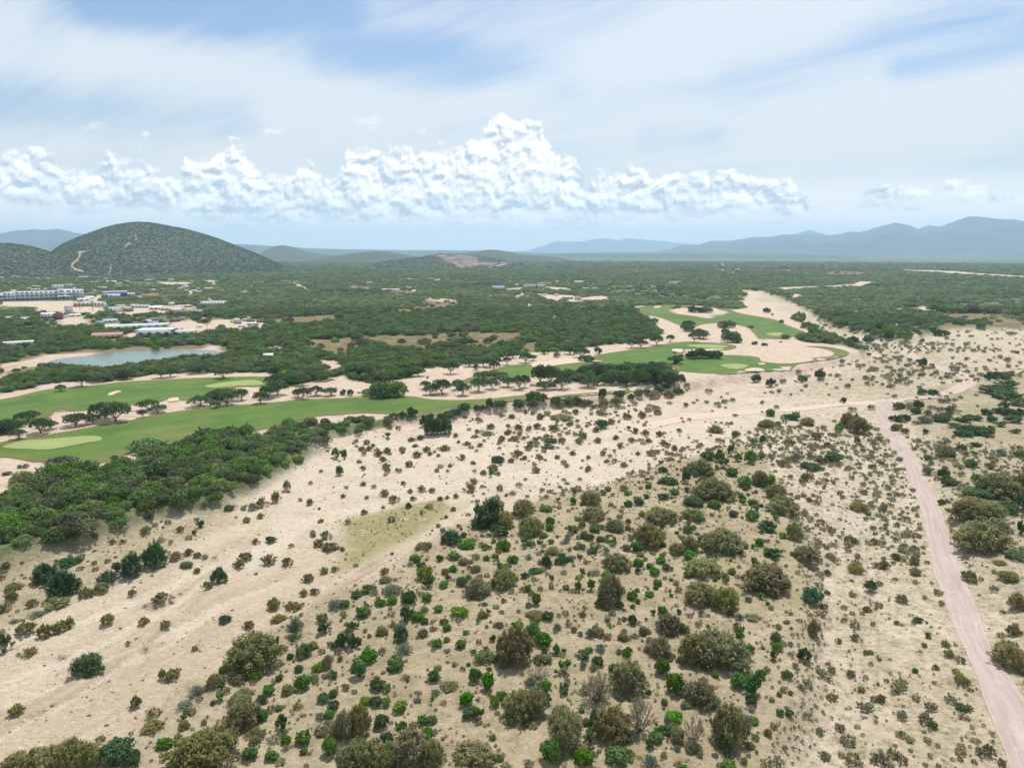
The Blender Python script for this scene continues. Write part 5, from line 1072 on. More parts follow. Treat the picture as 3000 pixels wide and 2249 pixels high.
# trees of the golf course (lower edge = foot of the trunk)
many(D_, 2.212, "U 395,325,62,42;U 530,292,106,75;U 185,525,130,75;U 75,592,120,90;U 30,600,90,80;U 265,597,120,95;U 325,570,90,55;U 120,632,90,62;U 495,547,140,85;U 600,532,90,62;U 680,500,150,105;U 750,522,172,125;U 700,470,110,70;U 960,447,112,68;U 1025,462,100,52;U 925,492,50,45;U 1297,422,126,72;U 1440,385,150,85;U 1475,412,110,75;U 1565,382,80,70;U 1400,432,62,42;U 1690,402,92,72;U 1740,370,100,80;U 1800,350,130,90;U 1790,300,120,80;U 1850,290,120,80;U 1450,242,82,62;U 1045,238,80,60;U 1105,232,80,60;U 1785,232,60,62;U 1960,287,92,70;U 1960,372,92,70;U 2048,352,90,62;U 2145,352,80,52;U 1930,360,60,50;"
 "M 950,712,205,95;M 1330,640,150,85;M 1420,620,120,65;M 1495,615,120,70;M 1600,622,86,82;U 2090,252,140,62;U 2180,215,90,40;U 640,262,120,50;U 820,245,100,60;U 1290,205,120,60;M 400,820,180,85;M 330,880,130,90;M 480,860,150,90;T 150,930,150,100;T 120,1000,140,90;M 240,960,130,90;S 60,868,70,32;S 30,870,40;S 130,822,40;S 170,822,50;D 745,765,62,30;U 2010,240,90,50;S 2080,850,34;O 2010,1065,54,52;O 1790,1050,70,85;O 1700,1080,80,80;S 1860,975,60,80;S 1640,1100,80,60;D 2070,1090,20;G 2180,770,80,70;D 2200,870,50,60;D 1485,1100,70,40;S 1330,1090,60")
many(E_, 2.212, "M 255,587,120,100;M 310,585,110,95;M 365,580,100,95;M 225,560,70,70;U 580,567,100,62;U 650,562,112,92;U 545,530,60,50;U 790,572,92,72;U 755,535,72,60;U 890,547,100,80;U 980,532,82,60;U 920,472,122,60;U 1020,465,112,50;U 1080,517,92,62;U 1150,532,92,80;U 1190,520,60,70;U 1290,500,120,110;U 1350,505,120,110;U 1320,535,120,60;U 1430,530,100,75;U 1345,442,122,60;U 1460,462,92,52;U 1540,482,92,52;U 1600,520,110,60;U 1660,505,90,60;U 1740,500,110,80;U 1800,495,90,70;U 1850,505,100,80;U 1600,435,120,62;U 1660,445,120,80;U 1720,420,90,50;U 1930,500,120,95;U 2000,495,110,100;U 2070,495,100,80;U 2130,500,90,80;U 2190,510,80,80;U 1960,425,110,60;U 2030,430,110,70;U 1830,430,80,60;U 2165,367,95,52;"
 "U 710,432,76,72;S 875,412,52,55;U 990,412,62,62;U 1075,372,46,45;U 920,385,70,55;U 960,390,70,55;U 1015,375,46,45;U 1195,360,82,60;U 1240,345,50,35;G 1315,307,82,50;S 1395,327,60,42;U 1555,327,100,60;G 1665,307,66,50;U 1480,305,80,50;U 500,447,72,50;U 455,450,80,52;U 280,480,130,75;U 340,460,90,70;U 225,470,80,50;U 150,440,100,60;U 80,430,90,60;U 2045,245,84,60;U 1940,262,80,50;U 1880,265,60,50;U 2130,225,46,42;U 830,385,70,40;M 420,400,110,60;M 560,385,110,60;M 640,350,100,60;U 1110,330,60,40;G 55,458,32,30;D 560,462,22,18;D 15,570,60,40;D 60,575,40,40")
many(C_, 2.212, "M 255,797,70,42;M 305,795,70,42;D 270,835,52,32;M 290,890,70,70;M 330,892,80,65;M 355,895,56,35;U 75,888,60,60;U 110,865,90,55;U 130,870,70,40;U 35,805,70,50;U 10,820,50,40;D 470,907,60,25;D 530,913,42,18;D 635,893,16;D 60,1005,80,60;D 115,1000,90,62;D 170,998,80,50;D 220,1000,74,52;D 40,1000,50,50;D 90,700,90,35;D 150,700,90,40;D 60,690,70,35;M 745,765,70,60;M 778,738,30,34;D 545,700,44,30;D 580,718,16,16;D 640,766,34,20;D 1270,825,100,60;D 1340,858,60,40;D 1230,850,70,40;D 1200,900,70,50;D 1100,905,70,50;D 1020,880,60,30;D 1635,850,90,60;D 1690,855,70,40;M 1650,695,100,60;M 1720,700,100,55;M 1790,700,100,50;M 1860,700,100,50;M 1930,700,90,50;M 2020,705,90,55;M 2150,720,80,45;M 2190,715,70,40;M 1500,705,80,35;D 1555,890,40,25")
# palms
for gx, gy, k in [(1820, 700, 16), (2050, 705, 20), (1700, 690, 8)]:
    for j in range(k): put_px('P', *A_([(gx+random.uniform(-150, 150), gy+random.uniform(-28, 22))])[0], 9, 15)
for (x_, y_) in [(1290, 510), (1330, 505), (1500, 520), (1510, 560)]: put_px('P', *V1([(x_, y_+70)])[0], 13, 24)
for x_ in np.linspace(1620, 2080, 18): put_px('P', *V1([(x_+random.uniform(-15, 15), 760+random.uniform(-30, 40))])[0], 11, 22)
for x_ in np.linspace(80, 560, 14): put_px('P', *B_([(x_, 672+random.uniform(-14, 10)-(12 if x_ > 400 else 0))])[0], 7, 12)
for x_ in np.linspace(800, 880, 8): put_px('P', *B_([(x_, 640+random.uniform(-10, 8))])[0], 7, 12)
PLANTS = [p for p in PLANTS if p['px'] > 1.5]

# ------------------------------------------------------------------ scattering
FAIR_POLY = []
for _, _, px in fw:
    P_ = smooth_closed(np.array(px, float), 1); X_, Y_, _z = place(P_[:, 0], P_[:, 1]); FAIR_POLY.append(list(zip(X_, Y_)))
POND_POLY = Zone(POND, .5, 0, 2.6)
road_zone = Zone(F_([(1235, 392), (1262, 440), (1275, 520), (1300, 600), (1350, 690), (1410, 760), (1480, 920)])+I_([(1305, 0), (1375, 220), (1430, 520), (1530, 800), (1670, 1100), (1790, 1430), (1885, 1680), (2010, 2000), (2330, 2000), (2080, 1520), (1940, 1250), (1810, 1060), (1690, 770), (1570, 480), (1490, 220), (1395, 0)])+F_([(1580, 880), (1470, 690), (1395, 560), (1350, 385)]), .5, 0)
KEEP_OUT = []            # filled by the buildings: (x, y, radius)
def jitter_grid(r0, r1, sp, azmax=40):
    xm = r1*math.sin(R(azmax)); ys = np.arange(r0*math.cos(R(azmax)), r1, sp); xs = np.arange(-xm, xm, sp)
    X, Y = np.meshgrid(xs, ys); X = X.ravel()+(rng.random(X.size)-.5)*sp*.95; Y = Y.ravel()+(rng.random(Y.size)-.5)*sp*.95
    r = np.hypot(X, Y); k = (r > r0) & (r < r1) & (np.abs(np.degrees(np.arctan2(X, Y))) < azmax)
    return X[k], Y[k]
def free_of(X, Y, pad=0.0):
    m = np.ones(X.shape, bool)
    for P_ in FAIR_POLY: m &= sdist(P_, X, Y) < -1.0-pad
    m &= POND_POLY(X, Y) < .1; m &= road_zone(X, Y) < .1
    for (a, b, c) in KEEP_OUT: m &= (X-a)**2+(Y-b)**2 > (c+pad)**2
    return m
# zone of the village and the open centre field where the wood thins out
z_village = Zone(A_([(-200, 450), (0, 450), (600, 460), (1400, 480), (1420, 640), (1300, 720), (700, 760), (0, 760), (-200, 760)]), 10, 15, 2.6)
z_upright = Zone(C_([(1000, 900), (1200, 800), (1500, 740), (1640, 770), (2000, 790), (2260, 850), (2260, 1100), (1500, 1100)]), 8, 10, 1.3)
# ------------------------------------------------------------------ buildings and vehicles
_mc = {}
def paint(name, col, rough=.8, wear=.12):
    if name in _mc: return _mc[name]
    m, t, b = mat(name, rough, .25)
    g = t.n('ShaderNodeNewGeometry'); P = g.outputs['Position']
    n = t.ss(t.noise(P, .9, 5, .65), .35, .75)
    t.put(b.inputs['Base Color'], t.mix(t.m('MULTIPLY', n, wear*2.5), col+(1,), (col[0]*.62, col[1]*.6, col[2]*.56, 1)))
    _mc[name] = m; return m
PC = dict(white=(.70, .71, .72), cream=(.54, .49, .39), blue=(.42, .56, .70), deepblue=(.03, .13, .50), red=(.42, .09, .08), ochre=(.56, .36, .16), grey=(.36, .37, .38), lgrey=(.55, .56, .57), brown=(.26, .19, .15),
          purple=(.20, .13, .36), tan=(.50, .42, .32), yellow=(.70, .55, .12), pink=(.60, .42, .38), maroon=(.22, .08, .08), glass=(.06, .09, .12), dark=(.07, .07, .075), roofw=(.50, .50, .49), roofg=(.44, .47, .45), roofred=(.40, .20, .17), teal=(.15, .36, .38), green=(.12, .28, .16))
def pm(c): return paint(c+'_paint' if c != 'glass' else 'window_glass', PC[c], .25 if c == 'glass' else .8)
_ub = {}
def ubox(m):
    if m not in _ub: _ub[m] = box_mesh('box_'+m, -.5, .5, -.5, .5, 0, 1, pm(m))
    return _ub[m]
def bx(parent, name, m, x, y, z, sx, sy, sz, rz=0.0):
    o = bpy.data.objects.new(name, ubox(m)); SC.collection.objects.link(o); o.parent = parent
    o.location = (x, y, z); o.scale = (sx, sy, sz); o.rotation_euler = (0, 0, rz); return o
def prism(name, m, pts, y0, y1):
    """outline in x, z pushed along y"""
    n = len(pts); V = [(x, y0, z) for x, z in pts]+[(x, y1, z) for x, z in pts]
    F = [tuple(range(n)), tuple(range(2*n-1, n-1, -1))]+[(i, (i+1) % n+0, (i+1) % n+n, i+n) for i in range(n)]
    me = bpy.data.meshes.new(name); me.from_pydata(V, [], F); me.materials.append(pm(m)); me.validate(); me.update()
    bm = bmesh.new(); bm.from_mesh(me); bmesh.ops.recalc_face_normals(bm, faces=bm.faces); bm.to_mesh(me); bm.free(); return me
BLD = []
def base_at(u0, u1, vb, hpx):
    u = (u0+u1)/2; x, y, z = [float(a[0]) for a in place([u], [vb])]
    d = y*cp-(z-CAMH)*sp
    return x, y, z, (u1-u0)*d/FPX, hpx*d/FPX/math.cos(math.atan2(CAMH, y)), d
def building(tf, u0, u1, vb, vt, wall='white', roof='roofw', depth=.6, style='flat', win=0, floors=1, rot=0.0, label=None, name='house', cat='house', door=None, group='village houses', front=8):
    (a, v0), (b, v1) = tf([(u0, vb), (u1, vt)])
    x, y, z, w, h, d = base_at(a, b, v0, v0-v1)
    h = max(h-.0, 1.2); dp = max(w*depth, 2.2); az = math.atan2(x, y)
    e = bpy.data.objects.new(name, None); SC.collection.objects.link(e)
    e.location = (x+math.sin(az)*dp*.5, y+math.cos(az)*dp*.5, z-.15); e.rotation_euler = (0, 0, -az+R(rot)); e['category'] = cat
    if group: e['group'] = group
    rt = {'flat': .22, 'slab': .16, 'gable': 0, 'shed': 0}[style]; hw = h-(0 if style in ('flat', 'slab') else h*.22)
    bx(e, 'wall', wall, 0, 0, 0, w, dp, hw+.15)
    if style == 'flat':       # parapet round a sunk roof
        bx(e, 'roof', roof, 0, 0, hw+.152, w*.97, dp*.96, .05)
        for sx, sy, px_, py_ in ((w+.1, .22, 0, -dp/2), (w+.1, .22, 0, dp/2), (.22, dp-.25, -w/2, 0), (.22, dp-.25, w/2, 0)): bx(e, 'parapet', wall, px_, py_, hw+.154, sx, sy, .28+.02*(sy < sx))
    elif style == 'slab': bx(e, 'roof', roof, 0, 0, hw+.152, w*1.06, dp*1.08, rt)
    elif style == 'gable':
        me = prism('roof', roof, [(-w/2-.3, 0), (0, h*.26), (w/2+.3, 0), (w/2+.3, -.12), (-w/2-.3, -.12)], -dp/2-.3, dp/2+.3)
        o = link('roof', me, e); o.location = (0, 0, hw+.28)
    else:
        me = prism('roof', roof, [(-dp/2-.3, 0), (dp/2+.3, h*.24), (dp/2+.3, h*.24+.15), (-dp/2-.3, .15)], -w/2-.3, w/2+.3)
        o = link('roof', me, e); o.rotation_euler = (0, 0, R(90)); o.location = (0, 0, hw+.16)
        o.rotation_euler = (0, 0, R(90))
    if win:
        fh = hw/floors; ww = w/win*.46
        for f in range(floors):
            for k in range(win):
                if door is not None and f == 0 and k == door:
                    bx(e, 'door', 'brown', -w/2+w*(k+.5)/win, -dp/2-.02, .15, ww*.9, .10, fh*.7); continue
                q = bx(e, 'window', 'glass', -w/2+w*(k+.5)/win, -dp/2-.02, .15+fh*f+fh*.36, ww, .10, fh*.36)
    else:
        bx(e, 'door', 'dark', w*.18, -dp/2-.02, .15, w*.16, .1, hw*.6); bx(e, 'window', 'glass', -w*.22, -dp/2-.02, .15+hw*.4, w*.2, .1, hw*.3)
    KEEP_OUT.append((x+math.sin(az)*dp*.5, y+math.cos(az)*dp*.5, max(w, dp)*.55+.8))
    for f in (2.5, front*.75):
        for s in (-.28, .28): KEEP_OUT.append((x-math.sin(az)*f+math.cos(az)*w*s, y-math.cos(az)*f-math.sin(az)*w*s, min(w*.34, 7)+.6))
    BLD.append(dict(o=e, x=x, y=y, wall=wall, w=w, label=label, roof=roof, fl=floors, style=style)); return e, w, h, dp

def hotel():
    e = bpy.data.objects.new('hotel', None); SC.collection.objects.link(e); e['category'] = 'hotel'
    e['label'] = 'long white three storey hotel with blue panels and rows of balconies'
    (a, v0), (b, _) = V1([(50, 440), (1275, 440)])
    x, y, z, w, h, d = base_at(a, b, v0, 28); az = math.atan2(x, y)
    e.location = (x, y, z); e.rotation_euler = (0, 0, -az)
    s = w/(1275-50); cx = (1275+50)/2
    def X(q): return (q-cx)*s
    H = 145*s*1.02
    def wing(u0, u1, yf, dp, top, wins, fl=3, ground=True):
        wx = (u1-u0)*s; c = X((u0+u1)/2); hh = top*s
        bx(e, 'wall', 'white', c, yf+dp/2, 0, wx-.02, dp, hh)
        bx(e, 'roof', 'roofw', c, yf+dp/2, hh+.002, wx-.4, dp*.94, .1); bx(e, 'parapet', 'white', c, yf+.15, hh+.004, wx-.03, .3, .5)
        fh = hh/fl
        for f in range(fl):
            for k in range(wins):
                xc = c-wx/2+wx*(k+.5)/wins
                if f == 0 and ground: bx(e, 'pane', 'deepblue' if k % 3 else 'glass', xc, yf-.06, .05, wx/wins*.82, .14, fh*.66)
                else:
                    q = bx(e, 'window', 'glass', xc, yf-.04, fh*f+fh*.30, wx/wins*.62, .10, fh*.40)
                    if f > 0: bx(e, 'balcony', 'white', xc, yf-.35, fh*f+.05, wx/wins*.9, .62, fh*.24)
        for f in range(1, fl): bx(e, 'cornice', 'lgrey', c, yf-.14, fh*f-.12, wx-.1, .26, .14)
    wing(322, 908, 3.2, 8, 146, 9)
    wing(165, 320, 1.4, 10, 142, 3)
    wing(50, 163, 0, 12, 128, 1)
    wing(910, 1108, -.6, 14, 166, 2, 3, False)
    wing(1110, 1275, .8, 12, 158, 3, 3, False)
    bx(e, 'panel', 'deepblue', X(128), -.1, 62*s, 78*s, .12, 30*s); bx(e, 'panel', 'deepblue', X(1080), -.72, 62*s, 34*s, .12, 42*s)
    bx(e, 'stair_tower', 'white', X(300), 6, 0, 78*s, 5, 168*s); bx(e, 'stair_tower', 'white', X(1148), 8, 0, 60*s, 5, 180*s)
    bx(e, 'porch_roof', 'white', X(985), -3.4, 58*s, 175*s, 5, .35)
    for q in (905, 950, 1015, 1062): bx(e, 'porch_column', 'white', X(q), -5.4, 0, .35, .35, 58*s)
    bx(e, 'annex', 'lgrey', X(20), 1, 0, 110*s, 6, 42*s); bx(e, 'annex', 'white', X(1350), 3, 0, 130*s, 7, 40*s)
    for k in np.linspace(-30, 1330, 12): KEEP_OUT.append((x+math.cos(az)*X(k), y-math.sin(az)*X(k), 9)); KEEP_OUT.append((x+math.cos(az)*X(k)-math.sin(az)*14, y-math.sin(az)*X(k)-math.cos(az)*14, 9))
hotel()
S = building
S(V1, 870, 1060, 272, 192, 'white', 'roofw', .5, win=4, floors=2, label='plain white two storey block behind the hotel', name='white_building', cat='building', group=None)
S(V1, 1062, 1200, 268, 185, 'grey', 'ochre', .6, 'slab', win=3, floors=2, label='unfinished grey block with orange rim behind the hotel', name='grey_building', cat='building', group=None)
S(V1, 1700, 2040, 385, 300, 'purple', 'white', .35, 'slab', win=7, floors=1, label='long low purple building with white roof edge', name='purple_building', cat='building', group=None)
S(V1, 1760, 1940, 402, 345, 'lgrey', 'white', .5, 'slab', label='pale grey shed with white roof in front of the purple building', name='shed', cat='shed', group=None)
S(V1, 1650, 1755, 402, 333, 'grey', 'grey', .7, label='darker grey windowless shed left of the purple building', name='shed', cat='shed', group=None)
S(V1, 1530, 1960, 1062, 985, 'brown', 'roofred', .45, 'shed', win=5, label='brown workshop with rusty red striped sheet roof', name='workshop', cat='workshop', group=None, rot=-8)
S(V1, 110, 510, 1182, 1118, 'grey', 'lgrey', .4, 'slab', win=3, label='low grey concrete shed half hidden at the far left', name='shed', cat='shed', group=None)
S(V2, 80, 600, 1035, 925, 'grey', 'roofg', .85, 'slab', win=4, label='biggest grey warehouse with pale flat roof', name='warehouse', cat='warehouse', group='grey warehouses', rot=-14)
S(V2, 610, 955, 1005, 940, 'grey', 'roofg', .65, 'slab', win=3, label='lower grey warehouse joined to the right of the biggest one', name='warehouse', cat='warehouse', group='grey warehouses', rot=-6)
S(V2, -420, 470, 900, 845, 'grey', 'roofw', .28, 'slab', win=8, label='long grey warehouse with white roof behind the other two', name='warehouse', cat='warehouse', group='grey warehouses')
def chapel():
    e, w, h, dp = S(V2, 1060, 1440, 522, 462, 'white', 'roofw', .35, win=8, floors=2, label='white building with square bell tower and red front', name='chapel', cat='church', group=None)
    bx(e, 'tower', 'white', -w*.12, -dp*.1, h, w*.13, w*.13, h*.55); bx(e, 'bell_gable', 'white', -w*.16, -dp*.1, h*1.55, w*.05, w*.09, h*.5); bx(e, 'opening', 'dark', -w*.12, -dp*.1-w*.066, h*1.15, w*.035, .08, h*.25)
    bx(e, 'front_hall', 'red', -w*.36, -dp*.62, 0, w*.5, dp*.25, h*.62); bx(e, 'awning', 'white', -w*.36, -dp*.82, h*.63, w*.5, dp*.12, .2)
chapel()
def ochre_house():
    e, w, h, dp = S(V2, 100, 355, 412, 342, 'ochre', 'ochre', .45, win=7, floors=2, label='ochre two storey building with dark arcades', name='ochre_building', cat='building', group=None)
    for k in range(8): bx(e, 'pillar', 'ochre', -w/2+w*k/7*.98+.1, -dp*.5-.9, .1, .3, .3, h*.92)
    bx(e, 'gallery', 'ochre', 0, -dp*.5-.75, h*.48, w*.99, .9, .2)
ochre_house()
def school():
    e, w, h, dp = S(V3, 660, 965, 320, 264, 'cream', 'pink', .3, win=12, floors=2, label='long cream two storey school with teal windows below the quarry', name='school', cat='school', group=None)
    bx(e, 'stair_block', 'dark', w*.1, -dp*.5-.3, 0, w*.06, .6, h); bx(e, 'end_wall', 'white', -w*.42, -dp*.5-.25, 0, w*.12, .5, h); bx(e, 'panel', 'teal', -w*.42, -dp*.5-.56, h*.35, w*.03, .1, h*.35)
    for k in (0.2, .3, .4): bx(e, 'panel', 'teal', w*k, -dp*.5-.1, h*.12, w*.07, .1, h*.2)
school()
S(V3, 205, 380, 347, 288, 'blue', 'white', .6, win=5, floors=2, label='bluish white block with dark ground floor left of the school', name='office', cat='building', group=None)
S(V3, 860, 965, 258, 238, 'deepblue', 'white', .4, 'slab', label='low blue hall behind the school', name='hall', cat='building', group=None)
S(V3, 970, 1065, 272, 245, 'maroon', 'lgrey', .5, 'slab', label='dark red hall right behind the school', name='hall', cat='building', group=None)
S(V3, 1385, 1525, 242, 216, 'white', 'white', .4, 'slab', win=6, label='long white shed alone right of the quarry hill foot', name='shed', cat='shed', group=None)
S(V3, 1215, 1372, 472, 440, 'grey', 'lgrey', .35, 'slab', win=4, label='long grey shed on the sandy yard', name='shed', cat='shed', group='sheds on the sandy yard')
S(V3, 1392, 1495, 487, 440, 'lgrey', 'grey', .4, 'slab', win=6, floors=2, label='pale two storey frame at the right of the sandy yard', name='shed', cat='shed', group='sheds on the sandy yard')
S(V3, 1505, 1650, 498, 478, 'tan', 'tan', .3, 'slab', label='low tan wall like shed at the right end of the sandy yard', name='shed', cat='shed', group='sheds on the sandy yard')
S(V3, 870, 1000, 420, 402, 'lgrey', 'white', .3, 'slab', label='white roofed shed at the back left of the sandy yard', name='shed', cat='shed', group='sheds on the sandy yard')
S(V3, 1100, 1160, 428, 402, 'white', 'white', .5, 'slab', label='small bright white shed at the back of the sandy yard', name='shed', cat='shed', group='sheds on the sandy yard')
S(V3, 850, 902, 438, 416, 'dark', 'lgrey', .5, 'slab', label='dark little shed at the left end of the sandy yard', name='shed', cat='shed', group='sheds on the sandy yard')
H_LIST = """1 1210 1500 542 465 cream cream 5;1 1542 1700 548 465 white cream 3;1 1280 1432 458 410 white white 2;1 1060 1170 612 545 grey roofw 2;1 1070 1170 627 578 lgrey white 0;1 690 880 732 655 lgrey white 4 2;1 885 1010 752 665 maroon white 3 2;1 1140 1290 702 668 white roofw 2;1 1040 1110 722 705 white white 0;
1 1600 1690 822 788 blue white 2;1 1680 1890 792 755 white white 3;1 1780 1990 602 562 blue lgrey 3;1 1830 1980 628 595 tan tan 2;1 1985 2150 622 575 brown tan 3;1 2130 2240 562 512 white white 2;1 1890 2010 557 522 cream cream 2;1 360 480 762 722 white white 2;1 100 170 742 716 cream white 0;1 390 480 812 792 lgrey white 0;
1 2042 2180 372 322 white roofw 3 2;1 530 650 227 206 cream white 2;1 510 640 282 256 lgrey white 2;1 700 760 282 250 pink cream 0;1 200 260 77 50 white white 0;1 280 370 77 55 lgrey lgrey 0;1 590 640 92 76 white white 0;1 760 862 112 86 pink white 2;1 1300 1460 77 56 white white 2;1 1500 1620 77 60 lgrey white 0;1 1480 1570 162 143 white white 0;1 1750 1870 162 126 white roofw 2;
1 1890 1970 177 160 cream white 0;1 2030 2090 152 125 cream yellow 0;1 1680 1740 112 90 cream cream 0;1 1610 1720 247 226 pink white 0;1 1290 1350 237 220 cream white 0;1 1560 1590 267 240 yellow cream 0;1 1500 1550 287 272 white white 0;1 440 500 265 240 pink white 0;1 -20 60 85 62 tan tan 0;1 1240 1290 120 100 white white 0;1 40 110 560 535 cream cream 0;
2 410 465 402 370 tan white 0;2 530 612 542 478 white white 2;2 430 740 602 558 cream tan 5;2 560 725 628 575 white cream 4;2 742 800 612 577 tan cream 0;2 790 960 642 592 cream tan 3;2 985 1060 657 602 white yellow 2;2 0 200 562 520 lgrey white 4;2 220 420 592 542 white white 3;2 665 870 557 528 brown cream 3;2 230 350 827 786 blue blue 2;2 222 430 782 732 brown lgrey 3;2 552 705 787 740 brown tan 2;2 690 790 757 722 grey grey 2;
2 1585 1670 777 744 white white 2;2 1528 1582 802 772 yellow yellow 0;2 1585 1700 822 782 grey lgrey 2;2 1722 1812 777 744 grey roofg 2;2 1790 1915 788 758 brown white 2;2 1950 2040 802 757 brown cream 2;2 670 755 267 236 blue blue 2;2 745 845 252 208 white blue 3 2;2 615 690 212 182 red red 2;2 480 602 277 250 maroon brown 2;2 400 460 277 246 cream cream 0;2 240 300 287 260 white white 0;2 290 360 307 280 cream cream 0;
2 960 1022 267 238 cream cream 0;2 970 1050 312 290 white white 2;2 1110 1240 267 240 tan cream 2;2 1372 1410 307 276 yellow cream 0;2 1715 1790 327 297 white white 2;2 858 905 142 118 yellow yellow 0;2 180 222 197 181 cream white 0;2 60 112 282 264 white white 0;2 -5 60 127 96 pink white 2;2 150 272 132 102 lgrey white 2;2 500 602 112 100 lgrey white 0;2 908 952 227 208 white white 0;2 1070 1108 412 390 lgrey lgrey 0;2 832 942 1108 1080 grey white 0;2 1060 1130 768 738 tan tan 0;2 1795 1850 745 728 lgrey white 0;2 780 840 300 268 pink lgrey 2;2 1835 1875 225 205 cream yellow 0;2 600 650 235 215 cream cream 0;
3 550 630 282 258 white white 0;3 140 200 445 435 cream cream 0;3 340 400 435 408 ochre cream 0;3 1505 1595 326 314 cream cream 0;3 1640 1710 326 314 cream pink 0;3 985 1040 320 300 cream tan 0;3 165 215 160 150 white white 0;3 1890 1915 245 235 yellow cream 0;3 680 740 445 432 ochre tan 0"""
for row in H_LIST.replace('\n', '').split(';'):
    q = row.split()
    if not q: continue
    tf = {'1': V1, '2': V2, '3': V3}[q[0]]; nums = list(map(float, q[1:5]))
    S(tf, *nums, q[5], q[6], random.uniform(.5, .9), random.choice(['flat', 'slab', 'flat']), win=int(q[7]), floors=int(q[8]) if len(q) > 8 else 1, rot=random.uniform(-16, 16), front=6)
for row in "168 202 513 503 white white;330 378 471 464 lgrey white;420 482 487 479 pink tan;560 602 492 476 green lgrey;265 320 557 547 cream white;325 375 557 547 lgrey white;600 642 491 484 lgrey lgrey;1140 1170 520 512 white lgrey".split(';'):
    q = row.split(); S(B_, *map(float, q[:4]), q[4], q[5], .6, 'slab', front=6, rot=random.uniform(-15, 15), group='outlying sheds in the scrub')
for row in "235 266 431 423 white white;340 370 431 416 blue blue;620 690 432 425 white white;1200 1240 372 366 tan white".split(';'):
    q = row.split(); S(C_, *map(float, q[:4]), q[4], q[5], .6, 'slab', front=6, group='outlying sheds on the far plain')
S(D_, 1710, 1772, 106, 84, 'white', 'white', .6, 'slab', label='small white pump house by the trees right of the pond', name='pump_house', cat='shed', group=None)
# labels
BL = [(V1([(600, 450)])[0], 'the white hotel'), (V2([(350, 1000)])[0], 'the biggest grey warehouse'), (V2([(1220, 500)])[0], 'the bell tower'), (V2([(230, 400)])[0], 'the ochre building'), (V1([(1850, 380)])[0], 'the purple building'), (V1([(1750, 1050)])[0], 'the red roofed workshop'),
      (V2([(1890, 850)])[0], 'the parked bus'), (V2([(650, 200)])[0], 'the small red house'), (V3([(800, 310)])[0], 'the cream school'), (V1([(850, 730)])[0], 'the maroon fronted house'), (V1([(300, 70)])[0], 'the hill track foot'), (V2([(860, 130)])[0], 'the upper sandy clearing'),
      (V3([(1400, 480)])[0], 'the sandy yard'), (C_([(260, 400)])[0], 'the far pale quarry strip'), (B_([(450, 550)])[0], 'the straight white road'), (V1([(1550, 500)])[0], 'the long cream wall')]
BLP = [(*[float(a[0]) for a in place([p[0]], [p[1]])[:2]], n) for p, n in BL]
CN = dict(lgrey='pale grey', tan='tan', roofw='white', roofg='pale', roofred='rusty', deepblue='deep blue', dark='dark')
cell = {}
for b in BLD:
    if b['label']: b['o']['label'] = b['label']; continue
    d = [math.hypot(b['x']-p[0], b['y']-p[1])/math.hypot(p[0], p[1]) for p in BLP]; j = int(np.argmin(d))
    desc = '%s %s house, %s %s roof' % (CN.get(b['wall'], b['wall']), 'two storey' if b['fl'] > 1 else ('small' if b['w'] < 6 else 'low wide'), CN.get(b['roof'], b['roof']), 'flat' if b['style'] == 'flat' else 'slab')
    cell.setdefault((desc, j), []).append((d[j], b, desc))
for (_, j), L in cell.items():
    L.sort(key=lambda e: e[0])
    for q, (_, b, desc) in enumerate(L): b['o']['label'] = desc+(', nearest to ' if q == 0 else ', %s nearest to ' % ['', '2nd', '3rd', '4th', '5th', '6th', '7th', '8th', '9th'][q])+BLP[j][2]
# quonset barn
def barn():
    (a, v0), (b, v1) = V2([(60, 806), (220, 752)]); x, y, z, w, h, d = base_at(a, b, v0, v0-v1)
    e = bpy.data.objects.new('barn', None); SC.collection.objects.link(e); e.location = (x, y+w*.3, z-.1); e['category'] = 'barn'; e['label'] = 'grey round topped metal barn behind the warehouses'
    pts = [(-w/2*math.cos(t), h*math.sin(t)) for t in np.linspace(0, math.pi, 13)]; me = prism('shell', 'grey', pts, -w*.4, w*.4); link('shell', me, e); bx(e, 'door', 'dark', 0, -w*.4-.02, 0, w*.3, .1, h*.6); KEEP_OUT.append((x, y, w*.7)); KEEP_OUT.append((x, y-7, w*.6))
barn()
def cyl(parent, name, m, x, y, z, r, h, axis='Z', k=12):
    key = (m, k)
    if key not in _cy:
        th = np.linspace(0, 2*np.pi, k, endpoint=False); V = [(math.cos(t), math.sin(t), zz) for zz in (-.5, .5) for t in th]
        F = [(i, (i+1) % k, (i+1) % k+k, i+k) for i in range(k)]+[tuple(range(k))[::-1], tuple(range(k, 2*k))]
        me = bpy.data.meshes.new('round_'+m); me.from_pydata(V, [], F); me.materials.append(pm(m)); _cy[key] = me
    o = bpy.data.objects.new(name, _cy[key]); SC.collection.objects.link(o); o.parent = parent; o.location = (x, y, z); o.scale = (r, r, h)
    if axis == 'Y': o.rotation_euler = (R(90), 0, 0)
    if axis == 'X': o.rotation_euler = (0, R(90), 0)
    return o
_cy = {}
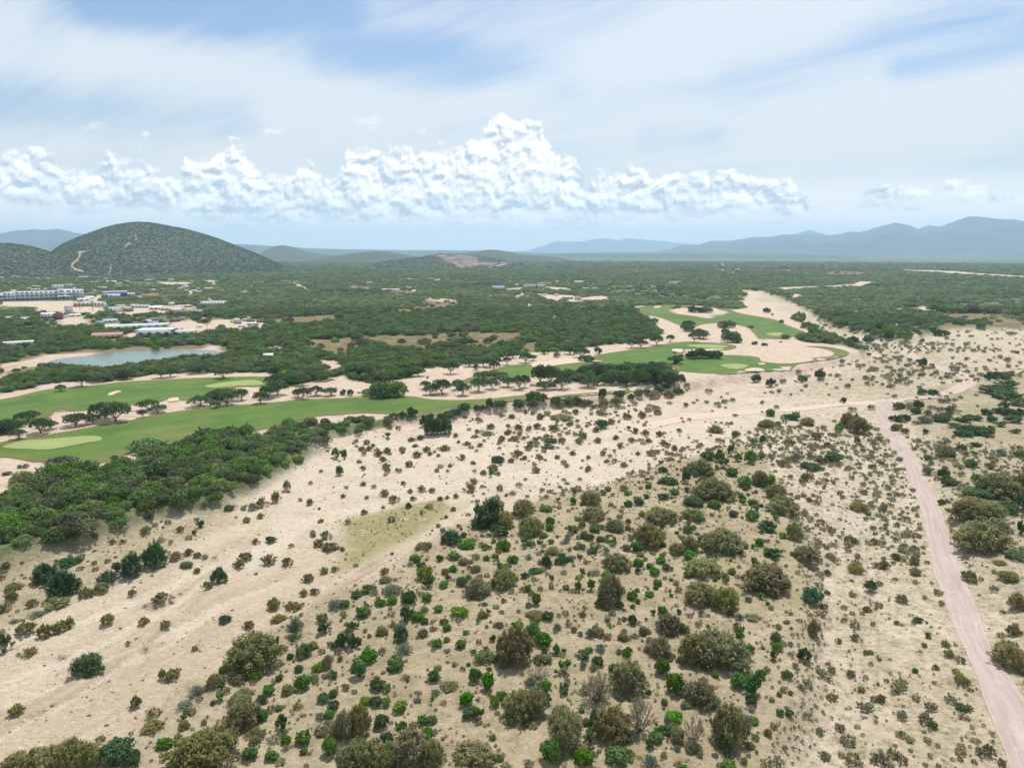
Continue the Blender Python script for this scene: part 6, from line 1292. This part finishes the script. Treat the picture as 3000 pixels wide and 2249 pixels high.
def vehicle(tf, u, v, lpx, kind, col, label, rot=0, name='parked_car', cat='car', group=None):
    (a, vv), (b, _) = tf([(u-lpx/2, v), (u+lpx/2, v)]); x, y, z, L, _, d = base_at(a, b, vv, 1)
    e = bpy.data.objects.new(name, None); SC.collection.objects.link(e); e.location = (x, y, z); e.rotation_euler = (0, 0, R(rot)); e['category'] = cat; e['label'] = label
    if group: e['group'] = group
    if kind == 'car':
        w = L*.42; link('body', prism('body', col, [(-L/2, .06*L), (-L/2, .17*L), (-L*.36, .20*L), (L*.28, .20*L), (L/2, .16*L), (L/2, .06*L)], -w/2, w/2), e)
        link('cabin', prism('cabin', 'glass', [(-L*.38, .201*L), (-L*.28, .32*L), (L*.08, .32*L), (L*.24, .201*L)], -w*.42, w*.42), e); bx(e, 'roof', col, -L*.10, 0, .322*L, L*.34, w*.8, .012*L)
    elif kind == 'pickup':
        w = L*.4; link('body', prism('body', col, [(-L/2, .06*L), (-L/2, .20*L), (-L*.10, .20*L), (L*.5, .19*L), (L/2, .06*L)], -w/2, w/2), e)
        link('cabin', prism('cabin', 'glass', [(-L*.10, .201*L), (-L*.08, .33*L), (L*.14, .33*L), (L*.24, .201*L)], -w*.42, w*.42), e); bx(e, 'roof', col, L*.03, 0, .332*L, L*.2, w*.8, .012*L)
    elif kind == 'bus':
        w = L*.22; bx(e, 'body', 'white', 0, 0, .05*L, L, w, .10*L); bx(e, 'window_band', 'deepblue', 0, 0, .1502*L, L*.985, w*.98, .07*L); bx(e, 'roof', 'white', 0, 0, .2204*L, L, w, .03*L)
        for k in range(6): bx(e, 'window', 'glass', -L*.4+k*L*.16, -w*.5-.005, .155*L, L*.13, .03, .055*L)
        bx(e, 'windscreen', 'glass', L*.5, 0, .11*L, .04, w*.9, .10*L)
    elif kind == 'trailer':
        w = L*.26; bx(e, 'body', 'lgrey', 0, 0, .07*L, L, w, .24*L); bx(e, 'door', 'grey', L*.5+.01, 0, .09*L, .05, w*.9, .2*L)
    elif kind == 'cart':
        w = L*.5; link('body', prism('body', col, [(-L/2, .1*L), (-L/2, .35*L), (-L*.1, .35*L), (0, .2*L), (L*.3, .2*L), (L*.45, .35*L), (L/2, .1*L)], -w/2, w/2), e)
        bx(e, 'seat', 'cream', -L*.2, 0, .352*L, L*.25, w*.8, .06*L); bx(e, 'roof', 'white', 0, 0, .78*L, L*.7, w, .03*L)
        for sx in (-1, 1):
            for sy in (-1, 1): bx(e, 'post', 'dark', sx*L*.3, sy*w*.42, .35*L, .04*L, .04*L, .43*L)
    for sx in (-.3, .32):
        for sy in (-.5, .5): cyl(e, 'wheel', 'dark', sx*L, sy*w*.96, .065*L, .065*L, .04*L, 'Y')
    KEEP_OUT.append((x, y, L*.8)); KEEP_OUT.append((x, y-3, L*.7))
vehicle(V2, 1887, 856, 185, 'bus', 'white', 'white and deep blue bus parked at the right of the dirt yard', 0, 'bus', 'bus')
vehicle(V2, 1030, 878, 78, 'trailer', 'grey', 'grey box trailer alone in the middle of the dirt yard', -22, 'trailer', 'trailer')
vehicle(V2, 602, 882, 62, 'pickup', 'dark', 'dark pickup parked behind the row of cars by the warehouse', -4, 'pickup', 'pickup')
for k, (uu, vv, cc, nm) in enumerate([(503, 888, 'red', 'red car at the left end of the row by the warehouse'), (530, 898, 'white', 'white car in the middle of the row by the warehouse'), (568, 910, 'blue', 'light blue car at the right end of the row by the warehouse')]):
    vehicle(V2, uu, vv, 52, 'car', cc, nm, -28, group='cars parked by the warehouse')
vehicle(V2, 745, 908, 58, 'car', 'lgrey', 'pale grey car standing alone in the dirt yard', -12, group='cars parked by the warehouse')
vehicle(V2, 1705, 880, 115, 'trailer', 'white', 'white tank like trailer beside the bus', 4, 'trailer', 'trailer')
vehicle(E_, 117, 556, 24, 'cart', 'green', 'green golf cart on the sand above the long fairway', 10, 'golf_cart', 'golf cart')
vehicle(B_, 2160, 962, 22, 'cart', 'dark', 'dark golf cart in the bunker at the end of the middle fairway', 30, 'golf_cart', 'golf cart')
def pole(tf, u, v, hp, label):
    (a, v0), (b, v1) = tf([(u-1, v), (u+1, v-hp)]); x, y, z, _, h, d = base_at(a, b, v0, v0-v1)
    e = bpy.data.objects.new('light_pole', None); SC.collection.objects.link(e); e.location = (x, y, z); e['category'] = 'pole'; e['label'] = label; e['group'] = 'poles by the dirt yard'
    cyl(e, 'post', 'brown', 0, 0, h/2, .10, h); bx(e, 'crossarm', 'brown', 0, 0, h*.94, 1.2, .12, .12)
pole(V2, 980, 970, 115, 'thin wooden pole in front of the lower warehouse'); pole(V2, 1152, 980, 150, 'thin wooden pole right of the dirt yard'); pole(V2, 495, 740, 60, 'short pole behind the dirt yard')
def flagstick(tf, u, v, col, label):
    (a, v0), = tf([(u, v)]); x, y, z, _, h, d = base_at(a-1, a+1, v0, 9)
    e = bpy.data.objects.new('flagstick', None); SC.collection.objects.link(e); e.location = (x, y, z+.15); e['category'] = 'flag'; e['label'] = label; e['group'] = 'flagsticks of the golf course'
    cyl(e, 'stick', 'white', 0, 0, 1.0, .035, 2.0); me = prism('flag', col, [(0, 1.95), (.5, 1.8), (0, 1.6)], -.02, .02); link('flag', me, e)
flagstick(D_, 380, 655, 'red', 'red flag on the waisted putting green'); flagstick(D_, 1530, 275, 'yellow', 'yellow flag on the upper left putting green'); flagstick(C_, 330, 1045, 'red', 'red flag on the round putting green'); flagstick(C_, 270, 915, 'yellow', 'yellow flag at the right of the sand lipped green')
flagstick(E_, 553, 420, 'red', 'left red marker flag on the sand waste'); flagstick(E_, 628, 420, 'red', 'right red marker flag on the sand waste')
def tank(tf, u, v, hp, label, sz):
    (a, v0), (b, v1) = tf([(u-sz, v), (u+sz, v-hp)]); x, y, z, w, h, d = base_at(a, b, v0, v0-v1)
    e = bpy.data.objects.new('water_tower', None); SC.collection.objects.link(e); e.location = (x, y, z); e['category'] = 'water tower'; e['label'] = label; e['group'] = 'ochre water towers'
    r = w*.42; cyl(e, 'tank', 'ochre', 0, 0, h*.72, r, h*.5)
    for sx in (-1, 1):
        for sy in (-1, 1): bx(e, 'leg', 'ochre', sx*r*.6, sy*r*.6, 0, r*.22, r*.22, h*.47)
tank(V3, 361, 280, 42, 'ochre tower beside the bluish office block', 9); tank(V3, 484, 215, 68, 'taller ochre tower in the scrub behind the office block', 9)
# ------------------------------------------------------------------ woods
WX, WY, WS = [], [], []
for (r0, r1, sp, sc) in [(100, 330, 2.5, 3.9), (330, 620, 3.5, 5.2), (620, 1100, 4.6, 6.3), (1100, 1900, 6.0, 7.4), (1900, 3100, 11.5, 13.0)]:
    X, Y = jitter_grid(r0, r1, sp)
    wood = 1-z_river(X, Y); k = wood > .75; X, Y = X[k], Y[k]
    pr = np.ones(X.shape)
    pr *= 1-.93*union(DRY, X, Y); pr *= 1-union(SANDY, X, Y); pr *= 1-.58*z_village(X, Y); pr *= 1-.55*z_upright(X, Y)
    pr *= np.where(np.hypot(X, Y) > 900, .60+.4*sstep(.40, .55, fbm(X, Y, 120, 4)), 1)
    far_ = np.hypot(X, Y) > 480; pr *= np.where(far_, 1-.8*sstep(.57, .64, fbm(X+900, Y*1.6, 95, 4)), 1)
    k = (rng.random(X.size) < pr) & free_of(X, Y, 1.2); X, Y = X[k], Y[k]
    WX.append(X); WY.append(Y); WS.append(sc*(.6+.6*rng.random(X.size)**1.3)*(.75+.5*fbm(X, Y, 45, 3)))
WX, WY, WS = map(np.concatenate, (WX, WY, WS))
# keep clear of the trees placed one by one
PXY = np.array([(p['x'], p['y'], p['s']*.4) for p in PLANTS])
def clear(X, Y, f=1.0):
    m = np.ones(X.shape, bool)
    for a, b, c in PXY: m &= ((X-a)**2+(Y-b)**2) > (c*f)**2
    return m
k = clear(WX, WY, .9); WX, WY, WS = WX[k], WY[k], WS[k]
WZ = Hgt(WX, WY)
u, v = to_px(WX, WY, WZ); inv = (u > -60) & (u < 3060) & (v < 2330) & (v > 700)
app = np.where(inv, WS/np.hypot(WX, WY), 0)
n_ind = 300-sum(p['k'] == 'M' for p in PLANTS)
o = np.argsort(-app)
for i in o[:n_ind]: PLANTS.append(dict(k='M', x=float(WX[i]), y=float(WY[i]), z=float(WZ[i])-.1, s=float(WS[i]), hs=random.uniform(.65, 1.05), px=app[i]*FPX))
rest = np.ones(len(WX), bool); rest[o[:n_ind]] = False
rest &= (u > -200) & (u < 3200)
near = np.hypot(WX, WY) < 560
# pieces of wood, each one mass
def mass(k, name, label, kind='mesquite_tree', hs=.85):
    instanced(name, kind, WX[k], WY[k], WZ[k]-.1, WS[k], rng.random(k.sum())*6.28, hs*(.62+.45*rng.random(k.sum())), label, 'woodland')
left = WX < -60
mass(rest & near, 'woodland', 'dense dark green wood of mesquite around the golf course')
mass(rest & ~near & (v > 800), 'woodland', 'wooded plain between the golf course and the village', 'far_tree', .70)
mass(rest & ~near & (v <= 800), 'woodland', 'far wooded plain below the horizon', 'far_tree', .6)
# scrub on the hills
def hill_scrub():
    Xs, Ys, Zs = [], [], []
    for (x, y, h, T, prof, qm, tk, nm) in HILLS:
        d = np.hypot(x, y)
        if nm != 'hill' or d.mean() > 3000: continue
        n = 13000 if x.mean() < -500 and prof.shape[1] > 300 else 6000
        i = rng.integers(0, x.shape[0]-1, n*3); j = rng.integers(0, x.shape[1]-1, n*3)
        a, b = rng.random(n*3), rng.random(n*3)
        def bl(M): return (M[i, j]*(1-a)+M[i+1, j]*a)*(1-b)+(M[i, j+1]*(1-a)+M[i+1, j+1]*a)*b
        k = (bl(T) < .12) & (bl(qm) < .3) & (bl(tk) < .2) & (bl(prof) > .015)
        Xs.append(bl(x)[k][:n]); Ys.append(bl(y)[k][:n]); Zs.append(bl(h)[k][:n])
    X, Y, Z = map(np.concatenate, (Xs, Ys, Zs))
    instanced('hill_scrub', 'hill_tree', X, Y, Z-.6, 2.4+2.2*rng.random(len(X)), rng.random(len(X))*6.28, .5+.25*rng.random(len(X)), 'low scrub trees covering the near hills', 'scrub')
hill_scrub()

# ------------------------------------------------------------------ smaller bushes between the big ones
def bar_extra():
    cnt = {}
    for p in PLANTS: cnt[p['k']] = cnt.get(p['k'], 0)+1
    big = [p for p in PLANTS if p['k'] in 'TB' and p['s'] > 3]
    X, Y = jitter_grid(50, 150, 2.4, 40); u, v = to_px(X, Y, Hgt(X, Y))
    k = (z_bar(X, Y) > .8) & (u > 0) & (u < 3000) & (v < 2249); X, Y = X[k], Y[k]
    cl = fbm(X+31, Y+7, 14, 3); order = np.argsort(-(cl+rng.random(len(X))*.25)); X, Y = X[order], Y[order]
    spots = [(float(a), float(b)) for a, b in zip(X, Y)][:340]
    for p in big:              # low green growth round the foot of the big shrubs
        for _ in range(2):
            a = random.uniform(-2.6, -.5) if random.random() < .7 else random.uniform(0, 6.28); q = p['s']*random.uniform(.38, .5)
            spots.append((p['x']+math.cos(a)*q, p['y']+math.sin(a)*q))
    P0 = [(p['x'], p['y'], p['s']) for p in PLANTS if math.hypot(p['x'], p['y']) < 170]
    for i, (a, b) in enumerate(spots):
        if i < 340 and any((a-c)**2+(b-d)**2 < (e*.42)**2 for c, d, e in P0): continue
        kk = random.choices('GODSTY', (26, 30, 16, 22, 14, 3))[0]
        if cnt.get(kk, 0) >= 298: continue
        cnt[kk] = cnt.get(kk, 0)+1; s_ = random.uniform(.6, 1.5)*(1.25 if kk in 'ST' else 1)
        z = float(Hgt(np.array([a]), np.array([b]))[0]); PLANTS.append(dict(k=kk, x=a, y=b, z=z, s=s_, hs=random.uniform(.7, 1.2), px=20)); P0.append((a, b, s_))
bar_extra()
# ------------------------------------------------------------------ scrub on the sand
_LN = [I_([(700, 1700), (740, 1300), (770, 1000), (830, 720), (900, 520), (800, 330), (700, 180), (640, 60)]), I_([(1330, 1700), (1200, 1200), (1060, 800), (1000, 520), (1040, 300)]), F_([(0, 560), (300, 620), (520, 740), (640, 900), (700, 1060)]), F_([(100, 480), (500, 440), (900, 400), (1240, 392)]), E_([(300, 1100), (900, 1010), (1500, 1000), (2212, 1010)])]
def lane(x, y):
    m = np.zeros(x.shape)
    for L_ in _LN:
        L_ = np.array(L_); X, Y, _ = place(L_[:, 0], L_[:, 1])
        for ax, ay, bx_, by_ in zip(X[:-1], Y[:-1], X[1:], Y[1:]):
            ex, ey = bx_-ax, by_-ay; t_ = np.clip(((x-ax)*ex+(y-ay)*ey)/(ex*ex+ey*ey), 0, 1); m = np.maximum(m, sstep(1.7, .9, np.hypot(x-ax-t_*ex, y-ay-t_*ey)/(.6+.008*np.hypot(x, y))))
    return m
def sand_scrub():
    X, Y = jitter_grid(46, 200, 1.5, 42)
    riv = z_river(X, Y); bar = z_bar(X, Y); rr = np.hypot(X, Y)
    cl = fbm(X, Y, 9, 4); cl2 = fbm(X+77, Y-20, 30, 3)
    az_ = np.degrees(np.arctan2(X, Y))
    right = sstep(-2, 6, X-(.36*Y-2))*(1-bar)                  # strip between bar and road and beyond
    dens = .05*riv+right*(.30+.62*sstep(.40, .60, cl))*1.0
    dens += bar*(.22+.35*sstep(.42, .62, cl))
    dens += z_dryleft(X, Y)*.22
    mid = sstep(95, 135, rr)*(1-bar)*riv*sstep(-20, -11, az_)
    dens += mid*(.05+.5*sstep(.46, .66, cl)*sstep(.4, .6, cl2))
    leftbare = sstep(-8, -16, az_)*(1-bar)*(1-z_dryleft(X, Y)); dens *= 1-.78*leftbare
    dens *= 1-.5*z_patch(X, Y)
    dens *= 1-.85*channels(X, Y); dens *= 1-.9*lane(X, Y)
    k = (rng.random(X.size) < dens) & (riv > .5) & free_of(X, Y, .5) & clear(X, Y, .8)
    X, Y = X[k], Y[k]; S = .55+1.5*rng.random(X.size)**1.8; S *= np.where(z_bar(X, Y) > .5, .72, 1)
    X2, Y2 = jitter_grid(200, 520, 3.0, 42)
    riv = z_river(X2, Y2); cl = fbm(X2, Y2, 16, 4)
    dens = riv*(.08+.55*sstep(.42, .60, cl))*(1-z_bar(X2, Y2))
    flow = fbm(X2*.35+Y2*.1, Y2*1.1, 18, 3); dens *= .25+.9*sstep(.40, .55, flow); dens *= 1-.85*channels(X2, Y2); dens *= 1-.9*lane(X2, Y2)
    k = (rng.random(X2.size) < dens) & (riv > .5) & free_of(X2, Y2, .5) & clear(X2, Y2, .8); X2, Y2 = X2[k], Y2[k]
    S2 = 1.3+2.2*rng.random(X2.size)**1.6
    X, Y, S = np.concatenate([X, X2]), np.concatenate([Y, Y2]), np.concatenate([S, S2]); Z = Hgt(X, Y)
    u, v = to_px(X, Y, Z); inv = (u > 0) & (u < 3000) & (v < 2249)
    app = np.where(inv, S/np.hypot(X, Y), 0); o = np.argsort(-app); o = o[:300]
    for i in o: PLANTS.append(dict(k='R', x=float(X[i]), y=float(Y[i]), z=float(Z[i])-.02, s=float(S[i]), hs=random.uniform(.8, 1.2), px=app[i]*FPX))
    rest = np.ones(len(X), bool); rest[o] = False
    instanced('sand_scrub', 'scrub_plant', X[rest], Y[rest], Z[rest]-.02, S[rest], rng.random(rest.sum())*6.28, .8+.5*rng.random(rest.sum()), 'scattered low scrub dotting the sandy valley floor', 'scrub')
    # grass tufts and litter
    X, Y = jitter_grid(44, 150, .75, 42); bar = z_bar(X, Y); cl = fbm(X, Y, 4, 4)
    right = sstep(-2, 6, X-(.36*Y-2))*(1-bar)
    slope = z_bar(X, Y)*(1-z_bar(X, Y))*4*sstep(15, 25, X)
    dens = slope*1.6+(bar*.30+right*.22+z_patch(X, Y)*.25+z_dryleft(X, Y)*.2)*sstep(.40, .62, cl)
    k = (rng.random(X.size) < dens) & (z_river(X, Y) > .5) & free_of(X, Y, 0); X, Y = X[k], Y[k]
    instanced('grass_tufts', 'grass_tuft', X, Y, Hgt(X, Y)-.02, .22+.38*rng.random(len(X)), rng.random(len(X))*6.28, None, 'small dry grass tufts on the sand bar', 'grass')
    X, Y = jitter_grid(44, 170, .95, 42); fl = fbm(X*.5+Y*.3, Y*.9-X*.5, 3.5, 4)
    k = (rng.random(X.size) < .09+.6*sstep(.50, .68, fl)) & (z_river(X, Y) > .5) & free_of(X, Y, 0); X, Y = X[k], Y[k]
    instanced('debris', 'debris', X, Y, Hgt(X, Y), .14+.5*rng.random(len(X))**2.5, rng.normal(size=len(X))*.5+R(40), None, 'stones, twigs and flood litter on the sand', 'debris')
sand_scrub()
def thicket():
    zt = Zone(F_([(1850, 200), (2300, 180), (2300, 740), (1950, 720), (1500, 640), (1450, 500), (1650, 430), (1780, 380)]), 2, 3)
    zu = Zone(F_([(2230, 520), (2320, 520), (2320, 1150), (2150, 1150), (2060, 900), (2120, 700)]), 2, 3)
    X, Y = jitter_grid(90, 330, 1.9, 42); cl = fbm(X, Y, 12, 4); d = np.maximum(zt(X, Y)*.75, zu(X, Y)*.4)*sstep(.42, .56, cl)
    k = (rng.random(X.size) < d) & free_of(X, Y, .6) & clear(X, Y, .6); X, Y = X[k], Y[k]
    instanced('thicket', 'dark_bush', X, Y, Hgt(X, Y)-.05, 1.5+2.2*rng.random(len(X))**1.5, rng.random(len(X))*6.28, .8+.5*rng.random(len(X)), 'dark green thicket right of the upper road', 'thicket')
thicket()

# ------------------------------------------------------------------ names and labels of the plants
LAND = [((2590, 1180), 'the dirt road junction'), ((2330, 1790), 'the sandy slope right of the bar'), ((2092, 1960), 'the broadest brown shrub on the bar'), ((262, 1960), 'the lone deep green shrub on open sand'),
        ((1150, 1560), 'the yellowish grass patch'), ((1265, 1270), 'the deep green pair under the bank'), ((746, 1960), 'the big olive shrub on the bar edge'), ((1510, 1950), 'the tall brown shrub mid bar'),
        ((1760, 2080), 'the twiggy grey shrubs'), ((200, 1740), 'the deep green row, left end'), ((440, 1670), 'the deep green row, right end'), ((1430, 1540), 'the deep green clump on the bar shore'), ((2870, 1590), 'the big brown shrubs right of the road'),
        ((2250, 1730), 'the wide shrub on the bar rim'), ((2950, 1940), 'the round brown shrub by the road'), ((1785, 1760), 'the conical brown shrub'), ((2500, 1260), 'the brown clump below the junction'),
        ((150, 1300), 'the waisted putting green'), ((680, 1125), 'the upper putting green'), ((2150, 1070), 'the round putting green'), ((2270, 975), 'the far putting green'), ((2060, 1012), 'the sand lipped green'),
        ((350, 1040), 'the pond'), ((100, 880), 'the white hotel'), ((470, 980), 'the grey warehouse'), ((1620, 1060), 'the long notched bunker'), ((400, 1450), 'the wood edge above the sand'),
        ((700, 1500), 'the right tip of the near wood'), ((60, 1500), 'the left end of the near wood'), ((2870, 905), 'the crop field'), ((2850, 1110), 'the track loop'), ((2300, 1090), 'the curled fairway end'), ((2230, 880), 'the white upper river sand'),
        ((1300, 1000), 'the brown meadow'), ((330, 1155), 'the small white bunker'), ((1150, 1150), 'the dark clump between two fairways'), ((1900, 2230), 'the bottom edge of the bar'), ((300, 2220), 'the brown shrubs at the lower left'),
        ((2650, 1700), 'the middle of the road'), ((2800, 2050), 'the near end of the road'), ((1100, 1900), 'the round sage bush on the bar'), ((1080, 2200), 'the low brown shrubs below the bar middle'), ((1700, 1400), 'the sandy track above the bar'),
        ((1800, 1230), 'the scrubby middle of the river bed'), ((2200, 1230), 'the scrub field left of the junction'), ((550, 1800), 'the trampled sand at the left'), ((950, 1600), 'the sand left of the grass patch'), ((2560, 2000), 'the scrub strip beside the road')]
LP = []
for (a, b), nm in LAND:
    x, y, z = place([a], [b]); LP.append((float(x[0]), float(y[0]), nm))
def ordi(n):
    return '%d%s' % (n, 'th' if 10 <= n % 100 <= 20 else {1: 'st', 2: 'nd', 3: 'rd'}.get(n % 10, 'th'))
def finish_plants():
    byk = {}
    for p in PLANTS: byk.setdefault(p['k'], []).append(p)
    for k, ps in byk.items():
        name, cat, _, desc, grp = KIND[k]
        cell = {}
        for p in ps:
            # distance weighed by how far off the place is, as the eye would
            d = [math.hypot(p['x']-a, p['y']-b)/(math.hypot(a, b)) for a, b, _n in LP]; j = int(np.argmin(d)); cell.setdefault(j, []).append((d[j], p))
        for j, L in cell.items():
            L.sort(key=lambda e: e[0])
            for q, (_, p) in enumerate(L):
                d2 = desc if q else desc
                p['label'] = ('%s nearest to %s' % (d2, LP[j][2])) if q == 0 else ('%s, %s nearest to %s' % (d2, ordi(q+1), LP[j][2]))
                p['group'] = grp
        for i, p in enumerate(ps):
            pl = PROTO[name]; d = pl[random.randrange(len(pl))]; rot = random.random()*6.283
            sc = (p['s'], p['s']*random.uniform(.88, 1.12), p['s']*p['hs'])
            if len(d) == 1:
                o = bpy.data.objects.new(name, d[0][1]); SC.collection.objects.link(o)
            else:
                o = bpy.data.objects.new(name, None); SC.collection.objects.link(o); o.empty_display_size = .3
                for pn, me in d:
                    c = bpy.data.objects.new(pn, me); SC.collection.objects.link(c); c.parent = o
            o.location = (p['x'], p['y'], p['z']-.03*p['s']); o.rotation_euler = (0, 0, rot); o.scale = sc
            o['label'] = p['label']; o['category'] = cat; o['group'] = p['group']
finish_plants()
